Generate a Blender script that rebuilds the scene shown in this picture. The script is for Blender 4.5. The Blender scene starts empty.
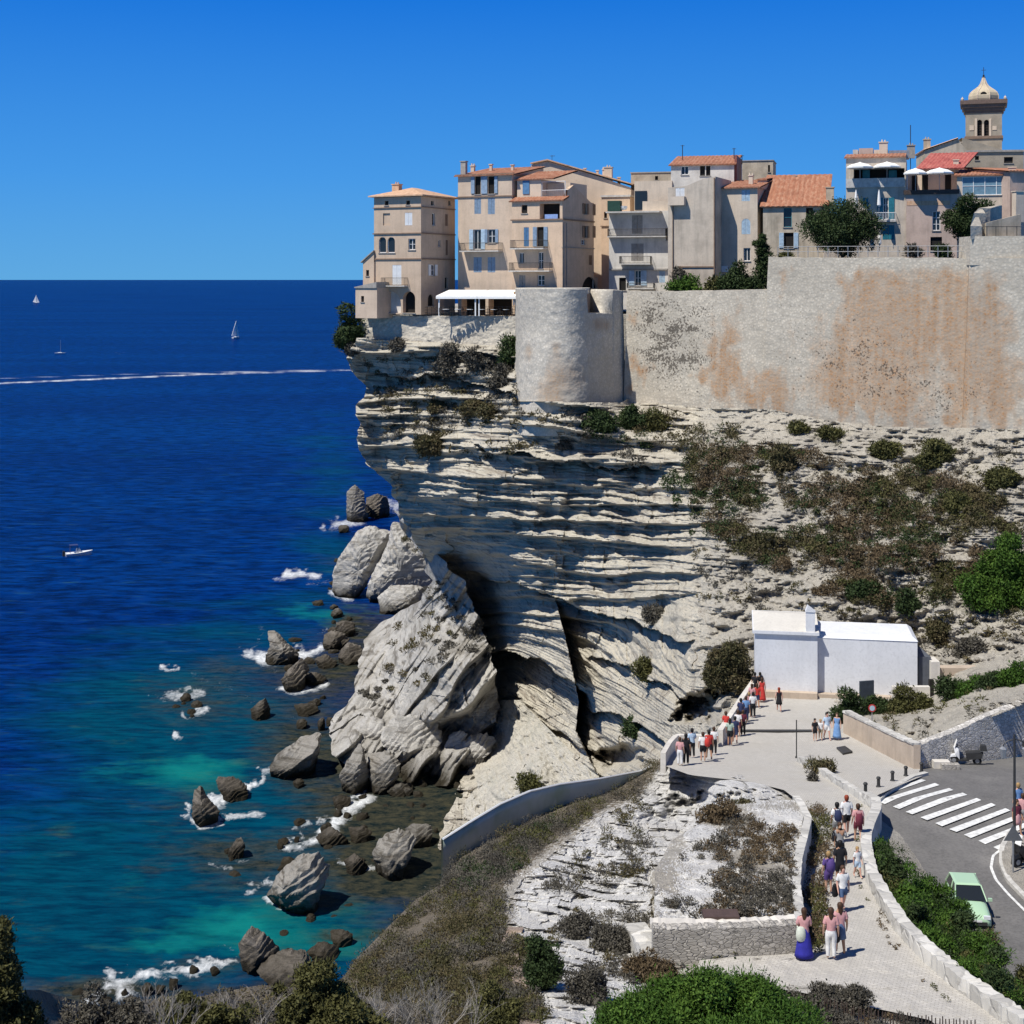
import bpy, bmesh, math, random
import numpy as np
from mathutils import Vector, Matrix
PI = math.pi
S = bpy.context.scene
COL = S.collection
F = 1440.0; HZ = 279.0; H = 60.0
RNG = np.random.default_rng(7)
random.seed(5)

# ------------------------------------------------------------------ helpers
def P(x, y, Y):
    return np.array([(x-512)*Y/F, Y, H-(y-HZ)*Y/F])
def V(x, y, Y):
    return Vector(((x-512)*Y/F, Y, H-(y-HZ)*Y/F))
def tag(o, label=None, cat=None, group=None, kind=None):
    if label: o['label'] = label
    if cat: o['category'] = cat
    if group: o['group'] = group
    if kind: o['kind'] = kind
    return o
def empty(name, loc, rz=0, label=None, cat=None, group=None):
    o = bpy.data.objects.new(name, None); COL.objects.link(o)
    o.location = loc; o.rotation_euler = (0, 0, rz); o.empty_display_size = .3
    return tag(o, label, cat, group)
def link(name, me, m=None, parent=None, loc=None, rz=0):
    if m is not None and not isinstance(m, (list, tuple)): m = [m]
    if m:
        if len(me.materials): me.materials.clear()
        for q in m: me.materials.append(q)
    o = bpy.data.objects.new(name, me); COL.objects.link(o)
    if parent: o.parent = parent
    if loc is not None: o.location = loc
    o.rotation_euler = (0, 0, rz)
    return o
def np_mesh(name, v, quads=None, tris=None, smooth=False, attrs=None, midx=None):
    v = np.asarray(v, dtype=np.float32)
    me = bpy.data.meshes.new(name)
    nq = 0 if quads is None else len(quads); nt = 0 if tris is None else len(tris)
    me.vertices.add(len(v)); me.vertices.foreach_set('co', v.ravel())
    parts = []; starts = []; tot = []
    if nq: parts.append(np.asarray(quads, np.int32).ravel()); starts.append(np.arange(nq)*4); tot.append(np.full(nq, 4))
    if nt: parts.append(np.asarray(tris, np.int32).ravel()); starts.append(nq*4+np.arange(nt)*3); tot.append(np.full(nt, 3))
    L = np.concatenate(parts)
    me.loops.add(len(L)); me.loops.foreach_set('vertex_index', L)
    me.polygons.add(nq+nt)
    me.polygons.foreach_set('loop_start', np.concatenate(starts).astype(np.int32))
    me.polygons.foreach_set('loop_total', np.concatenate(tot).astype(np.int32))
    if midx is not None: me.polygons.foreach_set('material_index', np.asarray(midx, np.int32))
    me.update(calc_edges=True)
    me.polygons.foreach_set('use_smooth', np.full(nq+nt, smooth, dtype=bool))
    if attrs:
        for k, a in attrs.items():
            at = me.attributes.new(k, 'FLOAT', 'POINT'); at.data.foreach_set('value', np.asarray(a, np.float32))
    return me
class MB:
    "collects boxes, tubes, polygons into one mesh"
    def __init__(s): s.v = []; s.f = []; s.mi = []; s.cur = 0
    def add(s, vs, fs):
        n = len(s.v); s.v += [tuple(map(float, q)) for q in vs]
        for f in fs: s.f.append([n+i for i in f]); s.mi.append(s.cur)
    def box(s, a, b):
        x0, y0, z0 = a; x1, y1, z1 = b
        if x0 > x1: x0, x1 = x1, x0
        if y0 > y1: y0, y1 = y1, y0
        if z0 > z1: z0, z1 = z1, z0
        s.add([(x0,y0,z0),(x1,y0,z0),(x1,y1,z0),(x0,y1,z0),(x0,y0,z1),(x1,y0,z1),(x1,y1,z1),(x0,y1,z1)],
              [(0,3,2,1),(4,5,6,7),(0,1,5,4),(1,2,6,5),(2,3,7,6),(3,0,4,7)])
    def hexa(s, c):
        s.add(c, [(0,3,2,1),(4,5,6,7),(0,1,5,4),(1,2,6,5),(2,3,7,6),(3,0,4,7)])
    def tube(s, a, b, r0, r1=None, n=6, cap=True):
        r1 = r0 if r1 is None else r1
        a = Vector(a); b = Vector(b); d = (b-a)
        if d.length < 1e-6: return
        d.normalize(); up = Vector((0,0,1)) if abs(d.z) < .9 else Vector((1,0,0))
        p = d.cross(up).normalized(); q = d.cross(p)
        vs = []
        for c, r in ((a, r0), (b, r1)):
            for k in range(n):
                t = 2*PI*k/n; vs.append(c+p*math.cos(t)*r+q*math.sin(t)*r)
        fs = [(k, (k+1) % n, n+(k+1) % n, n+k) for k in range(n)]
        if cap: fs += [tuple(range(n))[::-1], tuple(range(n, 2*n))]
        s.add(vs, fs)
    def lathe(s, prof, c=(0,0,0), n=12, a0=0, sx=1, sy=1):
        vs = []; m = len(prof)
        for r, z in prof:
            for k in range(n):
                t = a0+2*PI*k/n; vs.append((c[0]+r*math.cos(t)*sx, c[1]+r*math.sin(t)*sy, c[2]+z))
        fs = []
        for j in range(m-1):
            for k in range(n):
                fs.append((j*n+k, j*n+(k+1) % n, (j+1)*n+(k+1) % n, (j+1)*n+k))
        fs += [tuple(range(n))[::-1], tuple(range((m-1)*n, m*n))]
        s.add(vs, fs)
    def prism(s, poly, z0, z1):
        "poly: list of (x,y)"
        n = len(poly)
        s.add([(x,y,z0) for x,y in poly]+[(x,y,z1) for x,y in poly],
              [tuple(range(n))[::-1], tuple(range(n,2*n))]+[(k,(k+1)%n,n+(k+1)%n,n+k) for k in range(n)])
    def sweep(s, pts, prof, close=False):
        "prof (offset, z) list swept along plan polyline pts[(x,y,z)]"
        n = len(pts); m = len(prof); vs = []
        for i, p in enumerate(pts):
            a = Vector(pts[max(i-1,0)][:2]); b = Vector(pts[min(i+1,n-1)][:2])
            d = (b-a).normalized(); nr = Vector((d.y, -d.x))
            for o, z in prof: vs.append((p[0]+nr.x*o, p[1]+nr.y*o, p[2]+z))
        fs = []
        for i in range(n-1):
            for k in range(m):
                k2 = (k+1) % m
                fs.append((i*m+k, (i+1)*m+k, (i+1)*m+k2, i*m+k2))
        fs += [tuple(range(m)), tuple(range((n-1)*m, n*m))[::-1]]
        s.add(vs, fs)
    def mesh(s, name='m', smooth=False, fix=True):
        me = bpy.data.meshes.new(name); me.from_pydata(s.v, [], s.f)
        me.polygons.foreach_set('material_index', s.mi)
        if fix:
            bm = bmesh.new(); bm.from_mesh(me); bmesh.ops.recalc_face_normals(bm, faces=bm.faces); bm.to_mesh(me); bm.free()
        me.polygons.foreach_set('use_smooth', [smooth]*len(me.polygons))
        me.update(); return me
    def build(s, name, m, parent=None, smooth=False, loc=None, rz=0):
        return link(name, s.mesh(name, smooth), m, parent, loc, rz)

# ------------------------------------------------------------------ numpy noise
def _h(ix, iy, iz, seed):
    h = (ix.astype(np.int64)*374761393 + iy.astype(np.int64)*668265263 + iz.astype(np.int64)*2147483647 + seed*1274126177) & 0xFFFFFFFF
    h = ((h ^ (h >> 13))*1274126177) & 0xFFFFFFFF
    h = ((h ^ (h >> 16))*2246822519) & 0xFFFFFFFF
    return ((h ^ (h >> 15)) & 0xFFFFFF)/float(0xFFFFFF)
def vn(x, y, z=None, seed=0):
    x = np.asarray(x, float); y = np.asarray(y, float)+x*0; z = (x*0 if z is None else np.asarray(z, float)+x*0)
    ix, iy, iz = np.floor(x), np.floor(y), np.floor(z); fx, fy, fz = x-ix, y-iy, z-iz
    fx = fx*fx*(3-2*fx); fy = fy*fy*(3-2*fy); fz = fz*fz*(3-2*fz); r = 0
    for a in (0, 1):
        for b in (0, 1):
            for c in (0, 1):
                w = (fx if a else 1-fx)*(fy if b else 1-fy)*(fz if c else 1-fz)
                r = r+w*_h(ix+a, iy+b, iz+c, seed)
    return r*2-1
def fbm(x, y, z=None, oct=4, seed=0):
    r = 0; a = 1; t = 0
    for k in range(oct):
        r = r+a*vn(x, y, z, seed+k*17); t += a; a *= .5; x = x*2.03+3.1; y = y*2.03+1.7
        z = None if z is None else z*2.03
    return r/t*1.4
def sst(a, b, x):
    t = np.clip((x-a)/(b-a), 0, 1); return t*t*(3-2*t)
class RBF:
    def __init__(s, pts, lam=0.0):
        p = np.array(pts, float); s.p = p[:, :2]/100; v = np.log(p[:, 2])
        n = len(p); K = s.k(np.linalg.norm(s.p[:, None]-s.p[None], axis=2)) + lam*np.eye(n)
        Q = np.c_[np.ones(n), s.p]; A = np.block([[K, Q], [Q.T, np.zeros((3, 3))]])
        s.w = np.linalg.solve(A, np.r_[v, 0, 0, 0])
    def k(s, r):
        return np.where(r > 1e-9, r*r*np.log(r+1e-12), 0)
    def __call__(s, x, y):
        x = np.asarray(x, float)/100; y = np.asarray(y, float)/100+x*0
        sh = x.shape; q = np.c_[x.ravel(), y.ravel()]; out = np.empty(len(q)); n = len(s.p)
        for i in range(0, len(q), 60000):
            c = q[i:i+60000]; d = np.sqrt(((c[:, None]-s.p[None])**2).sum(2))
            out[i:i+60000] = s.k(d)@s.w[:n] + s.w[n] + c@s.w[n+1:]
        return np.exp(out).reshape(sh)
def interp(x, pts):
    a = np.array(pts, float); return np.interp(x, a[:, 0], a[:, 1])
def inpoly(x, y, poly):
    x = np.asarray(x, float); y = np.asarray(y, float); r = np.zeros(np.broadcast(x, y).shape, bool)
    n = len(poly)
    for i in range(n):
        x0, y0 = poly[i]; x1, y1 = poly[(i+1) % n]
        if y0 == y1: continue
        c = ((y0 > y) != (y1 > y)) & (x < (x1-x0)*(y-y0)/(y1-y0)+x0); r ^= c
    return r
def segdist(x, y, pts):
    d = np.full(np.shape(x), 1e9)
    for (x0, y0), (x1, y1) in zip(pts[:-1], pts[1:]):
        dx, dy = x1-x0, y1-y0; t = np.clip(((x-x0)*dx+(y-y0)*dy)/(dx*dx+dy*dy+1e-9), 0, 1)
        d = np.minimum(d, np.hypot(x-x0-t*dx, y-y0-t*dy))
    return d

# ------------------------------------------------------------------ materials
MAT = {}
def nodes(m):
    m.use_nodes = True; nt = m.node_tree; nt.nodes.clear()
    out = nt.nodes.new('ShaderNodeOutputMaterial'); b = nt.nodes.new('ShaderNodeBsdfPrincipled')
    nt.links.new(b.outputs[0], out.inputs[0]); return nt, b
def N(nt, t, **kw):
    n = nt.nodes.new('ShaderNode'+t)
    for k, v in kw.items():
        if k in n.inputs: n.inputs[k].default_value = v
        else: setattr(n, k, v)
    return n
def ramp(nt, src, stops, interp='LINEAR'):
    r = N(nt, 'ValToRGB'); r.color_ramp.interpolation = interp
    e = r.color_ramp.elements
    while len(e) < len(stops): e.new(.5)
    for q, (p, c) in zip(e, stops):
        q.position = p; q.color = (c, c, c, 1) if not isinstance(c, tuple) else tuple(c)+(1,)
    nt.links.new(src, r.inputs[0]); return r.outputs[0]
def mix(nt, fac, a, b, mode='MIX'):
    m = N(nt, 'Mix', data_type='RGBA', blend_type=mode)
    for s, v in ((m.inputs[0], fac), (m.inputs[6], a), (m.inputs[7], b)):
        if isinstance(v, bpy.types.NodeSocket): nt.links.new(v, s)
        elif isinstance(v, tuple): s.default_value = tuple(v)+(1,)
        else: s.default_value = v
    return m.outputs[2]
def coords(nt, scale=(1,1,1), obj=True, rot=(0,0,0)):
    tc = N(nt, 'TexCoord'); mp = N(nt, 'Mapping'); mp.inputs['Scale'].default_value = scale; mp.inputs['Rotation'].default_value = rot
    nt.links.new(tc.outputs['Object' if obj else 'Generated'], mp.inputs[0]); return mp.outputs[0]
def noise(nt, co, scale=1, detail=5, rough=.6, dist=0):
    n = N(nt, 'TexNoise', Scale=scale, Detail=detail, Roughness=rough, Distortion=dist)
    nt.links.new(co, n.inputs['Vector']); return n.outputs['Fac']
def bump(nt, b, h, strength=.5, dist=.1):
    bp = N(nt, 'Bump', Strength=strength, Distance=dist); nt.links.new(h, bp.inputs['Height']); nt.links.new(bp.outputs[0], b.inputs['Normal'])
def plain(name, c, rough=.6, metal=0, var=.12, vs=3.0, bmp=0, spec=.3):
    if name in MAT: return MAT[name]
    m = bpy.data.materials.new(name); nt, b = nodes(m)
    n = noise(nt, coords(nt), vs, 4)
    d = tuple(max(0, q*(1-var*2)) for q in c); l = tuple(min(1, q*(1+var)) for q in c)
    nt.links.new(ramp(nt, n, [(.3, d), (.7, l)]), b.inputs['Base Color'])
    b.inputs['Roughness'].default_value = rough; b.inputs['Metallic'].default_value = metal
    b.inputs['Specular IOR Level'].default_value = spec
    if bmp: bump(nt, b, n, bmp, .05)
    MAT[name] = m; return m
def leafmat(name, cols, rough=.7, clump=.8):
    m = bpy.data.materials.new(name); nt, b = nodes(m)
    at = N(nt, 'Attribute', attribute_name='tint')
    n = noise(nt, coords(nt), clump, 3)
    mm = N(nt, 'Math', operation='MULTIPLY_ADD'); nt.links.new(at.outputs['Fac'], mm.inputs[0]); mm.inputs[1].default_value = .5
    ms = N(nt, 'Math', operation='MULTIPLY_ADD'); nt.links.new(n, ms.inputs[0]); ms.inputs[1].default_value = 1.2; ms.inputs[2].default_value = -.35
    nt.links.new(ms.outputs[0], mm.inputs[2])
    st = [(i/(len(cols)-1), c) for i, c in enumerate(cols)]
    nt.links.new(ramp(nt, mm.outputs[0], st), b.inputs['Base Color'])
    b.inputs['Roughness'].default_value = rough; b.inputs['Specular IOR Level'].default_value = .15
    MAT[name] = m; return m
def rockmat(name, light, dark, zs=2.2, tilt=(0,0,0), stain=None, strata=.5, wet=False, grain=1.0, crack=.6, thr=.46):
    m = bpy.data.materials.new(name); nt, b = nodes(m)
    co = coords(nt); cs = coords(nt, (.12, .12, zs), rot=tilt)
    big = noise(nt, co, .12, 4, .6); mid = noise(nt, co, .8*grain, 6, .7)
    st = noise(nt, cs, 1.0, 7, .75, .6)
    c = ramp(nt, mid, [(.25, tuple(q*.62 for q in light)), (.5, light), (.8, tuple(min(1, q*1.12) for q in light))])
    f = ramp(nt, st, [(thr-.12, 1.0), (thr+.01, .0)])
    fm = N(nt, 'Math', operation='MULTIPLY'); nt.links.new(f, fm.inputs[0]); fm.inputs[1].default_value = strata
    c = mix(nt, fm.outputs[0], c, dark)
    f2 = ramp(nt, big, [(.46, 0.0), (.66, .55)])
    c = mix(nt, f2, c, stain or tuple(q*.72 for q in light))
    fine = noise(nt, co, 6*grain, 3, .7)
    c = mix(nt, ramp(nt, fine, [(.36, crack), (.46, 0.0)]), c, tuple(q*.45 for q in light))
    if wet:
        g = N(nt, 'NewGeometry'); sp = N(nt, 'SeparateXYZ'); nt.links.new(g.outputs['Position'], sp.inputs[0])
        a = N(nt, 'Math', operation='MULTIPLY_ADD'); nt.links.new(mid, a.inputs[0]); a.inputs[1].default_value = -3.5; 
        nt.links.new(sp.outputs['Z'], a.inputs[2])
        mr = N(nt, 'MapRange'); nt.links.new(a.outputs[0], mr.inputs[0]); mr.inputs[1].default_value = -1.2; mr.inputs[2].default_value = 1.0
        mr.inputs[3].default_value = 1; mr.inputs[4].default_value = 0
        c = mix(nt, mr.outputs[0], c, (.032, .027, .018))
    nt.links.new(c, b.inputs['Base Color']); b.inputs['Roughness'].default_value = .9
    b.inputs['Specular IOR Level'].default_value = .1
    hs = N(nt, 'Math', operation='ADD'); nt.links.new(st, hs.inputs[0]); nt.links.new(fine, hs.inputs[1])
    bump(nt, b, hs.outputs[0], .7, .25)
    MAT[name] = m; return m

# ------------------------------------------------------------------ leaf clouds
def leafcloud(cen, rad, per, size, rng=RNG, squash=.8, up=.3):
    cen = np.asarray(cen, float); rad = np.asarray(rad, float); n = len(cen)
    per = np.full(n, per) if np.isscalar(per) else np.asarray(per)
    idx = np.repeat(np.arange(n), per); m = len(idx)
    d = rng.normal(size=(m, 3)); d[:, 2] += up; d /= np.linalg.norm(d, axis=1)[:, None]
    r = rad[idx]*(.5+.6*rng.random(m)**.6)*np.where(rng.random(m) < .12, 1.22, 1.)
    p = cen[idx]+d*r[:, None]*np.array([1, 1, squash])
    nn = d+rng.normal(size=(m, 3))*.55; nn /= np.linalg.norm(nn, axis=1)[:, None]
    a = np.cross(nn, rng.normal(size=(m, 3))); a /= np.linalg.norm(a, axis=1)[:, None]; b = np.cross(nn, a)
    s = (size*(.6+.8*rng.random(m)))[:, None]
    sp = rng.random(m) < .45; a2 = d+rng.normal(size=(m, 3))*.4+np.array([0, 0, .3]); a2 /= np.linalg.norm(a2, axis=1)[:, None]; b2 = np.cross(a2, rng.normal(size=(m, 3))); b2 /= np.linalg.norm(b2, axis=1)[:, None]
    a = np.where(sp[:, None], a2*1.7, a); b = np.where(sp[:, None], b2*.55, b)
    v = np.stack([p-a*s*.5, p-b*s*.33, p+a*s*.6, p+b*s*.33], 1).reshape(-1, 3)
    q = np.arange(m*4).reshape(-1, 4)
    tint = np.repeat(np.clip(.5+.22*rng.normal(size=m), 0, 1), 4)
    return v, q, tint
def lobes(n, R, flat=.7, seed=0, low=0.1):
    rg = np.random.default_rng(seed)
    c = rg.normal(size=(n, 3)); c /= np.linalg.norm(c, axis=1)[:, None]
    c *= (R*.72*rg.random(n)**.45)[:, None]; c[:, 2] = np.abs(c[:, 2])*flat + R*low
    return c, R*(.26+.22*rg.random(n))
# ------------------------------------------------------------------ rock materials
M_cliff = rockmat('limestone_cliff', (.53, .49, .405), (.13, .10, .08), 2.1, strata=.85, stain=(.40, .365, .30), crack=.5, thr=.47)
M_hill = rockmat('limestone_hillside', (.48, .445, .375), (.16, .145, .12), 2.0, strata=.6, stain=(.36, .335, .29), grain=1.6, crack=.9, thr=.45)
M_slab = rockmat('fallen_limestone', (.47, .45, .41), (.10, .085, .065), 1.3, tilt=(0, math.radians(42), 0), strata=.8, wet=True, crack=.45, stain=(.22,.20,.165), thr=.48)
M_white = rockmat('white_limestone', (.70, .685, .65), (.33, .30, .26), 2.6, strata=.45, stain=(.62, .59, .53), grain=1.8, crack=.7)
M_dirt = rockmat('brown_slope_soil', (.20, .17, .13), (.09, .075, .055), .8, strata=.4, stain=(.13, .11, .08), grain=2.0, crack=.8)
M_soil = rockmat('dry_ground', (.46, .43, .375), (.25, .22, .17), .8, strata=.3, stain=(.30, .26, .20), grain=2.5, crack=.8)
M_pave = rockmat('stone_paving', (.60, .575, .53), (.36, .34, .30), .5, strata=.15, stain=(.50, .47, .42), grain=4, crack=.55)

def relief(xs, ys, D, keep=None, back=0, disp=None):
    "xs: (rows, cols) pixel columns; ys: (rows,) ; D: callable -> depth. returns verts, quads"
    Yp = D(xs, ys)
    X = (xs-512)*Yp/F; Z = H-(ys-HZ)*Yp/F
    if back:
        k = np.arange(back, 0, -1)
        xe = xs[:, :1]+k*1.6; Ye = Yp[:, :1]+k*k*.9+k*1.2
        X = np.c_[(xe-512)*Ye/F, X]; Z = np.c_[H-(ys[:, :1]-HZ)*Ye/F, Z]; Yp = np.c_[Ye, Yp]
        xs = np.c_[xe, xs]; ys = np.c_[np.repeat(ys[:, :1], back, 1), ys]
    v = np.stack([X, Yp, Z], 2).reshape(-1, 3)
    r, c = X.shape; i = np.arange(r*c).reshape(r, c)
    q = np.stack([i[:-1, :-1], i[1:, :-1], i[1:, 1:], i[:-1, 1:]], 2).reshape(-1, 4)
    if keep is not None:
        cx = (xs[:-1, :-1]+xs[1:, 1:])/2; cy = (ys[:-1, :-1]+ys[1:, 1:])/2
        q = q[keep(cx, cy).ravel()]
    return v, q
def grid_px(y0, y1, ny, L, R, nx):
    y = np.linspace(y0, y1, ny); t = np.linspace(0, 1, nx)
    xl = interp(y, L); xr = interp(y, R)
    return xl[:, None]+(xr-xl)[:, None]*t[None], np.repeat(y[:, None], nx, 1)

# path / road depth tables (pixel row -> distance)
PT = [(38,21.2),(43,22.0),(48,22.6),(54,23.4),(60,24.2),(66,25.05),(73,26.0),(79,27.15),(85,28.3),(91,29.3),(96,29.7),(100,30.0),(105,30.2),(112,30.4)]
_py = np.array([HZ+h*F/Y for Y, h in PT])[::-1]; _pY = np.array([Y for Y, h in PT])[::-1]
RT = [(38,23.6),(44,24.4),(50,25.0),(60,25.9),(66,26.1),(73,26.3),(79,27.2),(85,28.3),(90,29.2),(100,31)]
_ry = np.array([HZ+h*F/Y for Y, h in RT])[::-1]; _rY = np.array([Y for Y, h in RT])[::-1]
def Yp_(y): return np.interp(y, _py, _pY)
def Yr_(y): return np.interp(y, _ry, _rY)
def onpath(x, y, dz=0.0):
    p = V(x, y, float(Yp_(y))); p.z += dz; return p
def onroad(x, y, dz=0.0):
    p = V(x, y, float(Yr_(y))); p.z += dz; return p

# ------------------------------------------------------------------ town cliff and hillside
CP = [(357,345,181),(345,352,183),(430,345,177),(515,345,171),(357,312,182),(515,312,172),(440,375,176),(364,385,187),(480,390,172),
 (358,410,181),(520,402,161),(560,408,155.5),(600,405,156),(627,402,161),(690,412,155.5),(770,417,147),(830,432,142.5),(890,438,139),(1024,441,134),(1150,441,130),
 (560,330,168),(690,330,165),(850,330,152),(1024,330,145),(1150,330,140),
 (362,450,182),(450,450,173),(560,450,157),(640,450,151),(690,450,147),
 (395,500,186),(450,500,173),(560,520,159),(640,520,148),(690,520,139),
 (430,560,200),(480,580,196),(500,545,172),(530,570,165),(560,570,161),(640,580,144),(690,580,130),
 (460,650,206),(500,640,194),(550,640,170),(600,640,154),(650,640,138),(690,640,120),
 (500,700,191),(560,700,170),(600,710,154),(650,700,131),(690,700,110),
 (500,750,180),(540,760,168),(600,750,150),(650,750,126),(690,740,104),
 (440,835,154.5),(480,800,163),(520,790,157),(560,805,144),(640,790,122),(690,790,98),(520,850,140),(640,850,115),
 (440,760,178),
 (740,450,142),(850,470,134),(950,470,129),(1024,480,126),(1150,480,122),
 (700,560,131),(780,550,126),(850,550,123),(950,550,119),(1024,560,116),(1150,560,112),
 (740,620,119),(850,620,114.5),(940,620,112),(1024,620,109),(1150,620,105),
 (740,690,107),(700,720,101),(757,705,104.5),(850,660,111),(830,693,106),(880,700,103.2),(865,708,99.5),(920,692,104),(915,705,98.5),(960,690,99),(1024,665,101),(1150,665,97),
 (866,719,93.4),(915,743,82.8),(960,728,84.2),(1024,700,86.8),(1150,660,91),
 (800,760,97),(800,840,85),(950,800,86),(1100,760,88)]
D0 = RBF(CP, .0006)
def Dcliff(x, y, full=True):
    b = D0(x, y)
    cl = 1-sst(672, 712, x+fbm(x/40, y/40, seed=3)*14)          # 1 on the sheer cliff
    X = (x-512)*b/F; Z = H-(y-HZ)*b/F
    tilt = sst(590, 680, y)*.6*sst(470, 520, x)
    w = y-tilt*(np.minimum(x, 690)-560)-.06*(x-560)
    wrp = fbm(x/240, y/60, oct=3, seed=11)
    # big ledges
    ph = w/23+.5*wrp+.12*fbm(x/28, y/14, oct=3, seed=12)
    k = np.floor(ph); t = ph-k
    prof = np.where(t < .68, (t/.68)**1.2, np.clip(1-(t-.68)/.10, 0, 1))
    am = .9+2.5*np.clip(.5+.9*fbm(x/170+k*7.7, k*3.3, oct=3, seed=21), 0, 1)
    lo = sst(612, 650, y)
    am = am*(1-.35*lo)
    d = am*prof
    # medium ledges
    ph2 = w/8.3+.7*fbm(x/60, y/20, oct=2, seed=31); k2 = np.floor(ph2); t2 = ph2-k2
    d2 = np.where(t2 < .6, t2/.6, np.clip(1-(t2-.6)/.15, 0, 1))*(.25+.75*np.clip(.5+fbm(x/50+k2*5.1, k2, oct=2, seed=5), 0, 1))
    ph3 = w/3.2+.6*fbm(x/30, y/10, oct=2, seed=41); t3 = ph3-np.floor(ph3)
    d3 = np.where(t3 < .6, t3/.6, 1-(t3-.6)/.4)*.28
    rough = fbm(x/16, y/7, oct=4, seed=51)
    blk = fbm(x/60, y/40, oct=3, seed=61)
    bw = 14+16*_h(k, k*0, k*0, 5); bl = (_h(np.floor(x/bw+k*.37+.4*vn(y/9, x*0)), k, k*0, 6)-.5)*.8+(_h(np.floor(x/7.3+k2*.61), k2, k2*0, 7)-.5)*.45
    crease = -np.abs(vn(x/21+.3*wrp, y/34, seed=66))*.9
    d = d+bl+crease
    amp2 = 1.0-.45*lo
    dd = cl*(d+d2*amp2*1.25+d3*1.2+rough*.55+blk*1.4)
    # hill
    hr = (1-cl)
    dd = dd+hr*(rough*1.0+d3*.9*np.clip(.6+blk, 0, 1)+d2*.45*np.clip(.5+1.5*blk,0,1.3)+blk*1.5+fbm(x/5, y/3.5, oct=3, seed=67)*.35)
    # buttress with its shaded flank, bowls
    e1 = interp(y, [(600, 556), (640, 566), (700, 579), (730, 576), (760, 590), (800, 612)])
    m = sst(596, 630, y)*(1-sst(735, 790, y))
    dd = dd+m*7.0*(np.exp(-np.clip((e1-x), 0, 999)/34)*(x < e1)) - m*8.0*np.exp(-np.clip((x-e1), 0, 999)/19)*(x >= e1)
    m2 = sst(735, 760, y)*(1-sst(790, 800, y))
    dd = dd-12*np.exp(-(((x-.35*(y-755)-620+fbm(x/9, y/7, oct=3, seed=70)*6)/20)**4+((y-756+fbm(x/12, y/9, oct=2, seed=64)*6)/10)**4))
    for cx_, L1, A1, A2, L2, x0, x1 in (([(430,560),(480,575),(520,588),(570,604),(640,622),(690,642)],16,2.2,5.0,16,470,690),
            ([(480,650),(505,652),(540,662),(575,684),(590,700)],30,4.5,11.0,30,486,584),([(480,690),(500,706),(540,722),(575,742),(610,765)],12,1.5,4.0,9,498,612),
            ([(590,655),(620,664),(660,682),(690,705)],14,1.6,3.5,10,590,690),([(585,705),(620,716),(650,735),(680,758)],14,2.0,5.5,13,588,685),([(360,372),(440,378),(520,392)],9,1.2,3.0,8,372,520),([(470,448),(520,454),(600,466),(670,472)],9,1.0,3.2,8,478,665)):
        yy_ = y-interp(x, cx_)+fbm(x/17, x*0, oct=3, seed=int(L1+cx_[0][0]))*5; mk_ = sst(x0-8, x0+12, x)*(1-sst(x1-12, x1+8, x))
        dd = dd+mk_*np.where(yy_ < 0, A1*np.exp(np.minimum(yy_, 0)/L1), -A2*np.exp(-np.maximum(yy_, 0)/L2))
    # cave below the hillside edge
    xw = x+fbm(x/12, y/9, oct=3, seed=68)*8; yw = y+fbm(x/10, y/8, oct=3, seed=69)*6
    dd = dd-15*np.exp(-(((xw+.6*(yw-704)-702)/17)**4+((yw-706)/15)**4))
    return b-dd
xs, ys = grid_px(322, 850, 500, [(322,358),(345,352),(352,346),(365,349),(378,358),(385,364),(397,366),(406,355),(422,359),(450,360),(463,365),(470,376),(485,390),(508,399),(520,404),(545,416),(560,428),(580,446),(600,456),(620,464),(650,474),(700,480),(760,470),(835,440),(850,440)],
                 [(322,1150),(850,1150)], 820)
jag = fbm(ys[:, :1]/9, ys[:, :1]*0+3, oct=3, seed=8)*3.0
xs = xs+jag*np.exp(-(xs-xs[:, :1])/12)
ylow = [(345,2000),(704,2000),(705,748),(757,706),(850,720),(866,724),(916,747),(1024,704),(1150,690)]
ytop = [(345,338),(360,341),(515,350),(516,404),(620,406),(627,402),(690,410),(770,412),(830,424),(890,430),(1024,432),(1150,432)]
v, q = relief(xs, ys, Dcliff, keep=lambda x, y: (y < interp(x, ylow)) & (y > interp(x, ytop)-3), back=7)
hillmask = lambda x: sst(690, 720, x)
fx = v[:, 0]*F/v[:, 1]+512
c4 = v[q].mean(1); mi = ((c4[:, 0]*F/c4[:, 1]+512+RNG.normal(size=len(c4))*6) > 700).astype(int)
cliff = link('cliff', np_mesh('cliff', v, q, midx=mi), [M_cliff, M_hill]); tag(cliff, kind='structure')

# plateau under the town and solid headland behind the cliff face
b = MB()
b.prism([(-17.5,190),(0,184),(12,178),(18,174),(40,164),(60,158),(110,150),(260,150),(260,420),(60,420),(0,300),(-14,240)], 50, 55.6)
b.prism([(-10,222),(40,212),(110,200),(260,180),(260,400),(60,400),(6,280)], -1, 50)
tag(b.build('plateau', M_hill), kind='structure')

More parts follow.
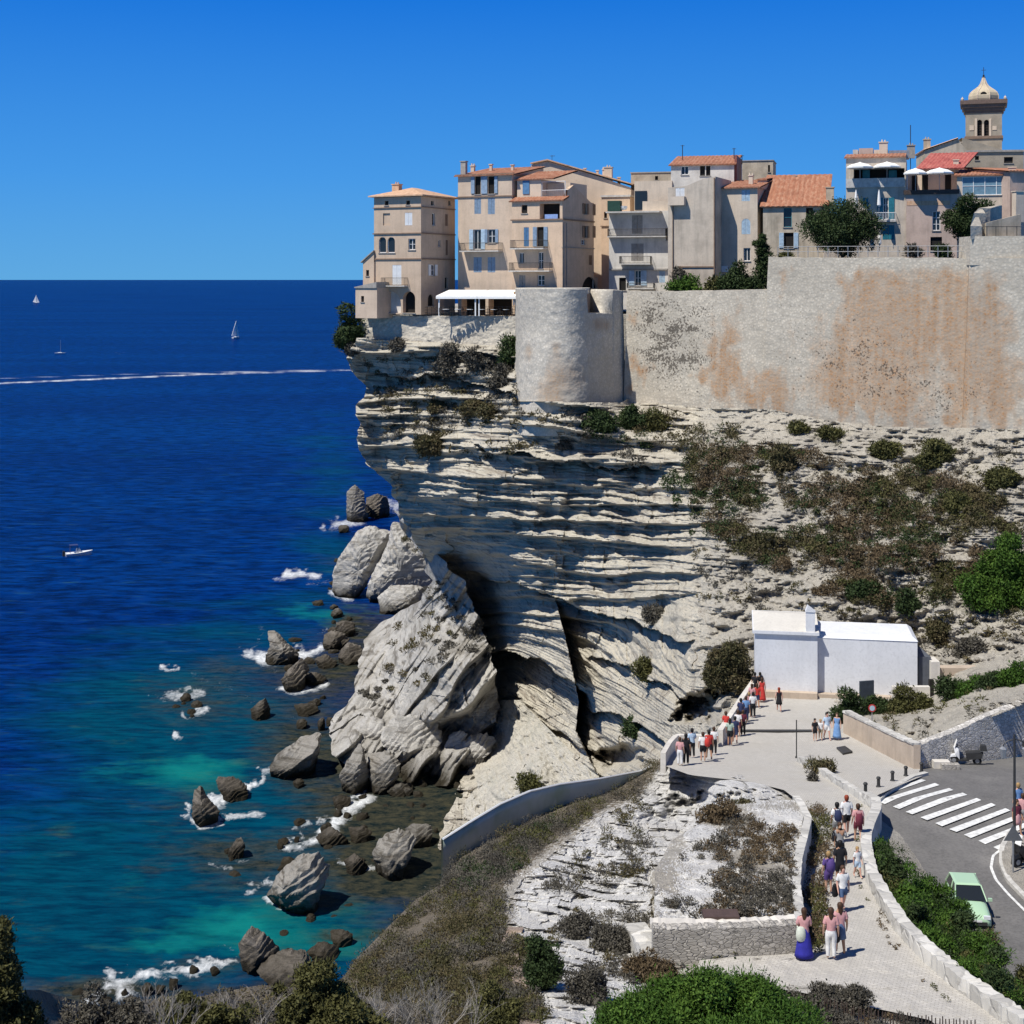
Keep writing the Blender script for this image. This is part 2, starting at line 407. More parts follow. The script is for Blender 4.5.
# ------------------------------------------------------------------ fallen rock mass below the cliff
def seaY(y): return H*F/(y-HZ)
MP = [(386,515,225),(410,512,214),(440,560,193),(470,600,188),(490,650,184),(497,690,181),(490,735,180.5),(470,762,178),
 (430,770,174.6),(380,772,174.5),(345,745,177),(330,720,187),(350,700,195),(358,665,211),(352,640,226),(385,600,255),(400,560,240),(420,600,215),
 (400,650,207),(440,650,186),(400,700,191),(440,700,179),(460,720,178.5),(420,740,179),(340,760,174),(500,720,181.5)]
DM = RBF(MP, .0005)
def Dmass(x, y):
    b = DM(x, y)
    p = .80*x+.60*y; a = -.6*x+.8*y
    ph = p/26+.5*fbm(a/90, p/60, oct=3, seed=71); k = np.floor(ph); t = ph-k
    d = np.where(t < .75, (t/.75), np.clip(1-(t-.75)/.12, 0, 1))*(1.6+4.2*np.clip(.5+fbm(a/60+k*3, k, oct=2, seed=72), 0, 1))
    ph = p/8+.5*fbm(a/40, p/20, oct=2, seed=73); t = ph-np.floor(ph)
    d = d+np.where(t < .7, t/.7, 1-(t-.7)/.3)*.9
    d = d+fbm(x/30, y/30, oct=5, seed=74)*3.0+(_h(np.floor(a/23+k*.4+1.2*vn(p/20, a/30)), k, k*0, 9)-.5)*1.5-np.abs(vn(a/24, p/17, seed=77))*1.5
    # big block with undercut
    blk = np.exp(-(((x-452)/42)**4+((y-(688))/44)**4))
    cut = sst(0, 10, y-interp(x, [(400,716),(440,720),(470,705),(497,672)]))*sst(395, 420, x)*(1-sst(735, 755, y))
    d = d+blk*4-cut*7.5
    out = b-d*.8
    return np.minimum(out, seaY(y)+1.2)
xs, ys = grid_px(511, 786, 270, [(511,394),(530,403),(545,413),(560,422),(580,430),(600,422),(610,404),(620,386),(640,364),(665,360),(692,354),(715,336),(735,328),(755,334),(775,360),(786,380)],
   [(511,404),(520,410),(545,428),(560,440),(580,462),(600,472),(620,480),(650,490),(672,497),(700,496),(730,500),(750,505),(786,505)], 190)
xs = xs+fbm(ys/11, xs*0+1, oct=3, seed=75)*4*(np.abs(np.linspace(-1, 1, xs.shape[1]))**6)[None]
v, q = relief(xs, ys, Dmass, back=6)
# right flank turning away from the viewer
mass = link('rock_slope', np_mesh('mass', v, q), M_slab); tag(mass, kind='structure')

# scree fan at the cliff foot
xs, ys = grid_px(700, 850, 90, [(700,500),(730,492),(750,480),(770,472),(785,478),(800,466),(820,462),(850,455)], [(700,520),(740,560),(800,620),(850,640)], 120)
FP = [(505,700,186),(500,745,177.5),(480,765,175),(470,800,162.5),(460,822,157.5),(520,745,168),(520,780,157),(560,800,146),(600,830,132),(540,740,166),(470,850,150.5),(560,850,135)]
DF = RBF(FP, .0003)
v, q = relief(xs, ys, lambda x, y: np.minimum(DF(x, y)-fbm(x/18, y/18, oct=6, seed=81)*2.0-.5*fbm(x/3, y/3, oct=2, seed=85)-.8*np.abs(vn((x-y*.4)/9, y/60, seed=83)), seaY(y)+.8))
M_scree = rockmat('pale_scree', (.52, .49, .42), (.36, .36, .29), .7, tilt=(0, .5, 0), strata=.3, stain=(.55, .50, .42), crack=.9, thr=.48)
tag(link('scree_slope', np_mesh('scree', v, q), M_scree), kind='structure')

# ------------------------------------------------------------------ foreground headland
GP = [(668,748,89),(655,765,87),(640,775,85.5),(600,795,81.5),(560,805,78.5),(520,822,76),(495,835,74.5),(446,862,72.5),(440,885,71),(415,905,66),(395,925,62.5),(375,945,59),(350,970,55),
 (600,830,72),(560,850,68),(520,870,64),(480,890,62),(450,920,58),(430,960,52.5),(400,990,49),(640,800,80),(660,785,83.5),(560,900,59),(520,900,59.5),(520,930,53.5),(600,880,63),
 (640,850,68),(680,800,80.5),(700,790,81.5),(700,830,72.5),(600,940,52),(640,960,49.5),(560,980,46),(500,1000,43.5),(500,1060,36),(620,1000,43.5),(700,980,46.5),(640,1060,37),(350,1060,38),(300,1000,47),
 (700,950,50),(780,975,47.5),(780,1020,43),(800,1060,38),(900,1060,39)]
for Yq, hq in PT[1:10]:
    yq = HZ+(hq+.25)*F/Yq
    for xq in (720, 780, 840): GP.append((xq, yq, Yq))
    GP.append((940, HZ+(hq+1.6)*F/Yq, Yq)); GP.append((1100, HZ+(hq+2.5)*F/Yq, Yq))
DG0 = RBF(GP, .0005)
def Dfg(x, y):
    b = DG0(x, y)
    rocky = inpoly(x+fbm(x/30, y/30, seed=90)*8, y, [(655,775),(640,800),(600,815),(560,850),(520,880),(512,930),(545,945),(540,1000),(530,1040),(640,1040),(640,975),(700,960),(650,930),(650,870),(700,850),(760,800),(790,790),(700,770)])*1.0
    ph = y/9-.02*x+.5*fbm(x/40, y/14, oct=2, seed=91); k = np.floor(ph); t = ph-k
    d = np.where(t < .65, t/.65, np.clip(1-(t-.65)/.15, 0, 1))*(.12+.75*np.clip(.3+1.2*fbm(x/30+k*3, k, oct=2, seed=92), 0, 1))
    ph = y/3.4+.5*fbm(x/20, y/8, oct=2, seed=93); t = ph-np.floor(ph)
    d = d+np.where(t < .6, t/.6, 1-(t-.6)/.4)*.22
    d = d+(_h(np.floor(x/(8+9*_h(k,k*0,k*0,3))+k*.4+.4*vn(y/6, x*0)), k, k*0, 8)-.5)*.8
    r = fbm(x/22, y/14, oct=5, seed=94)
    dd = rocky*(d+r*.7)+(1-rocky)*r*.25
    # overhanging lip left of the terrace: dark hollow
    xq = x+fbm(x/13, y/9, seed=95)*11; yq = y+fbm(x/11, y/9, seed=96)*7
    hol = np.exp(-(((xq-682)/22)**4+((yq-803)/8)**4))+.8*np.exp(-(((xq-728)/26)**4+((yq-800)/7)**4))+.5*np.exp(-(((xq-660)/14)**4+((yq-815)/5)**4))
    dd = dd-hol*2.6
    return b-dd*np.clip((b-20)/50, .3, 1)
xs, ys = grid_px(746, 1100, 330, [(746,669),(765,655),(775,640),(790,600),(800,560),(815,520),(830,495),(845,470),(860,446),(885,440),(900,415),(920,395),(940,375),(960,355),(975,345),(990,330),(1100,250)],
    [(746,700),(762,720),(775,860),(800,1150),(1100,1150)], 640)
v, q = relief(xs, ys, Dfg, back=6)
c4 = v[q].mean(1); cx = c4[:, 0]*F/c4[:, 1]+512; cy = HZ+(H-c4[:, 2])*F/c4[:, 1]
sl = inpoly(cx+RNG.normal(size=len(cx))*4, cy+RNG.normal(size=len(cx))*3, [(672,740),(600,790),(430,830),(300,1000),(300,1100),(545,1100),(530,950),(505,930),(500,890),(545,850),(600,812),(640,795),(665,768)])
rk = inpoly(cx+RNG.normal(size=len(cx))*3, cy+RNG.normal(size=len(cx))*3, [(660,768),(640,800),(600,815),(560,850),(520,880),(512,930),(545,945),(540,1000),(530,1040),(640,1040),(640,975),(700,965),(650,930),(650,870),(700,850),(745,830),(790,790),(700,765)])
trk = [(516,928),(509,944),(511,962),(522,982),(530,1004),(529,1040)]
headland = link('headland', np_mesh('headland', v, q, midx=np.where(rk, 1, np.where(sl, 2, 0))), [M_soil, M_white, M_dirt]); tag(headland, kind='structure')

mb_ = MB(); tp = [V(x, y, float(Dfg(np.array([[float(x)]]), np.array([[float(y)]]))[0, 0])-.25) for x, y in zip(np.interp(np.linspace(0,5,26), range(6), [p[0] for p in trk]), np.interp(np.linspace(0,5,26), range(6), [p[1] for p in trk]))]
mb_.sweep(tp, [(-.28,-.3),(.28,-.3),(.28,.04),(-.28,.04)]); tag(mb_.build('dirt_track', rockmat('pinkish_dirt', (.42,.33,.26), (.25,.19,.14), 1., strata=.2, grain=2)), kind='structure')
# near slope at the bottom edge of the view
xs, ys = grid_px(992, 1250, 60, [(992,-150),(1250,-300)], [(992,420),(1250,700)], 160)
edge = interp(xs, [(-150,985),(40,990),(100,1008),(180,1000),(260,985),(340,990),(420,1010)])
ys = edge+(ys-992)
DN = RBF([(0,1000,17),(100,1005,25),(250,990,30),(350,1000,33),(420,1020,35),(0,1250,9),(200,1250,13),(420,1250,17)])
v, q = relief(xs, ys, lambda x, y: DN(x, y)-fbm(x/40, y/40, oct=4, seed=97)*.5)
tag(link('near_slope', np_mesh('near', v, q), M_dirt), kind='structure')
# ground carrying on below and behind the viewpoint
b = MB(); 
b.add([(-160,60,-2),(-30,52,30),(-9,18,44),(10,16,48),(80,20,48),(80,-60,60),(-160,-60,40),(200,20,40),(200,-60,50)],
      [(0,1,2,6),(2,3,5,6),(3,4,5),(4,7,8,5)])
tag(b.build('hill', M_soil), kind='structure')
# ------------------------------------------------------------------ sea
def blob(x, y, L):
    r = 0
    for cx, cy, rx, ry, w in L: r = r+w*np.exp(-(((x-cx)/rx)**2+((y-cy)/ry)**2))
    return r
rowsy = np.r_[np.linspace(1240, 1060, 12), np.arange(1056, 300, -1.35), np.geomspace(20, .9, 60)+HZ]
colsx = np.r_[np.linspace(-2600, -160, 24), np.arange(-120, 720, 1.5), np.linspace(760, 4000, 24)]
gx, gy = np.meshgrid(colsx, rowsy)
Ys = seaY(gy)
wob = fbm(gx/40, gy/22, oct=4, seed=101); wf = fbm(gx/7, gy/4, oct=4, seed=103); wm = fbm(gx/22, gy/9, oct=4, seed=104)
gX = gx+wob*12; gY = gy+wm*7
teal = blob(gX, gY, [(230,450,200,60,.15),(330,470,40,60,.5),(330,560,60,45,.7),(250,640,110,40,.75),(200,720,140,60,.9),(120,700,120,50,.5),(300,800,120,80,1.0),(150,860,170,100,.8),(80,930,140,80,.8),(330,930,80,60,1.0),(0,900,160,120,.5),(180,950,120,50,.6)])
turq = blob(gX, gY, [(225,925,48,17,1.0),(170,945,40,9,.8),(335,945,50,20,.8),(330,615,45,9,.8),(200,768,45,11,.7),(190,785,50,14,.5),(120,770,70,8,.35),(60,828,22,5,.4),(140,878,26,6,.35),(330,905,60,12,.5),(190,690,20,8,.3),(270,935,40,22,.6)])
brown = blob(gX, gY, [(420,800,50,60,1.2),(350,830,70,55,.75),(250,870,45,26,.6),(300,720,60,40,.5),(340,670,35,30,.7),(215,665,30,10,.45),(380,640,30,30,.8),(190,700,50,22,.6),(200,800,50,20,.4),(430,880,45,45,1.0),(400,940,40,30,.6),(230,850,60,14,.6),(330,760,50,40,.6),(290,670,60,24,.5),(150,870,24,7,.5),(60,830,22,6,.4),(300,940,60,20,.3),(60,1000,80,18,.7),(120,985,60,12,.7),(210,960,60,7,.7),(400,870,50,25,.8),(450,790,30,45,.8),(330,560,20,10,.3),(350,620,20,16,.8),(255,990,90,14,.8),(345,880,50,18,.5),(320,905,36,6,.9),(340,938,20,5,.9),(290,765,50,20,.4),(370,820,20,40,.6)])
FO = [([(300,650),(262,660),(246,654)],4,1),([(322,648),(300,657)],3.5,1),([(250,700),(235,690),(200,680)],6,.45),([(158,698),(178,697),(200,692)],5,.75),([(184,718),(210,711)],2.4,.9),([(165,668),(180,668)],2,.9),
 ([(262,632),(250,655),(275,665)],4,.5),([(282,688),(300,692),(326,686)],3.2,.95),([(270,660),(280,675)],4,.5),([(176,737),(180,737)],2.6,1),
 ([(262,770),(275,768)],3,.8),([(225,792),(212,806),(222,802)],4,1),([(190,806),(186,815),(200,826),(222,824)],2.5,.9),([(222,818),(250,813),(262,812)],3.2,.85),([(240,790),(262,781)],3,1),
 ([(366,797),(352,806),(336,822),(318,838),(290,846)],6,1),([(300,825),(320,822)],3,.8),([(275,850),(300,842)],5,.6),([(230,870),(212,866)],3,.6),([(240,862),(254,858)],2.5,.6),
 ([(250,892),(262,885),(272,884)],4,.8),([(268,900),(280,908)],2.5,.9),([(340,862),(356,868),(380,868)],2.6,.8),([(90,1000),(110,988),(135,975),(165,970),(200,968),(232,958)],6,.95),([(110,978),(125,990),(118,998)],7,.9),
 ([(40,1015),(60,1013)],3.5,.8),([(0,955),(6,952)],3,.9),([(330,525),(352,524),(362,520)],4,.85),([(386,502),(395,508)],5,.8),([(276,578),(300,574),(318,576)],3.2,.95),([(306,585),(330,583)],2,.5),
 ([(334,594),(350,598)],3.5,.9),([(340,625),(322,630)],3,.9),([(352,630),(370,626)],2.5,.5),([(290,715),(310,720)],2.5,.45),([(327,600),(318,604)],2,.4),([(150,655),(155,690)],2,.15),([(345,683),(345,690)],2,.4)]
foam = 0*gx
for pts, w, a in FO:
    d = segdist(gx+wf*3.5, gy+wf*2.0, pts); foam = np.maximum(foam, a*np.clip(1.12-.42*(d/w)+wm*.35+wf*.4, 0, 1.1))
d = np.abs(gy-interp(gx, [(-400,392),(0,383.3),(110,378.5),(200,374.5),(340,370.5),(380,369.5)]))
foam = np.maximum(foam, 1.15*np.clip(1.2-d/1.5, 0, 1)*np.clip(.9+.25*wf, 0, 1)*(gx < 360)*interp(gx, [(-100,1),(120,1),(230,.9),(350,.75),(360,.2)]))
d = np.abs(gy-interp(gx, [(-400,386),(0,378.5),(150,373.5),(340,369.5)]))
foam = np.maximum(foam, .8*np.clip(1.1-d/1.3, 0, 1)*(gx < 345))
for cx, cy in ((116,352.5),(119,354),(124,353)): foam = np.maximum(foam, .6*(np.hypot((gx-cx)/1.6, gy-cy) < 1))
d = segdist(gx+wf*2, gy+wf*2, [(70,562),(58,572)]); foam = np.maximum(foam, .3*np.clip(1.3-d/5, 0, 1))
# gentle swell, real relief on the water
amp = np.clip(1-np.abs(Ys-150)/500, 0, 1)
Xs = (gx-512)*Ys/F
zz = (fbm(Xs/9, Ys/4.2, oct=4, seed=111)*.24+fbm(Xs/28, Ys/10, oct=2, seed=112)*.2)*amp
v = np.stack([Xs, Ys, zz], 2).reshape(-1, 3)
r, c = gx.shape; i = np.arange(r*c).reshape(r, c)
q = np.stack([i[:-1, :-1], i[:-1, 1:], i[1:, 1:], i[1:, :-1]], 2).reshape(-1, 4)
me = np_mesh('sea', v, q, smooth=True, attrs={'teal': teal.ravel(), 'turq': turq.ravel(), 'brown': brown.ravel(), 'foam': foam.ravel()})
m = bpy.data.materials.new('sea_water'); nt, bs = nodes(m)
def att(n): return N(nt, 'Attribute', attribute_name=n).outputs['Fac']
co = coords(nt, (.35, 1, 1)); n1 = noise(nt, co, .05, 5, .6); n2 = noise(nt, co, .35, 5, .65)
co3 = coords(nt, (.25, 1, 1)); n3 = noise(nt, co3, .012, 6, .6)
deep = mix(nt, ramp(nt, n3, [(.35, 0.), (.65, 1.)]), (.0, .021, .145), (.0, .036, .20))
c = mix(nt, ramp(nt, n2, [(.38, .9), (.56, 0.)]), deep, (.0, .007, .055))  # wavelet light and shade painted into the water colour, here and below
n5 = noise(nt, coords(nt, (.22, 1, 1)), .95, 5, .7); c = mix(nt, ramp(nt, n5, [(.40, .75), (.52, 0.)]), c, (.0, .006, .04)); c = mix(nt, ramp(nt, n5, [(.58, .0), (.72, .5)]), c, (.004, .06, .20))
def mulramp(a, nz, lo, hi):
    mm = N(nt, 'Math', operation='MULTIPLY_ADD'); nt.links.new(nz, mm.inputs[0]); mm.inputs[1].default_value = .9
    nt.links.new(a, mm.inputs[2]); return ramp(nt, mm.outputs[0], [(lo, 0.), (hi, 1.)])
def half(s):
    mm = N(nt, 'Math', operation='MULTIPLY'); nt.links.new(s, mm.inputs[0]); mm.inputs[1].default_value = .5; return mm.outputs[0]
tl = mix(nt, ramp(nt, n5, [(.38, 0.), (.6, 1.)]), (.0, .026, .060), (.0, .060, .105)); c = mix(nt, mulramp(half(att('teal')), n1, .62, 1.12), c, tl)
c = mix(nt, mulramp(half(att('turq')), n2, .55, .98), c, (.004, .17, .16))
c = mix(nt, mulramp(half(att('brown')), n2, .52, .98), c, mix(nt, ramp(nt, noise(nt, coords(nt, (.6,1,1)), .9, 7, .8), [(.4,0.),(.62,1.)]), (.006,.014,.016), (.062,.058,.036)))
fz = noise(nt, coords(nt, (1, .6, 1)), 1.1, 7, .85, 1.2); fa = N(nt, 'Math', operation='MULTIPLY_ADD'); nt.links.new(fz, fa.inputs[0]); fa.inputs[1].default_value = 1.6; nt.links.new(att('foam'), fa.inputs[2])
ff = ramp(nt, fa.outputs[0], [(.995, 0.), (1.0, 0.)]); fs_ = N(nt, 'MapRange'); nt.links.new(fa.outputs[0], fs_.inputs[0]); fs_.inputs[1].default_value = 1.38; fs_.inputs[2].default_value = 2.05; ff = fs_.outputs[0]
c = mix(nt, ff, c, (.78, .8, .8))
nt.links.new(c, bs.inputs['Base Color'])
rr = N(nt, 'MapRange'); nt.links.new(ff, rr.inputs[0]); rr.inputs[3].default_value = .25; rr.inputs[4].default_value = .9
nt.links.new(rr.outputs[0], bs.inputs['Roughness']); bs.inputs['IOR'].default_value = 1.33; bs.inputs['Specular IOR Level'].default_value = .07
cb = coords(nt, (.5, 1.3, 1)); nb = noise(nt, cb, .8, 7, .7); bump(nt, bs, nb, 1.0, .8)
df = N(nt, 'BsdfDiffuse'); nt.links.new(c, df.inputs[0]); ms2 = N(nt, 'MixShader'); ms2.inputs[0].default_value = .6; nt.links.new(bs.outputs[0], ms2.inputs[1]); nt.links.new(df.outputs[0], ms2.inputs[2])
nt.links.new(ms2.outputs[0], [n_ for n_ in nt.nodes if n_.type == 'OUTPUT_MATERIAL'][0].inputs[0])
tag(link('sea', me, m), kind='structure')
# seabed so the water has a floor
# ------------------------------------------------------------------ sun, sky, camera
SUN_TO = Vector((-.80, -.60, 0)).normalized()*math.cos(math.radians(58)); SUN_TO.z = math.sin(math.radians(58))
sl = bpy.data.lights.new('sun', 'SUN'); sl.energy = 5; sl.angle = math.radians(.5); sl.color = (1, .96, .89)
so = bpy.data.objects.new('sun', sl); COL.objects.link(so); so.rotation_euler = SUN_TO.to_track_quat('Z', 'Y').to_euler(); so.location = (-50, -50, 150)
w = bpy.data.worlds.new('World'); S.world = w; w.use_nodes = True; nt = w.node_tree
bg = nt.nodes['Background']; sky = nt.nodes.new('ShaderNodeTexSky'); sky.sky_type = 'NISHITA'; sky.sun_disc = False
sky.sun_elevation = math.radians(58); sky.sun_rotation = math.atan2(SUN_TO.x, SUN_TO.y)
sky.altitude = 0; sky.air_density = 1.0; sky.dust_density = .15; sky.ozone_density = 4.5
hs = nt.nodes.new('ShaderNodeHueSaturation'); hs.inputs['Saturation'].default_value = 1.22
nt.links.new(sky.outputs[0], hs.inputs['Color'])
# clear Mediterranean air: a deep blue tint by elevation over the physical sky; zenith darkened to cut ambient fill
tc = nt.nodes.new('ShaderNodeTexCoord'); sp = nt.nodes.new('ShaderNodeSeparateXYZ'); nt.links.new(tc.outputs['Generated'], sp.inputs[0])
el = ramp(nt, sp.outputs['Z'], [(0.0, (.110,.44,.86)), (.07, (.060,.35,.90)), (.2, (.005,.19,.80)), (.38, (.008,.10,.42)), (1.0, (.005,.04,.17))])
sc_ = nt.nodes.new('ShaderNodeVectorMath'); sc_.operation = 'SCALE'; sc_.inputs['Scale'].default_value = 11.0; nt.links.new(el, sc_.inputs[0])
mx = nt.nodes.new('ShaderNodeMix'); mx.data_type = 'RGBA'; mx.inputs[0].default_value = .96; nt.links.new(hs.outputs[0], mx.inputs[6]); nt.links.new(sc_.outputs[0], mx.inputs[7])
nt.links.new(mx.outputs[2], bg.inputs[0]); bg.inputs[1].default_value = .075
cam = bpy.data.cameras.new('camera'); co_ = bpy.data.objects.new('camera', cam); COL.objects.link(co_)
co_.location = (0, 0, H); co_.rotation_euler = (PI/2, 0, 0); cam.sensor_width = 36; cam.lens = 36*F/1024
cam.shift_y = -(512-HZ)/1024; cam.clip_start = .5; cam.clip_end = 300000; S.camera = co_
S.view_settings.view_transform = 'Standard'; S.view_settings.look = 'None'; S.view_settings.exposure = .12; S.view_settings.gamma = 1
S.render.engine = 'CYCLES'
# ------------------------------------------------------------------ building materials
def plaster(name, c, stain=.35, rough=.9, streak=True):
    if name in MAT: return MAT[name]
    m = bpy.data.materials.new(name); nt, b = nodes(m)
    co = coords(nt); n1 = noise(nt, co, .45, 6, .65); n2 = noise(nt, coords(nt, (1.6, 1.6, .16)), 1.0, 5, .65); n3 = noise(nt, co, 5, 4, .7)
    cc = ramp(nt, n1, [(.3, tuple(q*(1-stain*.7) for q in c)), (.55, c), (.8, tuple(min(1, q*1.08) for q in c))])
    if streak: cc = mix(nt, ramp(nt, n2, [(.30, stain), (.50, 0.)]), cc, tuple(q*.45 for q in (c[0]*.92, c[1]*.97, c[2])))
    cc = mix(nt, ramp(nt, n3, [(.35, .35), (.5, 0.)]), cc, tuple(q*.7 for q in c))
    nt.links.new(cc, b.inputs['Base Color']); b.inputs['Roughness'].default_value = rough; b.inputs['Specular IOR Level'].default_value = .1
    bump(nt, b, n3, .15, .03); MAT[name] = m; return m
def tiles(name, c1, c2, c3):
    m = bpy.data.materials.new(name); nt, b = nodes(m)
    n1 = noise(nt, coords(nt, (2.4, .8, .8)), 1.3, 4, .7); n2 = noise(nt, coords(nt), .5, 4, .6)
    c = ramp(nt, n1, [(.3, c1), (.5, c2), (.72, c3)])
    c = mix(nt, ramp(nt, n2, [(.5, 0.), (.75, .5)]), c, tuple(q*.6 for q in c2))
    nt.links.new(c, b.inputs['Base Color']); b.inputs['Roughness'].default_value = .85
    br = noise(nt, coords(nt, (1, 1, 1)), 9, 3); bump(nt, b, br, .4, .05); MAT[name] = m; return m
M_tile = tiles('terracotta_tiles', (.26, .09, .04), (.34, .145, .08), (.46, .27, .17))
M_tileR = tiles('red_tiles', (.26, .06, .05), (.40, .10, .08), (.46, .18, .14))
M_tileP = tiles('pale_tiles', (.40, .24, .14), (.58, .36, .22), (.66, .46, .31))
M_tan = plaster('tan_plaster', (.57, .435, .315), .25); M_tanB = plaster('tan_plaster_pale', (.63, .49, .365), .26)
M_peach = plaster('peach_plaster', (.66, .49, .345), .26); M_grey = plaster('grey_plaster', (.56, .48, .385), .45)
M_white_pl = plaster('white_plaster', (.66, .62, .555), .4); M_pink = plaster('pinkish_plaster', (.52, .40, .33), .4)
M_lime = plaster('lime_plaster', (.62, .52, .41), .3); M_weather = plaster('weathered_plaster', (.54, .46, .35), .6)
M_cream = plaster('cream_plaster', (.66, .53, .40), .2); M_stoneT = plaster('tower_stone', (.38, .325, .25), .5, streak=False)
M_trimb = plain('brown_trim', (.24, .16, .11)); M_trimg = plain('grey_trim', (.36, .33, .29)); M_concrete = plain('pale_concrete', (.55, .52, .47))
M_blue = plain('grey_blue_paint', (.26, .35, .45), .5); M_teal = plain('teal_paint', (.03, .20, .25), .5); M_lblue = plain('light_blue_paint', (.45, .58, .68), .5)
M_deepb = plain('blue_paint', (.10, .22, .38), .5); M_wpaint = plain('white_paint', (.78, .78, .76), .5, var=.03); M_iron = plain('dark_iron', (.04, .04, .04), .5)
M_canvas = plain('white_canvas', (.85, .84, .80), .8, var=.03); M_dkwood = plain('dark_wood', (.07, .05, .04)); M_metalg = plain('galvanised_metal', (.35, .36, .37), .45, .5)
M_wood = plain('weathered_wood', (.22, .17, .12), .8)
g = bpy.data.materials.new('window_glass'); nt, bb = nodes(g); bb.inputs['Base Color'].default_value = (.018, .022, .026, 1); bb.inputs['Roughness'].default_value = .12; bb.inputs['Specular IOR Level'].default_value = .5; M_glass = g
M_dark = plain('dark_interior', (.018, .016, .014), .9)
M_pale_gl = plain('veranda_glass', (.16, .26, .32), .15, spec=.6)

def tilepatch(a, b_, c, d, period=.42, amp=.07, thick=.12, rows=2):
    "a,b_ = eave left/right; c,d = ridge right/left; corrugated surface with edges"
    a, b_, c, d = (np.array(q, float) for q in (a, b_, c, d)); W = np.linalg.norm(b_-a); n = max(6, int(W/period*6)); t = np.linspace(0, 1, n)
    nr = np.cross(b_-a, d-a); nr /= np.linalg.norm(nr)
    if nr[2] < 0: nr = -nr
    w = np.abs(np.sin(t*W/period*PI))*amp
    lo = a+(b_-a)*t[:, None]; hi = d+(c-d)*t[:, None]
    v = []
    for k in range(rows+1): v.append(lo+(hi-lo)*k/rows+nr*w[:, None])
    v.append(hi-nr*thick); v.append(lo-nr*thick)
    v = np.array(v); R = len(v); i = np.arange(R*n).reshape(R, n); i = np.r_[i, i[:1]]
    q = np.stack([i[:-1, :-1], i[:-1, 1:], i[1:, 1:], i[1:, :-1]], 2).reshape(-1, 4)
    v = v.reshape(-1, 3)
    caps = []
    for col in (0, n-1): caps.append([r*n+col for r in range(R)])
    return v, q
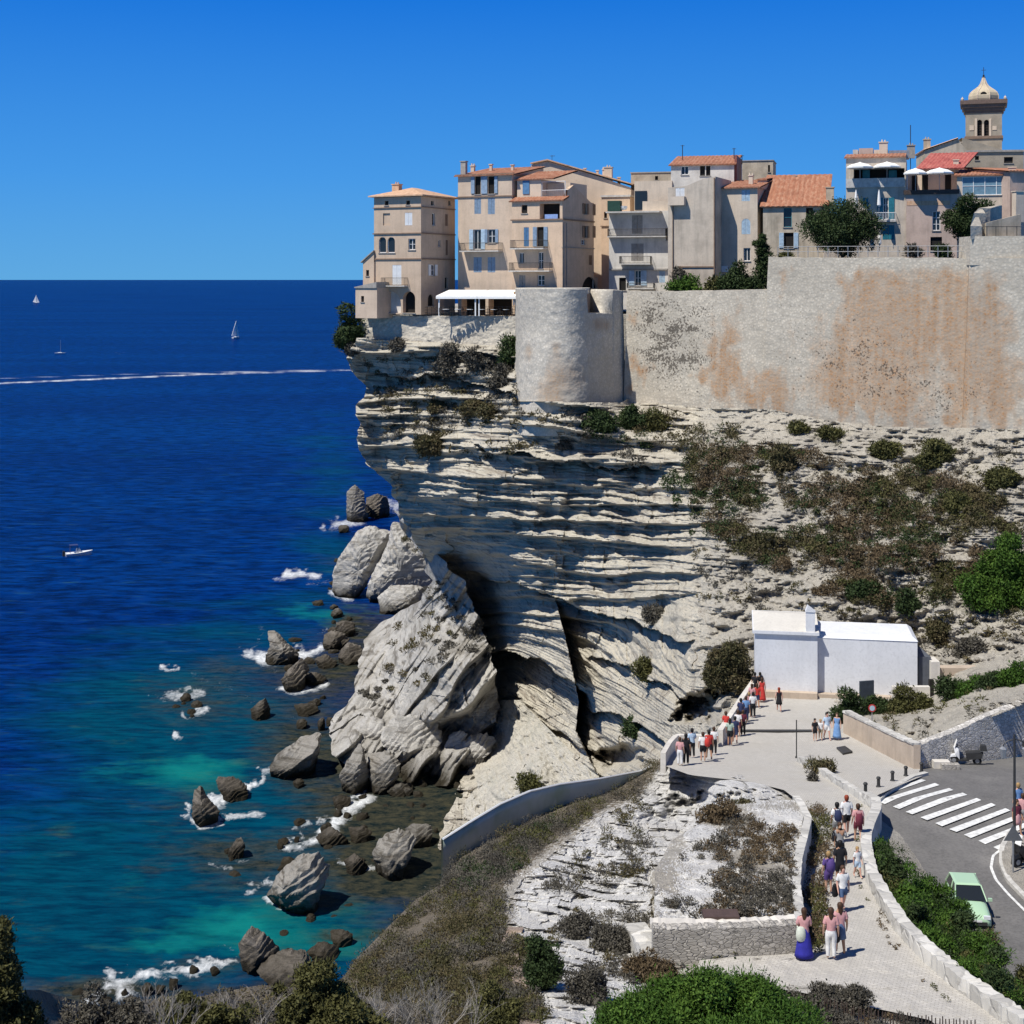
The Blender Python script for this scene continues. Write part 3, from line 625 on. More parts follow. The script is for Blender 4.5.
class House:
    def __init__(s, name, label, cat, x0, x1, ytop, ybot, Y0, a, depth, wall, group=None, zdown=0):
        s.a = math.radians(a); s.t = Vector((math.cos(s.a), math.sin(s.a), 0)); s.b = Vector((-math.sin(s.a), math.cos(s.a), 0))
        s.A = V(x0, ybot, Y0); s.root = empty(name, s.A, s.a, label, cat, group); s.mat = wall
        s.W = s.u(x1); s.H = s.z((x0+x1)/2, ytop); s.D = depth; s.x0, s.x1 = x0, x1; s.zd = zdown; s.fh = []; s.sh = []
    def u(s, x, off=0):
        r = (x-512)/F; A = s.A+s.b*off
        return (r*A.y-A.x)/(s.t.x-r*s.t.y)
    def vv(s, x):
        r = (x-512)/F; A = s.A+s.t*s.W
        return (r*A.y-A.x)/(s.b.x-r*s.b.y)
    def z(s, x, y, off=0):
        p = s.A+s.t*s.u(x, off)+s.b*off; return H-(y-HZ)*p.y/F-s.A.z
    def zs(s, x, y):
        p = s.A+s.t*s.W+s.b*s.vv(x); return H-(y-HZ)*p.y/F-s.A.z
    def frect(s, r):
        x0, y0, x1, y1 = r; xm = (x0+x1)/2
        return (s.u(x0), s.z(xm, y1), s.u(x1), s.z(xm, y0))
    def srect(s, r):
        x0, y0, x1, y1 = r; xm = (x0+x1)/2
        return (s.vv(x0), s.zs(xm, y1), s.vv(x1), s.zs(xm, y0))
    def part(s, mb, name, m, parent=None, smooth=False): return mb.build(name, m, parent or s.root, smooth)
    def win(s, r, kind='pane', shut=None, frame=M_wpaint, side=False, deep=.22, glass=None, bars=(1, 1), arch=False, shutw=.55, surround=None):
        R = s.srect(r) if side else s.frect(r)
        (s.sh if side else s.fh).append((R, deep, arch))
        f = (lambda u, d, z: (s.W-d, u, z)) if side else (lambda u, d, z: (u, d, z))
        u0, z0, u1, z1 = R
        def bx(mb, a, b): 
            p = f(*a); q = f(*b); mb.box(p, q)
        if kind == 'blind':
            mb = MB(); bx(mb, (u0, deep, z0), (u1, deep+.03, z1)); return s.part(mb, 'window', s.mat if frame is M_wpaint else frame)
        if kind == 'closed':
            mb = MB(); um = (u0+u1)/2
            bx(mb, (u0, .03, z0), (um-.02, .08, z1)); w = s.part(mb, 'window', shut)
            mb = MB(); bx(mb, (um+.02, .03, z0), (u1, .08, z1))
            n = int((z1-z0)/.14)
            for k in range(n): 
                zz = z0+(k+.5)*(z1-z0)/n
                bx(mb, (u0+.08, .005, zz-.025), (um-.08, .029, zz+.025)); bx(mb, (um+.08, .005, zz-.025), (u1-.08, .029, zz+.025))
            s.part(mb, 'shutter', shut, w)
            return w
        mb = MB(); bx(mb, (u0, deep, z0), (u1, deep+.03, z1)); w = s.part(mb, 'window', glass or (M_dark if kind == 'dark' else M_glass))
        if kind != 'dark':
            mb = MB(); t = .07; d0, d1 = deep-.06, deep-.003
            bx(mb, (u0, d0, z0), (u0+t, d1, z1)); bx(mb, (u1-t, d0, z0), (u1, d1, z1)); bx(mb, (u0+t, d0, z0), (u1-t, d1, z0+t)); bx(mb, (u0+t, d0, z1-t), (u1-t, d1, z1))
            for k in range(1, bars[0]+1):
                uu = u0+(u1-u0)*k/(bars[0]+1); bx(mb, (uu-.035, d0+.004, z0+t), (uu+.035, d1-.004, z1-t))
            for k in range(1, bars[1]+1):
                zz = z0+(z1-z0)*k/(bars[1]+1); bx(mb, (u0+t, d0+.012, zz-.025), (u1-t, d1-.008, zz+.025))
            s.part(mb, 'frame', frame, w)
        if shut and kind != 'dark' or (kind == 'dark' and shut):
            for sg in (0, 1):
                mb = MB(); wd = (u1-u0)*shutw
                a0, a1 = (u0-wd, u0-.03) if sg == 0 else (u1+.03, u1+wd)
                bx(mb, (a0, -.09, z0), (a1, -.035, z1))
                n = int((z1-z0)/.16)
                for k in range(n):
                    zz = z0+(k+.5)*(z1-z0)/n; bx(mb, (a0+.07, -.105, zz-.03), (a1-.07, -.091, zz+.03))
                s.part(mb, 'shutter', shut, w)
        mb = MB(); bx(mb, (u0-.08, -.1, z0-.09), (u1+.08, -.004, z0-.01)); s.part(mb, 'sill', surround or M_trimg, w)
        return w
    def band(s, y, xa=None, xb=None, t=.14, out=.14, m=None, name='cornice', side=True, ym=None):
        xa = s.x0 if xa is None else xa; xb = s.x1 if xb is None else xb
        z = s.z((s.x0+s.x1)/2 if ym is None else ym, y); mb = MB()
        mb.box((s.u(xa)-(out if xa == s.x0 else 0), -out, z-t/2), (s.u(xb)+(out if xb == s.x1 else 0), -.003, z+t/2))
        if side and xb == s.x1: mb.box((s.W+.003, -.003, z-t/2), (s.W+out, s.D, z+t/2))
        s.part(mb, name, m or M_trimb)
    def balcony(s, x0, x1, y, out=1.1, rail=.95, m=M_concrete, solid=False, side=False, rm=M_iron):
        u0, u1 = s.u(x0), s.u(x1); z = s.z((x0+x1)/2, y, -out); mb = MB(); mb.box((u0, -out, z-.14), (u1, -.003, z)); o = s.part(mb, 'balcony', m)
        mb = MB()
        if solid: mb.box((u0, -out, z+.003), (u1, -out+.1, z+rail)); mb.box((u0, -out+.1, z+.003), (u0+.1, -.003, z+rail)); mb.box((u1-.1, -out+.1, z+.003), (u1, -.003, z+rail))
        else:
            for a, b in (((u0+.04, -out+.04), (u1-.04, -out+.04)), ((u0+.04, -out+.08), (u0+.04, -.02)), ((u1-.04, -out+.08), (u1-.04, -.02))):
                n = max(2, int(max(abs(a[0]-b[0]), abs(a[1]-b[1]))/.16))
                for zz in (.08, rail): mb.tube((a[0], a[1], z+zz), (b[0], b[1], z+zz), .028, n=4)
                for k in range(n+1):
                    q = k/n; p = (a[0]+(b[0]-a[0])*q, a[1]+(b[1]-a[1])*q); mb.tube((p[0], p[1], z+.003), (p[0], p[1], z+rail), .016, n=4)
        s.part(mb, 'railing', m if solid else rm, o)
    def walls(s, gable=None):
        mb = MB(); W, D, Hh = s.W, s.D, s.H; zd = -s.zd
        for holes, L, f in ((s.fh, W, lambda u, d, z: (u, d, z)), (s.sh, D, lambda u, d, z: (W-d, u, z))):
            us = sorted({0, L}|{h[0][0] for h in holes if h[0][0] > 0}|{h[0][2] for h in holes if h[0][2] < L}); zz = sorted({zd, Hh}|{max(zd+.01, h[0][1]) for h in holes}|{min(Hh-.01, h[0][3]) for h in holes})
            for i in range(len(us)-1):
                for j in range(len(zz)-1):
                    cu = (us[i]+us[i+1])/2; cz = (zz[j]+zz[j+1])/2
                    if any(h[0][0] < cu < h[0][2] and h[0][1] < cz < h[0][3] for h in holes): continue
                    mb.add([f(us[i], 0, zz[j]), f(us[i+1], 0, zz[j]), f(us[i+1], 0, zz[j+1]), f(us[i], 0, zz[j+1])], [(0, 1, 2, 3)])
            for (u0, z0, u1, z1), dp, ar in holes:
                dp = dp+.028
                c = [(u0, z0), (u1, z0), (u1, z1), (u0, z1)]
                for k in range(4):
                    p, q = c[k], c[(k+1) % 4]
                    mb.add([f(p[0], 0, p[1]), f(q[0], 0, q[1]), f(q[0], dp, q[1]), f(p[0], dp, p[1])], [(0, 1, 2, 3)])
                if ar:
                    r = (u1-u0)/2; um = (u0+u1)/2; zc = z1-r
                    for sg in (-1, 1):
                        n = 6; arc = [(um+sg*r*math.cos(t*PI/2/n), zc+r*math.sin(t*PI/2/n)) for t in range(n+1)]
                        poly = arc+[(um+sg*r, z1)]
                        vs = [f(p[0], .004, p[1]) for p in poly]+[f(p[0], dp-.035, p[1]) for p in poly]; m_ = len(poly)
                        mb.add(vs, [tuple(range(m_)), tuple(range(m_, 2*m_))]+[(k, k+1, m_+k+1, m_+k) for k in range(n)])
        mb.add([(0, 0, zd), (0, D, zd), (0, D, Hh), (0, 0, Hh)], [(0, 1, 2, 3)])
        mb.add([(0, D, zd), (W, D, zd), (W, D, Hh), (0, D, Hh)], [(0, 1, 2, 3)])
        mb.add([(0, 0, Hh), (W, 0, Hh), (W, D, Hh), (0, D, Hh)], [(0, 1, 2, 3)])
        if gable: gable(mb)
        return s.part(mb, 'wall', s.mat)
    def shed(s, rise, ov=.3, m=M_tile, u0=None, u1=None, y0=None, y1=None, z=None, period=.42):
        "roof sloping up away from the front"
        u0 = -ov if u0 is None else u0; u1 = s.W+ov if u1 is None else u1; y0 = -ov if y0 is None else y0; y1 = s.D if y1 is None else y1; z = s.H if z is None else z
        sl = rise/(y1-y0)
        v, q = tilepatch((u0, y0, z+.10-ov*sl), (u1, y0, z+.10-ov*sl), (u1, y1, z+rise+.1), (u0, y1, z+rise+.1), period)
        o = link('roof', np_mesh('roof', v, q), m, s.root)
        mb = MB(); 
        for uu in (u0+.25, u1-.25):
            mb.add([(uu, y0+ov, z-.02), (uu, y1-.02, z-.02), (uu, y1-.02, z+rise-.08)], [(0, 1, 2)])
        mb.add([(u0+.25, y1-.02, z-.02), (u1-.25, y1-.02, z-.02), (u1-.25, y1-.02, z+rise-.08), (u0+.25, y1-.02, z+rise-.08)], [(0, 1, 2, 3)])
        s.part(mb, 'gable', s.mat)
        return o
    def chim(s, x, y0, y1, w=.7, off=3, m=None, pot=True):
        u = s.u(x, off); mb = MB(); z1 = s.z(x, y0, off); z0 = s.z(x, y1, off)-.8
        mb.box((u-w/2, off-w*.4, z0), (u+w/2, off+w*.4, z1)); mb.box((u-w/2-.08, off-w*.4-.08, z1+.003), (u+w/2+.08, off+w*.4+.08, z1+.12))
        if pot: mb.tube((u-.15, off, z1+.12), (u-.15, off, z1+.4), .1, .08, 6); mb.tube((u+.18, off, z1+.12), (u+.18, off, z1+.36), .1, .08, 6)
        return s.part(mb, 'chimney', m or s.mat)
def Z1(a, b, c, d): return (340+a/5.12, 140+b/5.12, 340+c/5.12, 140+d/5.12)
def Z2(a, b, c, d): return (500+a/5.12, 140+b/5.12, 500+c/5.12, 140+d/5.12)
def Z3(a, b, c, d): return (640+a/5.12, 120+b/5.12, 640+c/5.12, 120+d/5.12)
def Z4(a, b, c, d): return (824+a/5.12, 60+b/5.12, 824+c/5.12, 60+d/5.12)

# ---- corner tower house
h = House('corner_house', 'square tan corner house with low hipped roof at the tip of the cliff', 'house', 374, 421, 197, 314, 180.5, -28, 8.3, M_tan)
h.win(Z1(220,375,256,437), 'blind', deep=.16); h.win(Z1(332,372,370,437), 'closed', M_wpaint)
h.win(Z1(199,497,236,577), 'pane', arch=True, bars=(0, 0)); h.win(Z1(243,497,281,577), 'pane', arch=True, bars=(0, 0)); h.win(Z1(350,505,386,562), 'pane')
h.win(Z1(268,640,314,742), 'closed', M_wpaint, arch=False); h.win(Z1(228,312,248,334), 'dark'); h.win(Z1(338,310,358,332), 'dark')
h.win(Z1(205,775,312,885), 'blind', M_wpaint, deep=.5, frame=M_white_pl, arch=True); h.win(Z1(322,775,385,885), 'dark', deep=.7, arch=True)
h.win(Z1(466,312,480,334), 'dark', side=True); h.win(Z1(555,312,566,334), 'dark', side=True)
h.win(Z1(472,375,487,437), 'pane', side=True, bars=(0,0)); h.win(Z1(538,380,552,440), 'closed', M_trimb, side=True); h.win(Z1(503,512,514,545), 'pane', side=True, bars=(0,0)); h.win(Z1(541,512,553,590), 'closed', M_trimb, side=True)
h.win(Z1(465,638,484,694), 'pane', M_wpaint, side=True, shutw=.7, bars=(0,1)); h.win(Z1(537,705,552,760), 'dark', side=True); h.win(Z1(450,790,480,850), 'dark', side=True, arch=True)
h.band(233.5); h.band(259); h.band(207.5, t=.1); h.balcony(384.5, 408, 285.5, .9)
h.walls()
mb = MB(); o_ = .55; W, D, Hh = h.W, h.D, h.H; R1 = 1.35
mb.add([(-o_,-o_,Hh+.05),(W+o_,-o_,Hh+.05),(W+o_,D+o_,Hh+.05),(-o_,D+o_,Hh+.05),(-o_,-o_,Hh+.2),(W+o_,-o_,Hh+.2),(W+o_,D+o_,Hh+.2),(-o_,D+o_,Hh+.2),(W/2,W/2,Hh+R1),(W/2,D-W/2,Hh+R1)],
       [(0,1,2,3),(0,1,5,4),(1,2,6,5),(2,3,7,6),(3,0,4,7),(4,5,8),(5,6,9,8),(6,7,9),(7,4,8,9)])
h.part(mb, 'roof', M_tileP); h.chim(397, 185, 193, 1.0, 2.5, M_tileP)
mb = MB(); mb.box((-.02, -.06, h.z(398,207)), (W+.03, -.003, Hh)); 
# lower wings stepping down on the seaward side
h2 = House('house_wing', 'low lean-to wing stepping down beside the corner house over the sea', 'house', 363, 374, 262, 316, 181, -28, 6, M_tan)
h2.win((366, 270, 369, 276), 'dark'); h2.walls(gable=lambda mb: mb.add([(0,0,h2.H),(h2.W,0,h2.H),(h2.W,0,h2.H+1.3),(0,h2.D,h2.H),(h2.W,h2.D,h2.H),(h2.W,h2.D,h2.H+1.3)], [(0,1,2),(3,4,5),(0,2,5,3)]))
mb = MB(); mb.hexa([(-.25,-.2,h2.H-.1),(h2.W,-.2,h2.H+1.32),(h2.W,h2.D,h2.H+1.32),(-.25,h2.D,h2.H-.1),(-.25,-.2,h2.H+.05),(h2.W,-.2,h2.H+1.46),(h2.W,h2.D,h2.H+1.46),(-.25,h2.D,h2.H+.05)]); h2.part(mb, 'roof', M_trimg)
h3 = House('house_wing', 'lowest rendered wing with curved coping at the very edge of the cliff', 'house', 355.5, 377, 288, 318, 178.6, -28, 3.5, M_tanB)
h3.win((361, 296, 364, 302), 'dark'); h3.walls(); mb = MB(); mb.hexa([(-.1,-.15,h3.H),(h3.W,-.15,h3.H+.003),(h3.W,h3.D,h3.H),(-.1,h3.D,h3.H),(-.1,-.15,h3.H+.12),(h3.W,-.15,h3.H+.75),(h3.W,h3.D,h3.H+.75),(-.1,h3.D,h3.H+.12)]); h3.part(mb, 'roof', M_trimg)

# ---- tall tan house
h = House('tall_house', 'tall tan five-storey house with orange tiled roof rising above the white awnings', 'house', 458, 512, 175.5, 314, 181.5, -26, 9, M_tanB)
h.win(Z1(690,186,720,278), 'dark'); h.win(Z1(758,186,790,275), 'dark')
for r in ((672,186,690,275),(724,186,755,275),(792,186,808,272)):
    q = h.frect(Z1(*r)); mb = MB(); mb.box((q[0], -.12, q[1]), (q[2], -.05, q[3])); h.part(mb, 'shutter', M_blue)
h.win(Z1(688,300,722,378), 'closed', M_blue); h.win(Z1(757,298,793,380), 'closed', M_blue)
h.win(Z1(684,458,722,560), 'pane', M_lblue, bars=(1,0)); h.win(Z1(757,457,795,527), 'pane', M_blue, shutw=.4)
h.win(Z1(684,600,725,678), 'closed', M_blue); h.win(Z1(756,600,795,678), 'closed', M_blue); h.win(Z1(622,795,745,900), 'dark', deep=1.5); h.win(Z1(760,795,885,900), 'dark', deep=1.5)  # two wide dark-backed openings added to paint the shade under the awning
h.band(196.5); h.band(174.6, t=.2, out=.3); h.balcony(464, 503, 250.5, 1.3)
h.walls(); h.shed(1.5, .4); h.chim(464, 162, 172, .7, 1.2, M_trimg, False); h.chim(491, 165, 171, .35, 5, None, False); h.chim(512.6, 165.5, 171, .35, 4.5, None, False); h.chim(473, 166.5, 170, .5, 6)
# ---- peach house
h = House('peach_house', 'peach balconied house with open loggia and deeply shaded east side', 'house', 512, 562.5, 200, 314, 177.3, -27, 9.4, M_peach)
h.win(Z2(203,325,306,403), 'dark', deep=1.2); h.win(Z2(110,333,140,375), 'dark'); h.win(Z2(122,447,148,545), 'closed', M_deepb); h.win(Z2(190,445,224,545), 'dark', M_blue, shutw=.6)
h.win(Z2(97,577,122,630), 'pane', bars=(1,0)); h.win(Z2(195,575,222,660), 'pane', bars=(1,1)); h.win(Z2(97,692,130,755), 'closed', M_trimg); h.win(Z2(192,692,228,745), 'pane')
for r in ((430,325,445,380),(474,328,490,385),(430,440,446,500),(474,440,490,500),(455,590,472,640)): h.win(Z2(*r), 'dark' if r[0] == 430 else 'closed', M_trimb, side=True)
h.win(Z2(415,510,436,535), 'pane', side=True); h.win(Z2(415,700,500,760), 'dark', side=True, arch=True)
h.band(219.7, t=.16, out=.16); h.band(247.5, xa=562, t=.1, m=M_trimg, side=True)
h.balcony(514.5, 548, 248, 1.3); h.balcony(512.5, 553, 270.5, 1.1, .95); 
h.walls()
v, q = tilepatch((-.3,-.35,h.H-.1), (h.W+.3,-.35,h.H-.1), (h.W+.3,1.3,h.H+.45), (-.3,1.3,h.H+.45)); link('eave_roof', np_mesh('roof', v, q), M_tile, h.root)
mb = MB(); z0 = h.z(530,180,1.8); mb.box((0, 1.4, h.H+.003), (h.W*.48, 8, z0)); h.part(mb, 'upper_storey', M_cream)
mb = MB(); q = (h.u(523,1.4), h.z(526,194,1.4), h.u(529.5,1.4), h.z(526,180.5,1.4)); mb.box((q[0], 1.3, q[1]), (q[2], 1.396, q[3])); h.part(mb, 'shutter', M_deepb)
v, q = tilepatch((-.2,1.1,z0+.05), (h.W*.75,1.1,z0+.05), (h.W*.9,6,z0+1.3), (.6,6,z0+1.3)); link('roof', np_mesh('roof', v, q), M_tile, h.root)
mb = MB(); mb.box((h.W*.49, 3.0, h.H+.003), (h.W*.95, 8, h.H+2.2)); h.part(mb, 'terrace_room', M_cream)
mb = MB()
for k in range(12): mb.tube((h.W*.5+k*.27, .2+1.2, h.H+.4), (h.W*.5+k*.27, 1.4, h.H+1.25), .02, n=4)
for k in (h.W*.49, h.W*.95): mb.tube((k, 1.5, h.H+.1), (k, 1.5, h.H+2.3), .05, n=4)
mb.tube((h.W*.49, 1.5, h.H+1.25), (h.W, 1.5, h.H+1.25), .03, n=4); mb.tube((h.W*.49, 1.5, h.H+2.3), (h.W*.95, 1.5, h.H+2.3), .04, n=4); h.part(mb, 'railing', M_wpaint)
mb = MB(); mb.add([(h.W+.002,1,h.H),(h.W+.002,8.5,h.H),(h.W+.002,3.2,h.H+1.9),(h.W+.002,1.5,h.H+1.2)], [(0,1,2,3)]); mb.add([(h.W-.4,1,h.H),(h.W-.4,8.5,h.H),(h.W-.4,3.2,h.H+1.9),(h.W-.4,1.5,h.H+1.2)], [(0,1,2,3)]); mb.add([(h.W+.002,8.5,h.H),(h.W+.002,3.2,h.H+1.9),(h.W-.4,3.2,h.H+1.9),(h.W-.4,8.5,h.H)], [(0,1,2,3)]); mb.add([(h.W+.002,1.5,h.H+1.2),(h.W+.002,3.2,h.H+1.9),(h.W-.4,3.2,h.H+1.9),(h.W-.4,1.5,h.H+1.2)], [(0,1,2,3)]); h.part(mb, 'parapet', h.mat)
mb = MB(); q = h.frect(Z2(230,376,296,404)); mb.box((q[0], -.05, q[1]), (q[2], .02, q[3]-.1)); h.part(mb, 'hanging_cloth', plain('blue_cloth', (.25,.35,.6)))
mb = MB()
for xx in (563.5, 566): 
    vv_ = .3 if xx < 564 else 1.1
    mb.tube((h.W+.06, vv_, 0), (h.W+.06, vv_, h.H*.8), .05, n=5)
h.part(mb, 'drainpipe', M_metalg)
# ---- broad gabled building behind
h = House('gabled_building', 'broad cream building with a long low gable behind the peach house', 'house', 531, 631, 190, 300, 190, -14, 12, M_cream)
pk = h.u(548)
h.win((604,196,609,204), 'dark'); h.win((612,230,616,238), 'dark')
def gb(mb):
    pts = [(0,0,h.H),(h.W,0,h.H),(h.W,0,h.H+.2),(h.u(600),0,h.z(600,177)),(pk,0,h.z(548,161.5)),(0,0,h.z(531,165))]
    mb.add(pts+[(p[0], h.D, p[2]) for p in pts], [(0,1,2,3,4,5),(6,7,8,9,10,11)])
h.walls(gable=gb)
for (a, za), (b_, zb) in (((0,h.z(531,164)),(pk,h.z(548,160.5))), ((pk,h.z(548,160.5)),(h.u(600),h.z(600,175.5))), ((h.u(600),h.z(600,175.5)),(h.W+.3,h.z(631,185)))):
    mb = MB(); mb.hexa([(a,-.4,za),(b_,-.4,zb),(b_,h.D,zb),(a,h.D,za),(a,-.4,za+.16),(b_,-.4,zb+.16),(b_,h.D,zb+.16),(a,h.D,za+.16)]); h.part(mb, 'roof', M_tileP)
h.chim(608.5, 168, 180, 1.0, 1.0); h.chim(604.5, 170, 178, .5, 4); h.chim(619, 178, 182, .35, 3, None, False); h.chim(597.5, 171, 178, .3, 5, None, False); h.chim(585, 169, 173, .3, 6, None, False)
mb = MB(); mb.tube((h.u(552,3),3,h.z(552,160,3)-.5), (h.u(552,3),3,h.z(552,155,3)), .03, n=4); mb.tube((h.u(550,3),3,h.z(552,156,3)), (h.u(555,3),3,h.z(552,156,3)), .03, n=4); h.part(mb, 'antenna', M_iron)
# ---- narrow plastered house, then white balconied house
h = House('narrow_house', 'narrow peach strip of house squeezed behind the white balconied house', 'house', 601.5, 630, 197, 305, 186, -20, 6, M_peach)
h.win((604,212,607,218), 'dark'); h.band(226, side=False, t=.1); h.walls(); mb = MB(); mb.box((-.1,-.15,h.H+.003), (h.W+.1,h.D,h.H+.25)); h.part(mb, 'roof', M_concrete)
h = House('white_balcony_house', 'off-white house with three stacked shaded balconies above the rampart notch', 'house', 609, 668, 211, 305, 181, -17, 8, M_white_pl)
h.win(Z2(675,385,730,480), 'closed', M_trimg); h.win(Z2(672,530,735,620), 'closed', M_trimg); h.win(Z2(690,668,722,745), 'pane', M_lblue, bars=(1,1), shutw=.9); h.win(Z2(610,705,645,770), 'dark'); h.win((666.2,228,667.6,240), 'dark')
h.win(Z2(815,670,845,730), 'closed', M_lblue)
h.balcony(608.5, 662, 211.5, 1.6, .05, solid=True); h.balcony(609, 667, 236, 1.0, .9); h.balcony(621, 652, 263.5, 1.15, .9); h.balcony(610, 668, 269, .35, .05, m=M_trimg, solid=True)
h.balcony(628, 655, 288, .9, .6)
h.walls()
mb = MB(); u0, u1 = h.u(631), h.u(669); zt = h.z(650,181,2); mb.box((u0, 2, h.H+.003), (u1, 8, zt)); h.part(mb, 'upper_storey', M_lime)
mb = MB(); q = (h.u(635,2), h.z(640,210,2), h.u(647,2), h.z(640,191,2)); mb.box((q[0], 1.9, q[1]), (q[2], 1.996, q[3])); h.part(mb, 'window', M_glass)
mb = MB(); mb.box((h.u(641), .9, h.H+.01), (h.u(669), 1.0, h.H+1.25)); h.part(mb, 'parapet', M_lime)
mb = MB(); mb.box((h.u(608.5), -.6, h.H+.01), (h.u(621), .6, h.H+1.3)); h.part(mb, 'green_screen', plain('dark_green_screen', (.02,.06,.045)))
mb = MB(); mb.lathe([(.02,0),(.35,.05),(.5,.25),(.55,.5)], (h.u(623), .2, h.H+.15), 10); h.part(mb, 'satellite_dish', M_wpaint)
h = House('old_block', 'grey-brown rough stone block with flat top left of the red-roofed attic', 'house', 631, 672, 173, 300, 192, -14, 8, M_weather); h.win((655,176,658,180), 'dark'); h.walls(); mb = MB(); mb.box((-.1,-.1,h.H+.003), (h.W+.1,h.D,h.H+.15)); h.part(mb, 'coping', M_trimg)
# ---- blank grey gabled facade
h = House('blank_wall_house', 'tall windowless grey-beige facade with sloping top and dark drip stain', 'house', 668, 715.5, 187, 305, 172.5, -22, 8, M_grey)
def gb(mb):
    pts = [(0,0,h.H),(h.W,0,h.H),(h.W,0,h.z(715,176.5)),(h.u(704),0,h.z(704,178.5)),(h.u(686),0,h.z(686,186))]
    mb.add(pts+[(p[0], h.D, p[2]) for p in pts], [(0,1,2,3,4),(5,6,7,8,9),(2,3,8,7),(3,4,9,8),(1,2,7,6)])
h.win(Z3(182,348,228,405), 'closed', M_wpaint); h.balcony(670, 686, 204, .9, .9, solid=True, m=M_lime); h.walls(gable=gb)
mb = MB(); mb.tube((h.u(673), -.1, 0), (h.u(673), -.1, h.H-1.5), .07, n=5); mb.tube((h.u(714.5), -.1, 2), (h.u(714.5), -.1, h.H+1), .09, n=5); mb.box((h.u(678), -.12, h.z(700,267.5)), (h.u(714), -.003, h.z(700,266.2))); h.part(mb, 'drainpipe', M_trimb)
h = House('attic_house', 'white attic storey with red tiled roof rising above the blank facade', 'house', 671, 734, 165, 300, 181, -14, 8, M_white_pl)
h.win(Z3(210,237,248,280), 'pane', bars=(1,0)); h.win(Z3(307,235,333,285), 'dark'); h.win(Z3(338,235,360,285), 'dark', None); h.walls(); h.shed(1.7, .3, M_tile, period=.5)
mb = MB(); mb.box((h.W+.01, .5, h.H-3), (h.W+.3, 7.8, h.H+1.2)); h.part(mb, 'party_wall', plain('red_brown_render', (.26,.10,.07)))
for xx, yy in ((682.5, 145), (734, 148), (742, 155)):
    mb = MB(); u = h.u(xx, 4); mb.tube((u, 4, h.H+.3), (u, 4, h.z(xx, yy, 4)), .05, n=4); mb.tube((u-.25, 4, h.z(xx,yy,4)-.1), (u+.25, 4, h.z(xx,yy,4)-.1), .03, n=4); h.part(mb, 'antenna', M_iron)
h = House('blue_shutter_house', 'plain beige house with two pale blue shuttered windows behind the cypress', 'house', 715.5, 757.5, 188, 305, 173.5, -22, 8, M_lime)
h.win(Z3(520,358,563,415), 'closed', M_lblue); h.win(Z3(520,505,565,585), 'closed', M_lblue, arch=True); h.win(Z3(530,655,565,722), 'pane', bars=(1,0)); h.walls(); h.shed(1.35, .4, M_tile)
h.chim(751, 176, 184, .5, 3); mb = MB(); mb.box((h.u(722), -.3, h.z(722,272)), (h.u(728), -.003, h.z(722,266))); h.part(mb, 'air_conditioner', M_wpaint)
h = House('rooftop_block', 'small ruddy stone block standing behind the beige house roof', 'house', 742, 773, 161, 300, 190, -14, 6, M_weather); h.win((768,165,770,172), 'dark'); h.walls(); mb = MB(); mb.box((-.1,-.1,h.H+.003), (h.W+.1,h.D,h.H+.12)); h.part(mb, 'coping', M_trimg)
h = House('shaded_house', 'narrow shaded house between the beige house and the big tiled roof', 'house', 757.5, 766, 180, 305, 176, -22, 8, M_grey); h.win((759,238,762,246), 'dark'); h.walls(); h.shed(.8, .15, M_tile)
h = House('tiled_roof_house', 'weathered low house under a large ribbed orange tiled roof', 'house', 763, 826, 206, 305, 171, -15, 9, M_weather)
h.win(Z3(735,450,777,548), 'pane', frame=M_teal, bars=(0,1)); h.win(Z3(737,577,786,655), 'dark', M_lblue, shutw=.5); h.win(Z3(850,450,885,500), 'dark'); h.walls(); h.shed(4.2, .35, M_tile, period=.62); h.chim(830, 188, 200, .9, 1.5, M_weather, False); h.chim(795,176.5,179,.4,8.6,M_trimg,False)
# ---- right-hand group
h = House('terrace_house', 'grey terrace house with teal shutters and a roof loggia shaded by parasols', 'house', 846, 906, 158, 262, 166, -16, 9, M_grey)
h.win(Z4(152,556,412,644), 'dark', deep=1.6); h.win(Z4(200,705,227,757), 'closed', M_teal); h.win(Z4(303,705,330,815), 'pane', M_teal, shutw=1.1, bars=(1,2)); h.win(Z4(300,845,360,920), 'closed', M_teal)
h.balcony(875, 896, 220.5, .7, .9, rm=M_wpaint); h.balcony(846, 905, 186, .25, .9, solid=True); h.walls()
for r in ((195,560,232,622),(330,560,372,622)):
    q = h.frect(Z4(*r)); mb = MB(); mb.box((q[0], 1.3, q[1]), (q[2], 1.38, q[3])); h.part(mb, 'shutter', M_teal)
v, q = tilepatch((-.2,-.3,h.H+.1), (h.W,-.3,h.H+.1), (h.W,3.5,h.H+.75), (-.2,3.5,h.H+.75)); link('roof', np_mesh('roof', v, q), M_tile, h.root)
h.chim(883.5, 143, 157, .95, 3.8, M_lime); mb = MB()
for a, b_, y0, m_ in ((853,858,150,M_white_pl),(859,873,148.5,M_pink),(874,888,150,M_cream),(889,909,150.5,M_metalg)):
    mb = MB(); mb.box((h.u(a,4), 3.6, h.H+.2), (h.u(b_,4), 6, h.z((a+b_)/2,y0,4))); h.part(mb, 'roof_box', m_)
h = House('red_roof_house', 'pinkish house with red tiled roof, terrace parasols and a dark garage door', 'house', 906, 957, 190, 262, 164, -17, 9, M_pink)
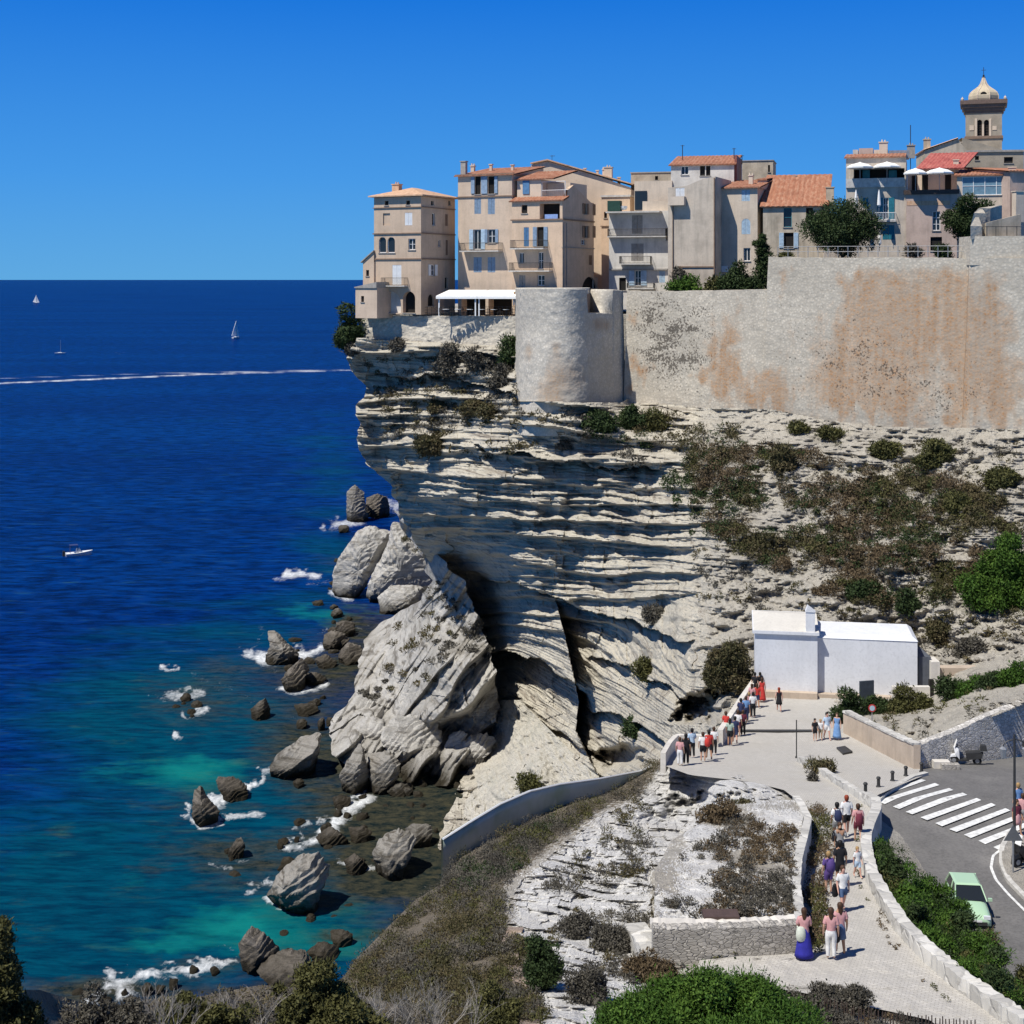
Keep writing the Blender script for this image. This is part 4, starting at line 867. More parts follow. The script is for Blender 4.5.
h.win(Z4(555,775,595,873), 'pane', bars=(1,2), frame=M_wpaint); h.win(Z4(545,906,604,975), 'dark'); h.band(192, t=.5, out=.25, m=M_dkwood, side=False); h.band(203, xa=907, xb=950, t=.5, out=.03, m=M_tileP, side=False, name='brick_band')
h.walls(); mb = MB(); zt = h.z(930,169,3); mb.box((0, 4.2, h.H), (h.W, 9, zt)); h.part(mb, 'upper_storey', M_cream)
for a, b_ in ((912,917),(922,928),(945,951)):
    mb = MB(); mb.box((h.u(a,4.2), 4.1, h.H+.1), (h.u(b_,4.2), 4.196, h.H+2)); h.part(mb, 'door', M_dark)
v, q = tilepatch((h.u(917,2.5)-.2,2.5,zt+.0), (h.u(964,2.5),2.5,zt+.0), (h.u(978,8),8,zt+2.2), (h.u(930,8),8,zt+2.2)); link('roof', np_mesh('roof', v, q), M_tileR, h.root)
h.chim(956, 160.5, 165, .6, 4, M_cream, False)
h = House('veranda_house', 'house with a glazed white-framed veranda below a tiled roof', 'house', 957, 1009, 175.5, 262, 163, -18, 9, M_lime)
h.win((962,176.5,1008,195), 'pane', glass=M_pale_gl, bars=(3,1), deep=.1); h.win((985,215,990,225), 'dark'); h.walls(); h.shed(1.3, .3, M_tile); h.chim(1012, 168, 185, .8, .4, M_cream, False)
h = House('edge_house', 'shaded house cut off by the right edge, beside the stone chimney stack', 'house', 1010, 1050, 172, 262, 160, 14, 9, M_pink); h.win((1014,200,1019,212), 'dark'); h.walls(); h.shed(1.0, .3, M_tile); h.chim(1018, 192, 215, 1.0, -.8, M_lime, False)
h = House('ridge_house', 'rubble-walled house on the skyline left of the bell tower', 'house', 925, 966, 150, 250, 182, -8, 8, M_weather)
h.win((938,153,943,156), 'dark'); h.walls(gable=lambda mb: mb.add([(0,0,h.H),(h.W,0,h.H),(h.W*.8,0,h.H+1.4),(0,8,h.H),(h.W,8,h.H),(h.W*.8,8,h.H+1.4)], [(0,1,2),(3,4,5),(0,2,5,3),(2,1,4,5)]))
v, q = tilepatch((-.2,-.2,h.H+.05), (-.2,8,h.H+.05), (h.W*.8,8,h.H+1.5), (h.W*.8,-.2,h.H+1.5)); link('roof', np_mesh('roof', v, q), M_tileP, h.root); h.chim(927,140,150,.8,2,M_weather); h.chim(911,146,152,.9,2,M_trimg); h.chim(957.5,143,150,.9,2,M_cream,False)
mb = MB(); mb.tube((h.u(910.5,2), 2, 2), (h.u(910.5,2), 2, h.z(910.5,125,2)), .05, n=4); h.part(mb, 'antenna', M_iron)
h = House('church_nave', 'grey rubble church body below the bell tower', 'church', 962, 1024, 152, 250, 186, -8, 12, M_stoneT)
h.win((1004,157,1013,163), 'dark'); h.win((975,156,979,160), 'dark'); h.walls(gable=lambda mb: mb.add([(0,0,h.H),(h.u(1002),0,h.H),(h.u(1002),0,h.H+.3),(0,0,h.H+1.9),(0,12,h.H),(h.u(1002),12,h.H),(h.u(1002),12,h.H+.3),(0,12,h.H+1.9)], [(0,1,2,3),(4,5,6,7),(3,2,6,7)]))
mb = MB(); mb.box((-.2,-.2,h.H-.002), (h.W+.2,.3,h.H+.25)); h.part(mb, 'coping', M_trimg)
# ---- bell tower
h = House('bell_tower', 'square stone bell tower with paired arched openings and ribbed ogee dome', 'bell tower', 965.5, 1002, 113, 200, 196, -18, 5.0, M_stoneT)
for a, b_ in ((784,809),(819,845)): h.win(Z4(a,306,b_,388), 'pane', glass=M_dark, frame=M_dkwood, bars=(0,5), arch=True, deep=.35)
h.walls(); W = h.W; Hh = h.H
for i, (o_, z0, z1) in enumerate(((.1,0,.35),(.28,.35,.75),(.48,.75,1.2),(.7,1.2,1.75))):
    mb = MB(); mb.box((-o_,-o_,Hh+z0+.002), (W+o_,h.D+o_,Hh+z1)); h.part(mb, 'cornice', plain('brown_cornice', (.16,.11,.085)))
z = h.z(984,137.5); mb = MB(); mb.box((-.15,-.15,z-.15), (W+.15,h.D+.15,z+.2)); h.part(mb, 'cornice', M_trimb)
mb = MB()
for r in ((772,300,784,392),(809,330,819,392),(845,300,857,392)):
    q = h.frect(Z4(*r)); mb.box((q[0], -.1, q[1]), (q[2], -.003, q[3]))
q = h.frect(Z4(745,335,768,360)); mb.box((q[0], -.06, q[1]), (q[2], -.003, q[3])); q = h.frect(Z4(862,338,884,358)); mb.box((q[0], -.06, q[1]), (q[2], -.003, q[3]))
h.part(mb, 'pale_surround', M_cream)
mb = MB(); R = W/2*.80; zb = Hh+1.76
prof = [(1.0,0),(1.06,.35),(1.06,.75),(.98,1.15),(.80,1.5),(.58,1.8),(.38,2.1),(.26,2.4),(.17,2.8),(.10,3.15),(.07,3.4)]
mb.lathe([(r*R*1.05, z_) for r, z_ in prof], (W/2, h.D/2, zb), 8, PI/8); dm = h.part(mb, 'dome', plaster('dome_render', (.56,.47,.33), .45))
mb = MB()
for k in range(8):
    t = PI/8+2*PI*k/8
    for (r0, z0), (r1, z1) in zip(prof[:-1], prof[1:]):
        mb.tube((W/2+r0*R*1.05*math.cos(t), h.D/2+r0*R*1.05*math.sin(t), zb+z0), (W/2+r1*R*1.05*math.cos(t), h.D/2+r1*R*1.05*math.sin(t), zb+z1), .07, n=5)
h.part(mb, 'rib', M_cream, dm)
mb = MB(); mb.lathe([(.42,0),(.42,.12),(.28,.12)], (0,0,0), 14)
for i_, q in enumerate(mb.v): mb.v[i_] = (W/2+q[0], h.D/2-R*.97-q[2]*.6, zb+.85+q[1]*.9)
h.part(mb, 'round_window', M_dark, dm)
mb = MB(); mb.lathe([(.2,3.35),(.25,3.45),(.08,3.55),(.15,3.7),(.02,3.8)], (W/2, h.D/2, zb), 8); mb.tube((W/2,h.D/2,zb+3.7), (W/2,h.D/2,zb+4.8), .035, n=4); mb.tube((W/2-.3,h.D/2,zb+4.4), (W/2+.3,h.D/2,zb+4.4), .03, n=4); h.part(mb, 'finial', M_iron)
for cx, cy in ((-.4,-.4),(W+.4,-.4),(-.4,h.D+.4),(W+.4,h.D+.4)):
    mb = MB(); mb.lathe([(.16,0),(.2,.2),(.05,.4),(.0,.55)], (cx, cy, Hh+1.76), 6); h.part(mb, 'corner_ornament', M_cream)
# upper street level behind the high rampart
b = MB(); b.prism([(44,166),(60,158),(110,140),(140,136),(200,136),(200,400),(70,400),(44,200)], 55.7, 61.6); tag(b.build('street', M_soil), kind='structure')

# ------------------------------------------------------------------ ramparts
def wallgrid(name, pts, thick, n, mrows, m, batter=0, rough=.07, seed=0, zb_pad=3, attrs=None, topj=.06, smooth=False, flare=None):
    "pts: (px, depth, y_top, y_bottom)"
    a = np.array(pts, float); X = (a[:, 0]-512)*a[:, 1]/F; Y = a[:, 1]
    zt = H-(a[:, 2]-HZ)*a[:, 1]/F; zb = H-(a[:, 3]-HZ)*a[:, 1]/F-zb_pad
    s = np.r_[0, np.cumsum(np.maximum(np.hypot(np.diff(X), np.diff(Y)), .02))]; t = np.linspace(0, s[-1], n)
    t = np.sort(np.r_[t, s[1:-1]])
    X, Y, zt, zb = (np.interp(t, s, q) for q in (X, Y, zt, zb)); n = len(t)
    if smooth and n > 200:
        kk = np.ones(31)/31
        for _ in range(2): X = np.convolve(np.pad(X, 15, mode='edge'), kk, 'valid'); Y = np.convolve(np.pad(Y, 15, mode='edge'), kk, 'valid')
    dx, dy = np.gradient(X), np.gradient(Y); L = np.hypot(dx, dy)+1e-9; nx, ny = dy/L, -dx/L
    zt = zt+fbm(t/.9, t*0, oct=3, seed=seed)*topj
    r = np.linspace(0, 1, mrows)[:, None]; z = zb+(zt-zb)*r
    off = batter*(1-r)+fbm(t[None]/.8+0*z, z/.5, oct=4, seed=seed+1)*rough+fbm(t[None]/6+0*z, z/5, oct=2, seed=seed+2)*rough*2
    if flare is not None: off = off+flare(1-r)
    vx = X+nx*off; vy = Y+ny*off
    top = np.stack([X-nx*thick, Y-ny*thick, zt+.0*zt], 1); bot = np.stack([X-nx*thick, Y-ny*thick, zb], 1)
    v = np.concatenate([np.stack([vx, vy, z], 2).reshape(-1, 3), top, bot]); i = np.arange((mrows+2)*n).reshape(mrows+2, n)
    q = np.stack([i[:-1, :-1], i[:-1, 1:], i[1:, 1:], i[1:, :-1]], 2).reshape(-1, 4)
    px = v[:, 0]*F/v[:, 1]+512; py = HZ+(H-v[:, 2])*F/v[:, 1]
    at = {k: f(px, py) for k, f in attrs.items()} if attrs else None
    return link(name, np_mesh(name, v, q, attrs=at, smooth=smooth), m)
def rampmat(name, base, rustc, rub=2.6, holes=.8):
    m = bpy.data.materials.new(name); nt, b = nodes(m); co = coords(nt)
    vo = N(nt, 'TexVoronoi', Scale=rub); nt.links.new(coords(nt, (1, 1, 1.1)), vo.inputs['Vector'])
    n1 = noise(nt, co, 1.2, 6, .75); n2 = noise(nt, co, 4.5, 3, .6); n0 = noise(nt, co, .16, 5, .6); nv = noise(nt, coords(nt, (1.1, 1.1, .07)), 1, 5, .65)
    c = ramp(nt, n1, [(.3, tuple(q*.66 for q in base)), (.5, base), (.75, tuple(min(1, q*1.15) for q in base))])
    c = mix(nt, ramp(nt, n0, [(.42, 0.), (.62, .5)]), c, tuple(q*.62 for q in base))
    rr = N(nt, 'Math', operation='MULTIPLY_ADD'); nt.links.new(n1, rr.inputs[0]); rr.inputs[1].default_value = 1.3; r2 = N(nt, 'Math', operation='MULTIPLY_ADD'); nt.links.new(nv, r2.inputs[0]); r2.inputs[1].default_value = .8; nt.links.new(rr.outputs[0], r2.inputs[2])
    a = N(nt, 'Attribute', attribute_name='rust'); nt.links.new(a.outputs['Fac'], rr.inputs[2]); mm_ = N(nt, 'MapRange'); nt.links.new(r2.outputs[0], mm_.inputs[0]); mm_.inputs[1].default_value = 1.36; mm_.inputs[2].default_value = 1.98
    c = mix(nt, ramp(nt, mm_.outputs[0], [(0., 0.), (1., .92)]), c, mix(nt, nv, rustc, tuple(q*.55 for q in rustc)))
    vr = ramp(nt, vo.outputs['Distance'], [(.12, 0.), (.55, .55)]); c = mix(nt, vr, c, tuple(q*.55 for q in base))
    pt = N(nt, 'Math', operation='MULTIPLY_ADD'); nt.links.new(n2, pt.inputs[0]); pt.inputs[1].default_value = -1.6
    a2 = N(nt, 'Attribute', attribute_name='pit'); nt.links.new(a2.outputs['Fac'], pt.inputs[2])
    c = mix(nt, ramp(nt, pt.outputs[0], [(0., 0.), (.12, holes)]), c, (.06, .05, .04))
    nt.links.new(c, b.inputs['Base Color']); b.inputs['Roughness'].default_value = .92; b.inputs['Specular IOR Level'].default_value = .08
    ad = N(nt, 'Math', operation='SUBTRACT'); nt.links.new(n2, ad.inputs[0]); nt.links.new(vo.outputs['Distance'], ad.inputs[1]); bump(nt, b, ad.outputs[0], .30, .07)
    MAT[name] = m; return m
M_ramp = rampmat('rampart_rubble', (.60, .54, .44), (.52, .25, .09), 3.4); M_bast = rampmat('bastion_render', (.65, .595, .50), (.50, .33, .20), 3.5, .45)
M_terr = rampmat('terrace_masonry', (.60, .55, .46), (.4, .3, .2), 2.4)
def rust(x, y):
    w = x+fbm(x/14, y/14, seed=131)*14; z = y+fbm(x/10, y/30, seed=132)*22
    b = np.minimum(.80, blob(w, z, [(885,315,42,45,.85),(850,350,60,40,.6),(955,310,26,60,.8),(905,330,30,90,.55),(960,380,14,70,.7),(715,370,20,32,.75),(728,350,16,40,.6),(752,395,26,25,.65),(640,372,14,16,.8),(632,318,7,14,.7),(1005,350,22,60,.55),(1000,410,30,30,.6),(785,275,14,14,.6),(848,285,9,12,.5),(775,395,18,22,.7),(890,410,40,25,.6),(860,395,60,20,.4),(740,325,20,20,.2),(990,300,16,40,.4),(835,385,40,30,.3),(985,385,26,50,.35)]))
    return b*sst(254, 275, y)
def pit(x, y): return .50+.22*blob(x, y, [(655,335,30,45,1.3),(870,370,80,45,.9),(690,360,30,40,.7),(960,400,60,30,.6),(820,310,60,40,.3),(700,330,30,40,.6)])*(1+fbm(x/12, y/8, seed=133))
at = {'rust': rust, 'pit': pit}
o = wallgrid('rampart', [(627,163,291,400),(690,158.5,291,412),(767.6,151,289.5,415),(768.4,150.8,257,417),(830,146.5,257.5,432),(890,142.5,257.5,438),(969,138,258,442),(970,137.2,258,442),(1024,135,258,442),(1160,131,258,442)], 2.2, 900, 130, M_ramp, batter=.9, seed=140, attrs=at, rough=.018)
tag(o, 'long high citadel rampart of pale rubble with large orange patches', 'rampart')
o = wallgrid('bastion', [(515.5,176,288,400),(516.5,166,288,405),(521,161,288,407),(533,157.4,288,408),(548,156,288,408),(563,155.4,288,408),(577,155.9,288.5,408),(588,157.2,289,408),(589,157.4,313,408),(612,161.5,313,405),(613,161.7,289.5,405),(627,164,290.5,403)], 3.0, 320, 100, M_bast, batter=.0, seed=150,
   attrs={'rust': lambda x, y: blob(x, y, [(553,378,14,26,.75),(575,375,14,20,.7),(529,352,5,12,.8),(556,348,5,10,.6),(545,395,22,14,.5),(601,325,12,9,.9)]), 'pit': lambda x, y: .36+.3*blob(x, y, [(602,380,14,40,.8),(550,390,40,16,.5)])}, rough=.05, topj=.02, smooth=True, flare=lambda r: .7*r**2)
tag(o, 'rounded grey rendered bastion projecting left of the long rampart', 'bastion')
b = MB(); c_ = [P(x, y, Y) for x, y, Y in ((517,288,166),(533,288,158.2),(563,288,157),(588,289,161),(590,286,170),(530,285,172))]
zc = c_[0][2]; b.prism([(p[0], p[1]) for p in c_], zc-.6, zc+.02); tag(b.build('bastion_roof', M_concrete), 'flat pale capping slab on top of the rounded bastion', 'slab')
o = wallgrid('terrace_wall', [(360,182.3,313,343),(380,181,316,345),(430,177.5,316,347),(480,174,316,350),(517,171.5,316,358)], 1.2, 260, 40, M_terr, batter=.3, seed=160, zb_pad=.4, attrs={'rust': lambda x, y: 0*x, 'pit': lambda x, y: .50+.12*fbm(x/10, y/8, seed=3)}, rough=.12)
tag(o, 'rough pale stone retaining wall under the restaurant terrace', 'wall')
# parapet block on the rampart at the right
R = V(970, 262, 137.0); rt = empty('stone_parapet', R, 0, 'weathered stone parapet block with curved stub wall at the right end of the rampart', 'parapet')
def L(x, y, Y): p = V(x, y, Y)-R; return p
b = MB(); p0 = L(970,263,136.2); p1 = L(1060,263,134.5); z1 = L(970,236,136.2).z
b.hexa([(0,0,-.3),(p1.x,p1.y,-.3),(p1.x,p1.y+3.5,-.3),(0,3.5,-.3),(0.05,.15,z1),(p1.x,p1.y+.15,z1),(p1.x,p1.y+3.5,z1),(0.05,3.5,z1)])
o = b.build('base', M_ramp, rt)
b = MB(); pts = [L(970.5,236,136.8), L(974,236,138), L(979,236,140), L(999,236,143)]
tops = [L(970.5,226,136.8).z, L(974,213,138).z, L(980,208,140).z, L(998,205,143).z]
for i in range(3):
    p, q = pts[i], pts[i+1]; b.hexa([(p.x,p.y,z1-.3),(q.x,q.y,z1-.3),(q.x+.5,q.y+.6,z1-.3),(p.x+1.3,p.y+.6,z1-.3),(p.x,p.y,tops[i]),(q.x,q.y,tops[i+1]),(q.x+.5,q.y+.6,tops[i+1]),(p.x+1.3,p.y+.6,tops[i])])
b.build('stub_wall', M_ramp, rt)
b = MB(); p = L(986,236,137.5); q = L(1021,236,139); za = L(986,223,137.5).z; zb_ = L(1021,214,139).z
b.hexa([(p.x,p.y,z1+.01),(q.x,q.y,z1+.01),(q.x,q.y+.4,z1+.01),(p.x,p.y+.4,z1+.01),(p.x,p.y,za),(q.x,q.y,zb_),(q.x,q.y+.4,zb_),(p.x,p.y+.4,za)]); b.build('ramp_wall', M_weather, rt)
b = MB()
for x in (988, 997, 1008, 1018): p = L(x,236,136.4); b.tube((p.x,p.y+.3,z1), (p.x,p.y+.3,z1+.95), .035, n=5)
p = L(986,236,136.4); q = L(1022,236,136.4); b.tube((p.x,p.y+.3,z1+.9), (q.x,q.y+.3,z1+.9), .03, n=5); b.build('railing', M_iron, rt)
# metal railing along the rampart top
rt = empty('metal_railing', V(778,257,149.5), 0, 'thin metal railing along the top of the high rampart', 'railing'); b = MB()
xs_ = np.linspace(778, 968, 20); pr = None
for x in xs_:
    Y = float(np.interp(x, [768,830,890,969], [151.6,147.3,143.3,138.8])); p = V(x, 257, Y)-rt.location; b.tube(p, p+Vector((0,0,1.1)), .035, n=4)
    if pr is not None:
        for hh in (.55, 1.08): b.tube(pr+Vector((0,0,hh)), p+Vector((0,0,hh)), .028, n=4)
    pr = p
b.build('rail', M_metalg, rt)

# ------------------------------------------------------------------ restaurant terrace
rt = empty('awning', V(440,300,174), math.radians(-20), 'long white restaurant awning on posts beneath the tall house', 'awning')
Li = rt.matrix_world
def LL(o, p): return Matrix.Rotation(-o.rotation_euler.z, 3, 'Z')@(p-Vector(o.location))
for i, (xa, xb) in enumerate(((436,477),(476,521))):
    A = LL(rt, V(xa+13,290.5,178.5 - i*2.4)); B = LL(rt, V(xb+(11 if i == 0 else 4),290.5,176.5-i*2.4)); Cc = LL(rt, V(xb,296.5,172.7-i*2)); Dd = LL(rt, V(xa,296.5,174.8-i*2))
    mb = MB(); up = Vector((0,0,.08)); mb.hexa([Dd,Cc,B,A,Dd+up,Cc+up,B+up,A+up]); dn = Vector((0,0,-.28)); off = Vector((0,-.05,0))
    mb.hexa([Dd+off+dn,Cc+off+dn,Cc+dn-off*.02,Dd+dn-off*.02,Dd+off,Cc+off,Cc-off*.02,Dd-off*.02]); mb.build('canopy', M_canvas, rt)
    for q in (Dd, Cc): mb = MB(); mb.box((q.x-.07+(.3 if q is Dd else -.3), q.y+.2, q.z-2.35), (q.x+.07+(.3 if q is Dd else -.3), q.y+.34, q.z-.01)); mb.build('post', M_wpaint, rt)
rt = empty('terrace_railing', V(376,315,180.6), 0, 'thin dark railing along the edge of the restaurant terrace', 'railing'); b = MB(); pr = None
for x in np.linspace(405, 516, 26):
    Y = float(np.interp(x, [360,380,430,480,517], [182,180.7,177.2,173.7,171.2]))+.5; p = V(x, 316, Y)-Vector(rt.location); b.tube(p, p+Vector((0,0,1.15)), .035, n=4)
    if pr is not None:
        for hh in (.4, .75, 1.1): b.tube(pr+Vector((0,0,hh)), p+Vector((0,0,hh)), .022, n=4)
    pr = p
b.build('rail', M_iron, rt)
def cafe_table(x, Y, lab):
    rt = empty('cafe_table', (V(x,300,Y).x, Y, 55.6), 0, lab, 'table', 'cafe tables under the awning')
    b = MB(); b.lathe([(.42,.72),(.42,.76)], n=10); b.build('table_top', M_wpaint, rt); b = MB(); b.tube((0,0,.02), (0,0,.72), .04); b.lathe([(.25,0),(.22,.03)], n=8); b.build('pedestal', M_iron, rt)
def cafe_chair(x, Y, rz, lab):
    rt = empty('cafe_chair', (V(x,300,Y).x, Y, 55.6), rz, lab, 'chair', 'cafe chairs under the awning')
    b = MB(); b.box((-.22,-.22,.43), (.22,.22,.47)); b.build('seat', M_dkwood, rt); b = MB(); b.box((-.22,.18,.55), (.22,.22,.92)); b.build('backrest', M_dkwood, rt)
    for sx in (-.2,.2):
        for sy in (-.2,.2): b = MB(); b.tube((sx,sy,0), (sx,sy,.43 if sy < 0 else .9), .02, n=4); b.build('leg', M_iron, rt)
for i, x in enumerate((446, 458, 470, 482, 494, 506)):
    cafe_table(x, 174.2-i*.35, 'small round cafe table in the shade under the white awning')
    cafe_chair(x-5, 174.4-i*.35, 1.5, 'dark cafe chair in the shade under the white awning'); cafe_chair(x+5, 174.0-i*.35, -1.5, 'dark cafe chair in the shade under the white awning')
# parasols on the roof terraces
def parasol(x, y, Y, r, hgt, lab, closed=False, grp='white parasols on the roof terraces'):
    p = V(x, y, Y); rt = empty('parasol', (p.x, p.y, p.z-hgt), 0, lab, 'parasol', grp)
    b = MB(); b.tube((0,0,0), (0,0,hgt), .03, n=6); b.build('pole', M_metalg, rt); b = MB()
    if closed: b.lathe([(.05,hgt-1.9),(.22,hgt-1.7),(.16,hgt-.9),(.1,hgt-.3),(.02,hgt+.05)], n=8)
    else:
        b.lathe([(r,-.52+hgt),(r*.66,-.24+hgt),(.2,hgt-.02),(.02,hgt+.06)], n=8); b.lathe([(r*.99,-.68+hgt),(r,-.522+hgt)], n=8)
    b.build('canopy', M_canvas, rt)
parasol(860,162.5,164.2,1.55,2.5,'open white parasol, leftmost on the grey terrace house'); parasol(887,162,164.4,1.6,2.5,'open white parasol second from the left on the grey terrace house')
parasol(915.5,168.5,162.6,1.35,2.5,'open white parasol on the left of the red-roofed terrace'); parasol(939.5,168,162.4,1.6,2.5,'open white parasol on the right of the red-roofed terrace')
parasol(856,190,163.5,.4,2.4,'folded white parasol hanging beside the shuttered window at the left corner',True,'folded parasols'); parasol(879,190,163,.4,2.5,'folded white parasol beside the teal shuttered balcony door',True,'folded parasols'); parasol(879.5,228,158,.4,2.6,'folded white parasol behind the rampart railing',True,'folded parasols')
# ------------------------------------------------------------------ plaza, path, road
xs, ys = grid_px(682, 1045, 300, [(682,735),(690,748),(712,733),(740,716),(748,672),(765,663),(775,690),(782,752),(790,784),(800,797),(812,805),(830,808),(870,802),(900,800),(950,800),(960,700),(985,690),(990,790),(1005,860),(1020,930),(1045,960)],
   [(682,925),(700,925),(712,850),(735,849),(750,885),(768,921),(775,925),(785,900),(797,873),(815,877),(845,866),(880,868),(905,884),(930,900),(955,925),(980,955),(1003,985),(1045,1045)], 260)
v, q = relief(xs, ys, lambda x, y: Yp_(y)-fbm(x/14, y/7, oct=3, seed=170)*.10)
def pavemat():
    m = bpy.data.materials.new('stone_paving_slabs'); nt, b = nodes(m); co = coords(nt)
    br = N(nt, 'TexBrick', Scale=2.2); br.inputs['Mortar Size'].default_value = .03; br.inputs['Color1'].default_value = (.52,.495,.45,1); br.inputs['Color2'].default_value = (.45,.43,.39,1); br.inputs['Mortar'].default_value = (.33,.31,.28,1)
    mp = coords(nt, (1,1,0), rot=(0,0,.35)); nt.links.new(mp, br.inputs['Vector'])
    n = noise(nt, co, .5, 6, .65); n2 = noise(nt, co, 6, 4, .7)
    c = mix(nt, ramp(nt, n, [(.42, 0.), (.7, .55)]), br.outputs['Color'], (.40,.375,.33)); c = mix(nt, ramp(nt, n2, [(.35, .5), (.5, 0.)]), c, (.36,.34,.30))
    nt.links.new(c, b.inputs['Base Color']); b.inputs['Roughness'].default_value = .9; b.inputs['Specular IOR Level'].default_value = .12
    bump(nt, b, n2, .3, .04); return m
M_pv = pavemat(); tag(link('path', np_mesh('path', v, q), M_pv), kind='structure')
def asphalt():
    m = bpy.data.materials.new('asphalt'); nt, b = nodes(m); co = coords(nt); n = noise(nt, co, .35, 6, .6); n2 = noise(nt, co, 7, 4, .7)
    c = ramp(nt, n, [(.3, (.12,.115,.108)), (.55, (.16,.153,.144)), (.75, (.21,.20,.185))]); c = mix(nt, ramp(nt, n2, [(.4, .4), (.55, 0.)]), c, (.06,.058,.055))
    nt.links.new(c, b.inputs['Base Color']); n3 = noise(nt, coords(nt, (.5, .09, 1)), 1.0, 4, .7); c = mix(nt, ramp(nt, n3, [(.5, 0.), (.7, .6)]), c, (.19,.182,.168)); nt.links.new(c, b.inputs['Base Color']); b.inputs['Roughness'].default_value = .85; bump(nt, b, n2, .2, .02); return m
xs, ys = grid_px(744, 1060, 130, [(744,1120),(757,1020),(768,921),(775,925),(785,900),(797,873),(812,872),(850,868),(900,878),(940,910),(980,960),(1060,1060)], [(744,1180),(1060,1300)], 120)
v, q = relief(xs, ys, lambda x, y: Yr_(y)); tag(link('road', np_mesh('road', v, q), asphalt()), kind='structure')
# zebra crossing, painted line, kerbs
M_paint = plain('road_paint', (.74,.74,.71), .8, var=.17, vs=4.5)
def z4(X, Y): return (824+X/5.12, 640+Y/5.12)
strp = [((500,714),(522,722),(255,818),(228,812)),((568,735),(592,746),(312,844),(280,830)),((640,761),(663,771),(386,871),(352,858)),((710,784),(735,795),(452,899),(418,886)),((782,810),(806,822),(528,930),(494,915)),((856,838),(880,850),(604,961),(570,945)),((930,866),(954,879),(678,989),(640,975)),((1003,897),(1030,908),(752,1019),(716,1003)),((1075,925),(1100,938),(826,1048),(790,1032)),((1150,955),(1175,968),(900,1078),(866,1062))]
for i, st in enumerate(strp):
    pts = [onroad(*z4(*p)) for p in st]; n = 14; vv = []
    for k in range(n+1):
        t = k/n
        for a, b_ in ((pts[0], pts[3]), (pts[1], pts[2])):
            p = a+(b_-a)*t; x_, y_ = p.x*F/p.y+512, HZ+(H-p.z)*F/p.y; Yq = p.y; hq = np.interp(Yq, [r[0] for r in RT], [r[1] for r in RT]); vv.append((p.x, p.y, H-hq+.012))
    mb = MB(); mb.add(vv, [(2*k, 2*k+1, 2*k+3, 2*k+2) for k in range(n)])
    tag(mb.build('crossing_stripe', M_paint), kind='structure')
def zroad(Yq): return H-float(np.interp(Yq, [r[0] for r in RT], [r[1] for r in RT]))
def zpath(Yq): return H-float(np.interp(Yq, [r[0] for r in PT], [r[1] for r in PT]))
def dense(pts, n=60):
    a = np.array(pts, float); s = np.r_[0, np.cumsum(np.hypot(*np.diff(a, axis=0).T))]; t = np.linspace(0, s[-1], n)
    return list(zip(np.interp(t, s, a[:, 0]), np.interp(t, s, a[:, 1])))
ln = [onroad(x, y, .012) for x, y in dense([(1003,848),(993,856),(991,868),(996,880),(1008,894),(1030,916)], 30)]
mb = MB(); mb.sweep(ln, [(-.06,0),(.06,0),(.06,.004),(-.06,.004)]); tag(mb.build('road_line', M_paint), kind='structure')
M_kerb = plain('kerb_stone', (.55,.53,.48), .85, var=.15, vs=4)
isl = [(1010,834),(1001,850),(1001,866),(1008,882),(1040,915),(1140,915),(1140,830)]
ip = [onroad(x, y) for x, y in isl]; mb = MB(); zz = [p.z for p in ip]; n = len(ip)
mb.add([(p.x,p.y,p.z-.1) for p in ip]+[(p.x,p.y,p.z+.14) for p in ip], [tuple(range(n)), tuple(range(n,2*n))]+[(k,(k+1)%n,n+(k+1)%n,n+k) for k in range(n)]); tag(mb.build('pavement', M_soil), kind='structure')
kp = [onroad(x, y) for x, y in dense(isl[:5], 30)]; mb = MB(); mb.sweep([(p.x,p.y,p.z) for p in kp], [(-.14,-.05),(.08,-.05),(.08,.15),(-.14,.15)]); tag(mb.build('kerb', M_kerb), kind='structure')
kp = [onpath(x, y) for x, y in dense([(926,774),(912,777),(897,784),(884,790),(874,797),(870,803)], 24)]; mb = MB(); mb.sweep([(p.x,p.y,zroad(p.y)) for p in kp], [(-.16,-.1),(.12,-.1),(.12,.17),(-.16,.17)]); tag(mb.build('kerb', M_kerb), kind='structure')
p = onpath(843,751); mb = MB()
c_ = [onpath(836.5,749), onpath(845,747.5), onpath(852.5,753), onpath(843,755)]; mb.add([(q.x,q.y,zpath(q.y)+.10) for q in c_]+[(q.x,q.y,zpath(q.y)-.1) for q in c_], [(0,1,2,3),(0,1,5,4),(1,2,6,5),(2,3,7,6),(3,0,4,7)])
tag(mb.build('drain_cover', M_iron), 'dark square drain cover set in the pale paving of the plaza', 'drain cover')
mb = MB(); a = onpath(726,731); b_ = onpath(812,731); c2 = onpath(812,732.6); d2 = onpath(722,732.6)
mb.add([(q.x,q.y,zpath(q.y)+.09) for q in (a,b_,c2,d2)]+[(q.x,q.y,zpath(q.y)-.1) for q in (a,b_,c2,d2)], [(0,1,2,3),(0,1,5,4),(1,2,6,5),(2,3,7,6),(3,0,4,7)])
tag(mb.build('dark_strip', M_iron), 'long thin dark strip running straight across the plaza', 'drain')  # thin dark strip laid across the plaza paving

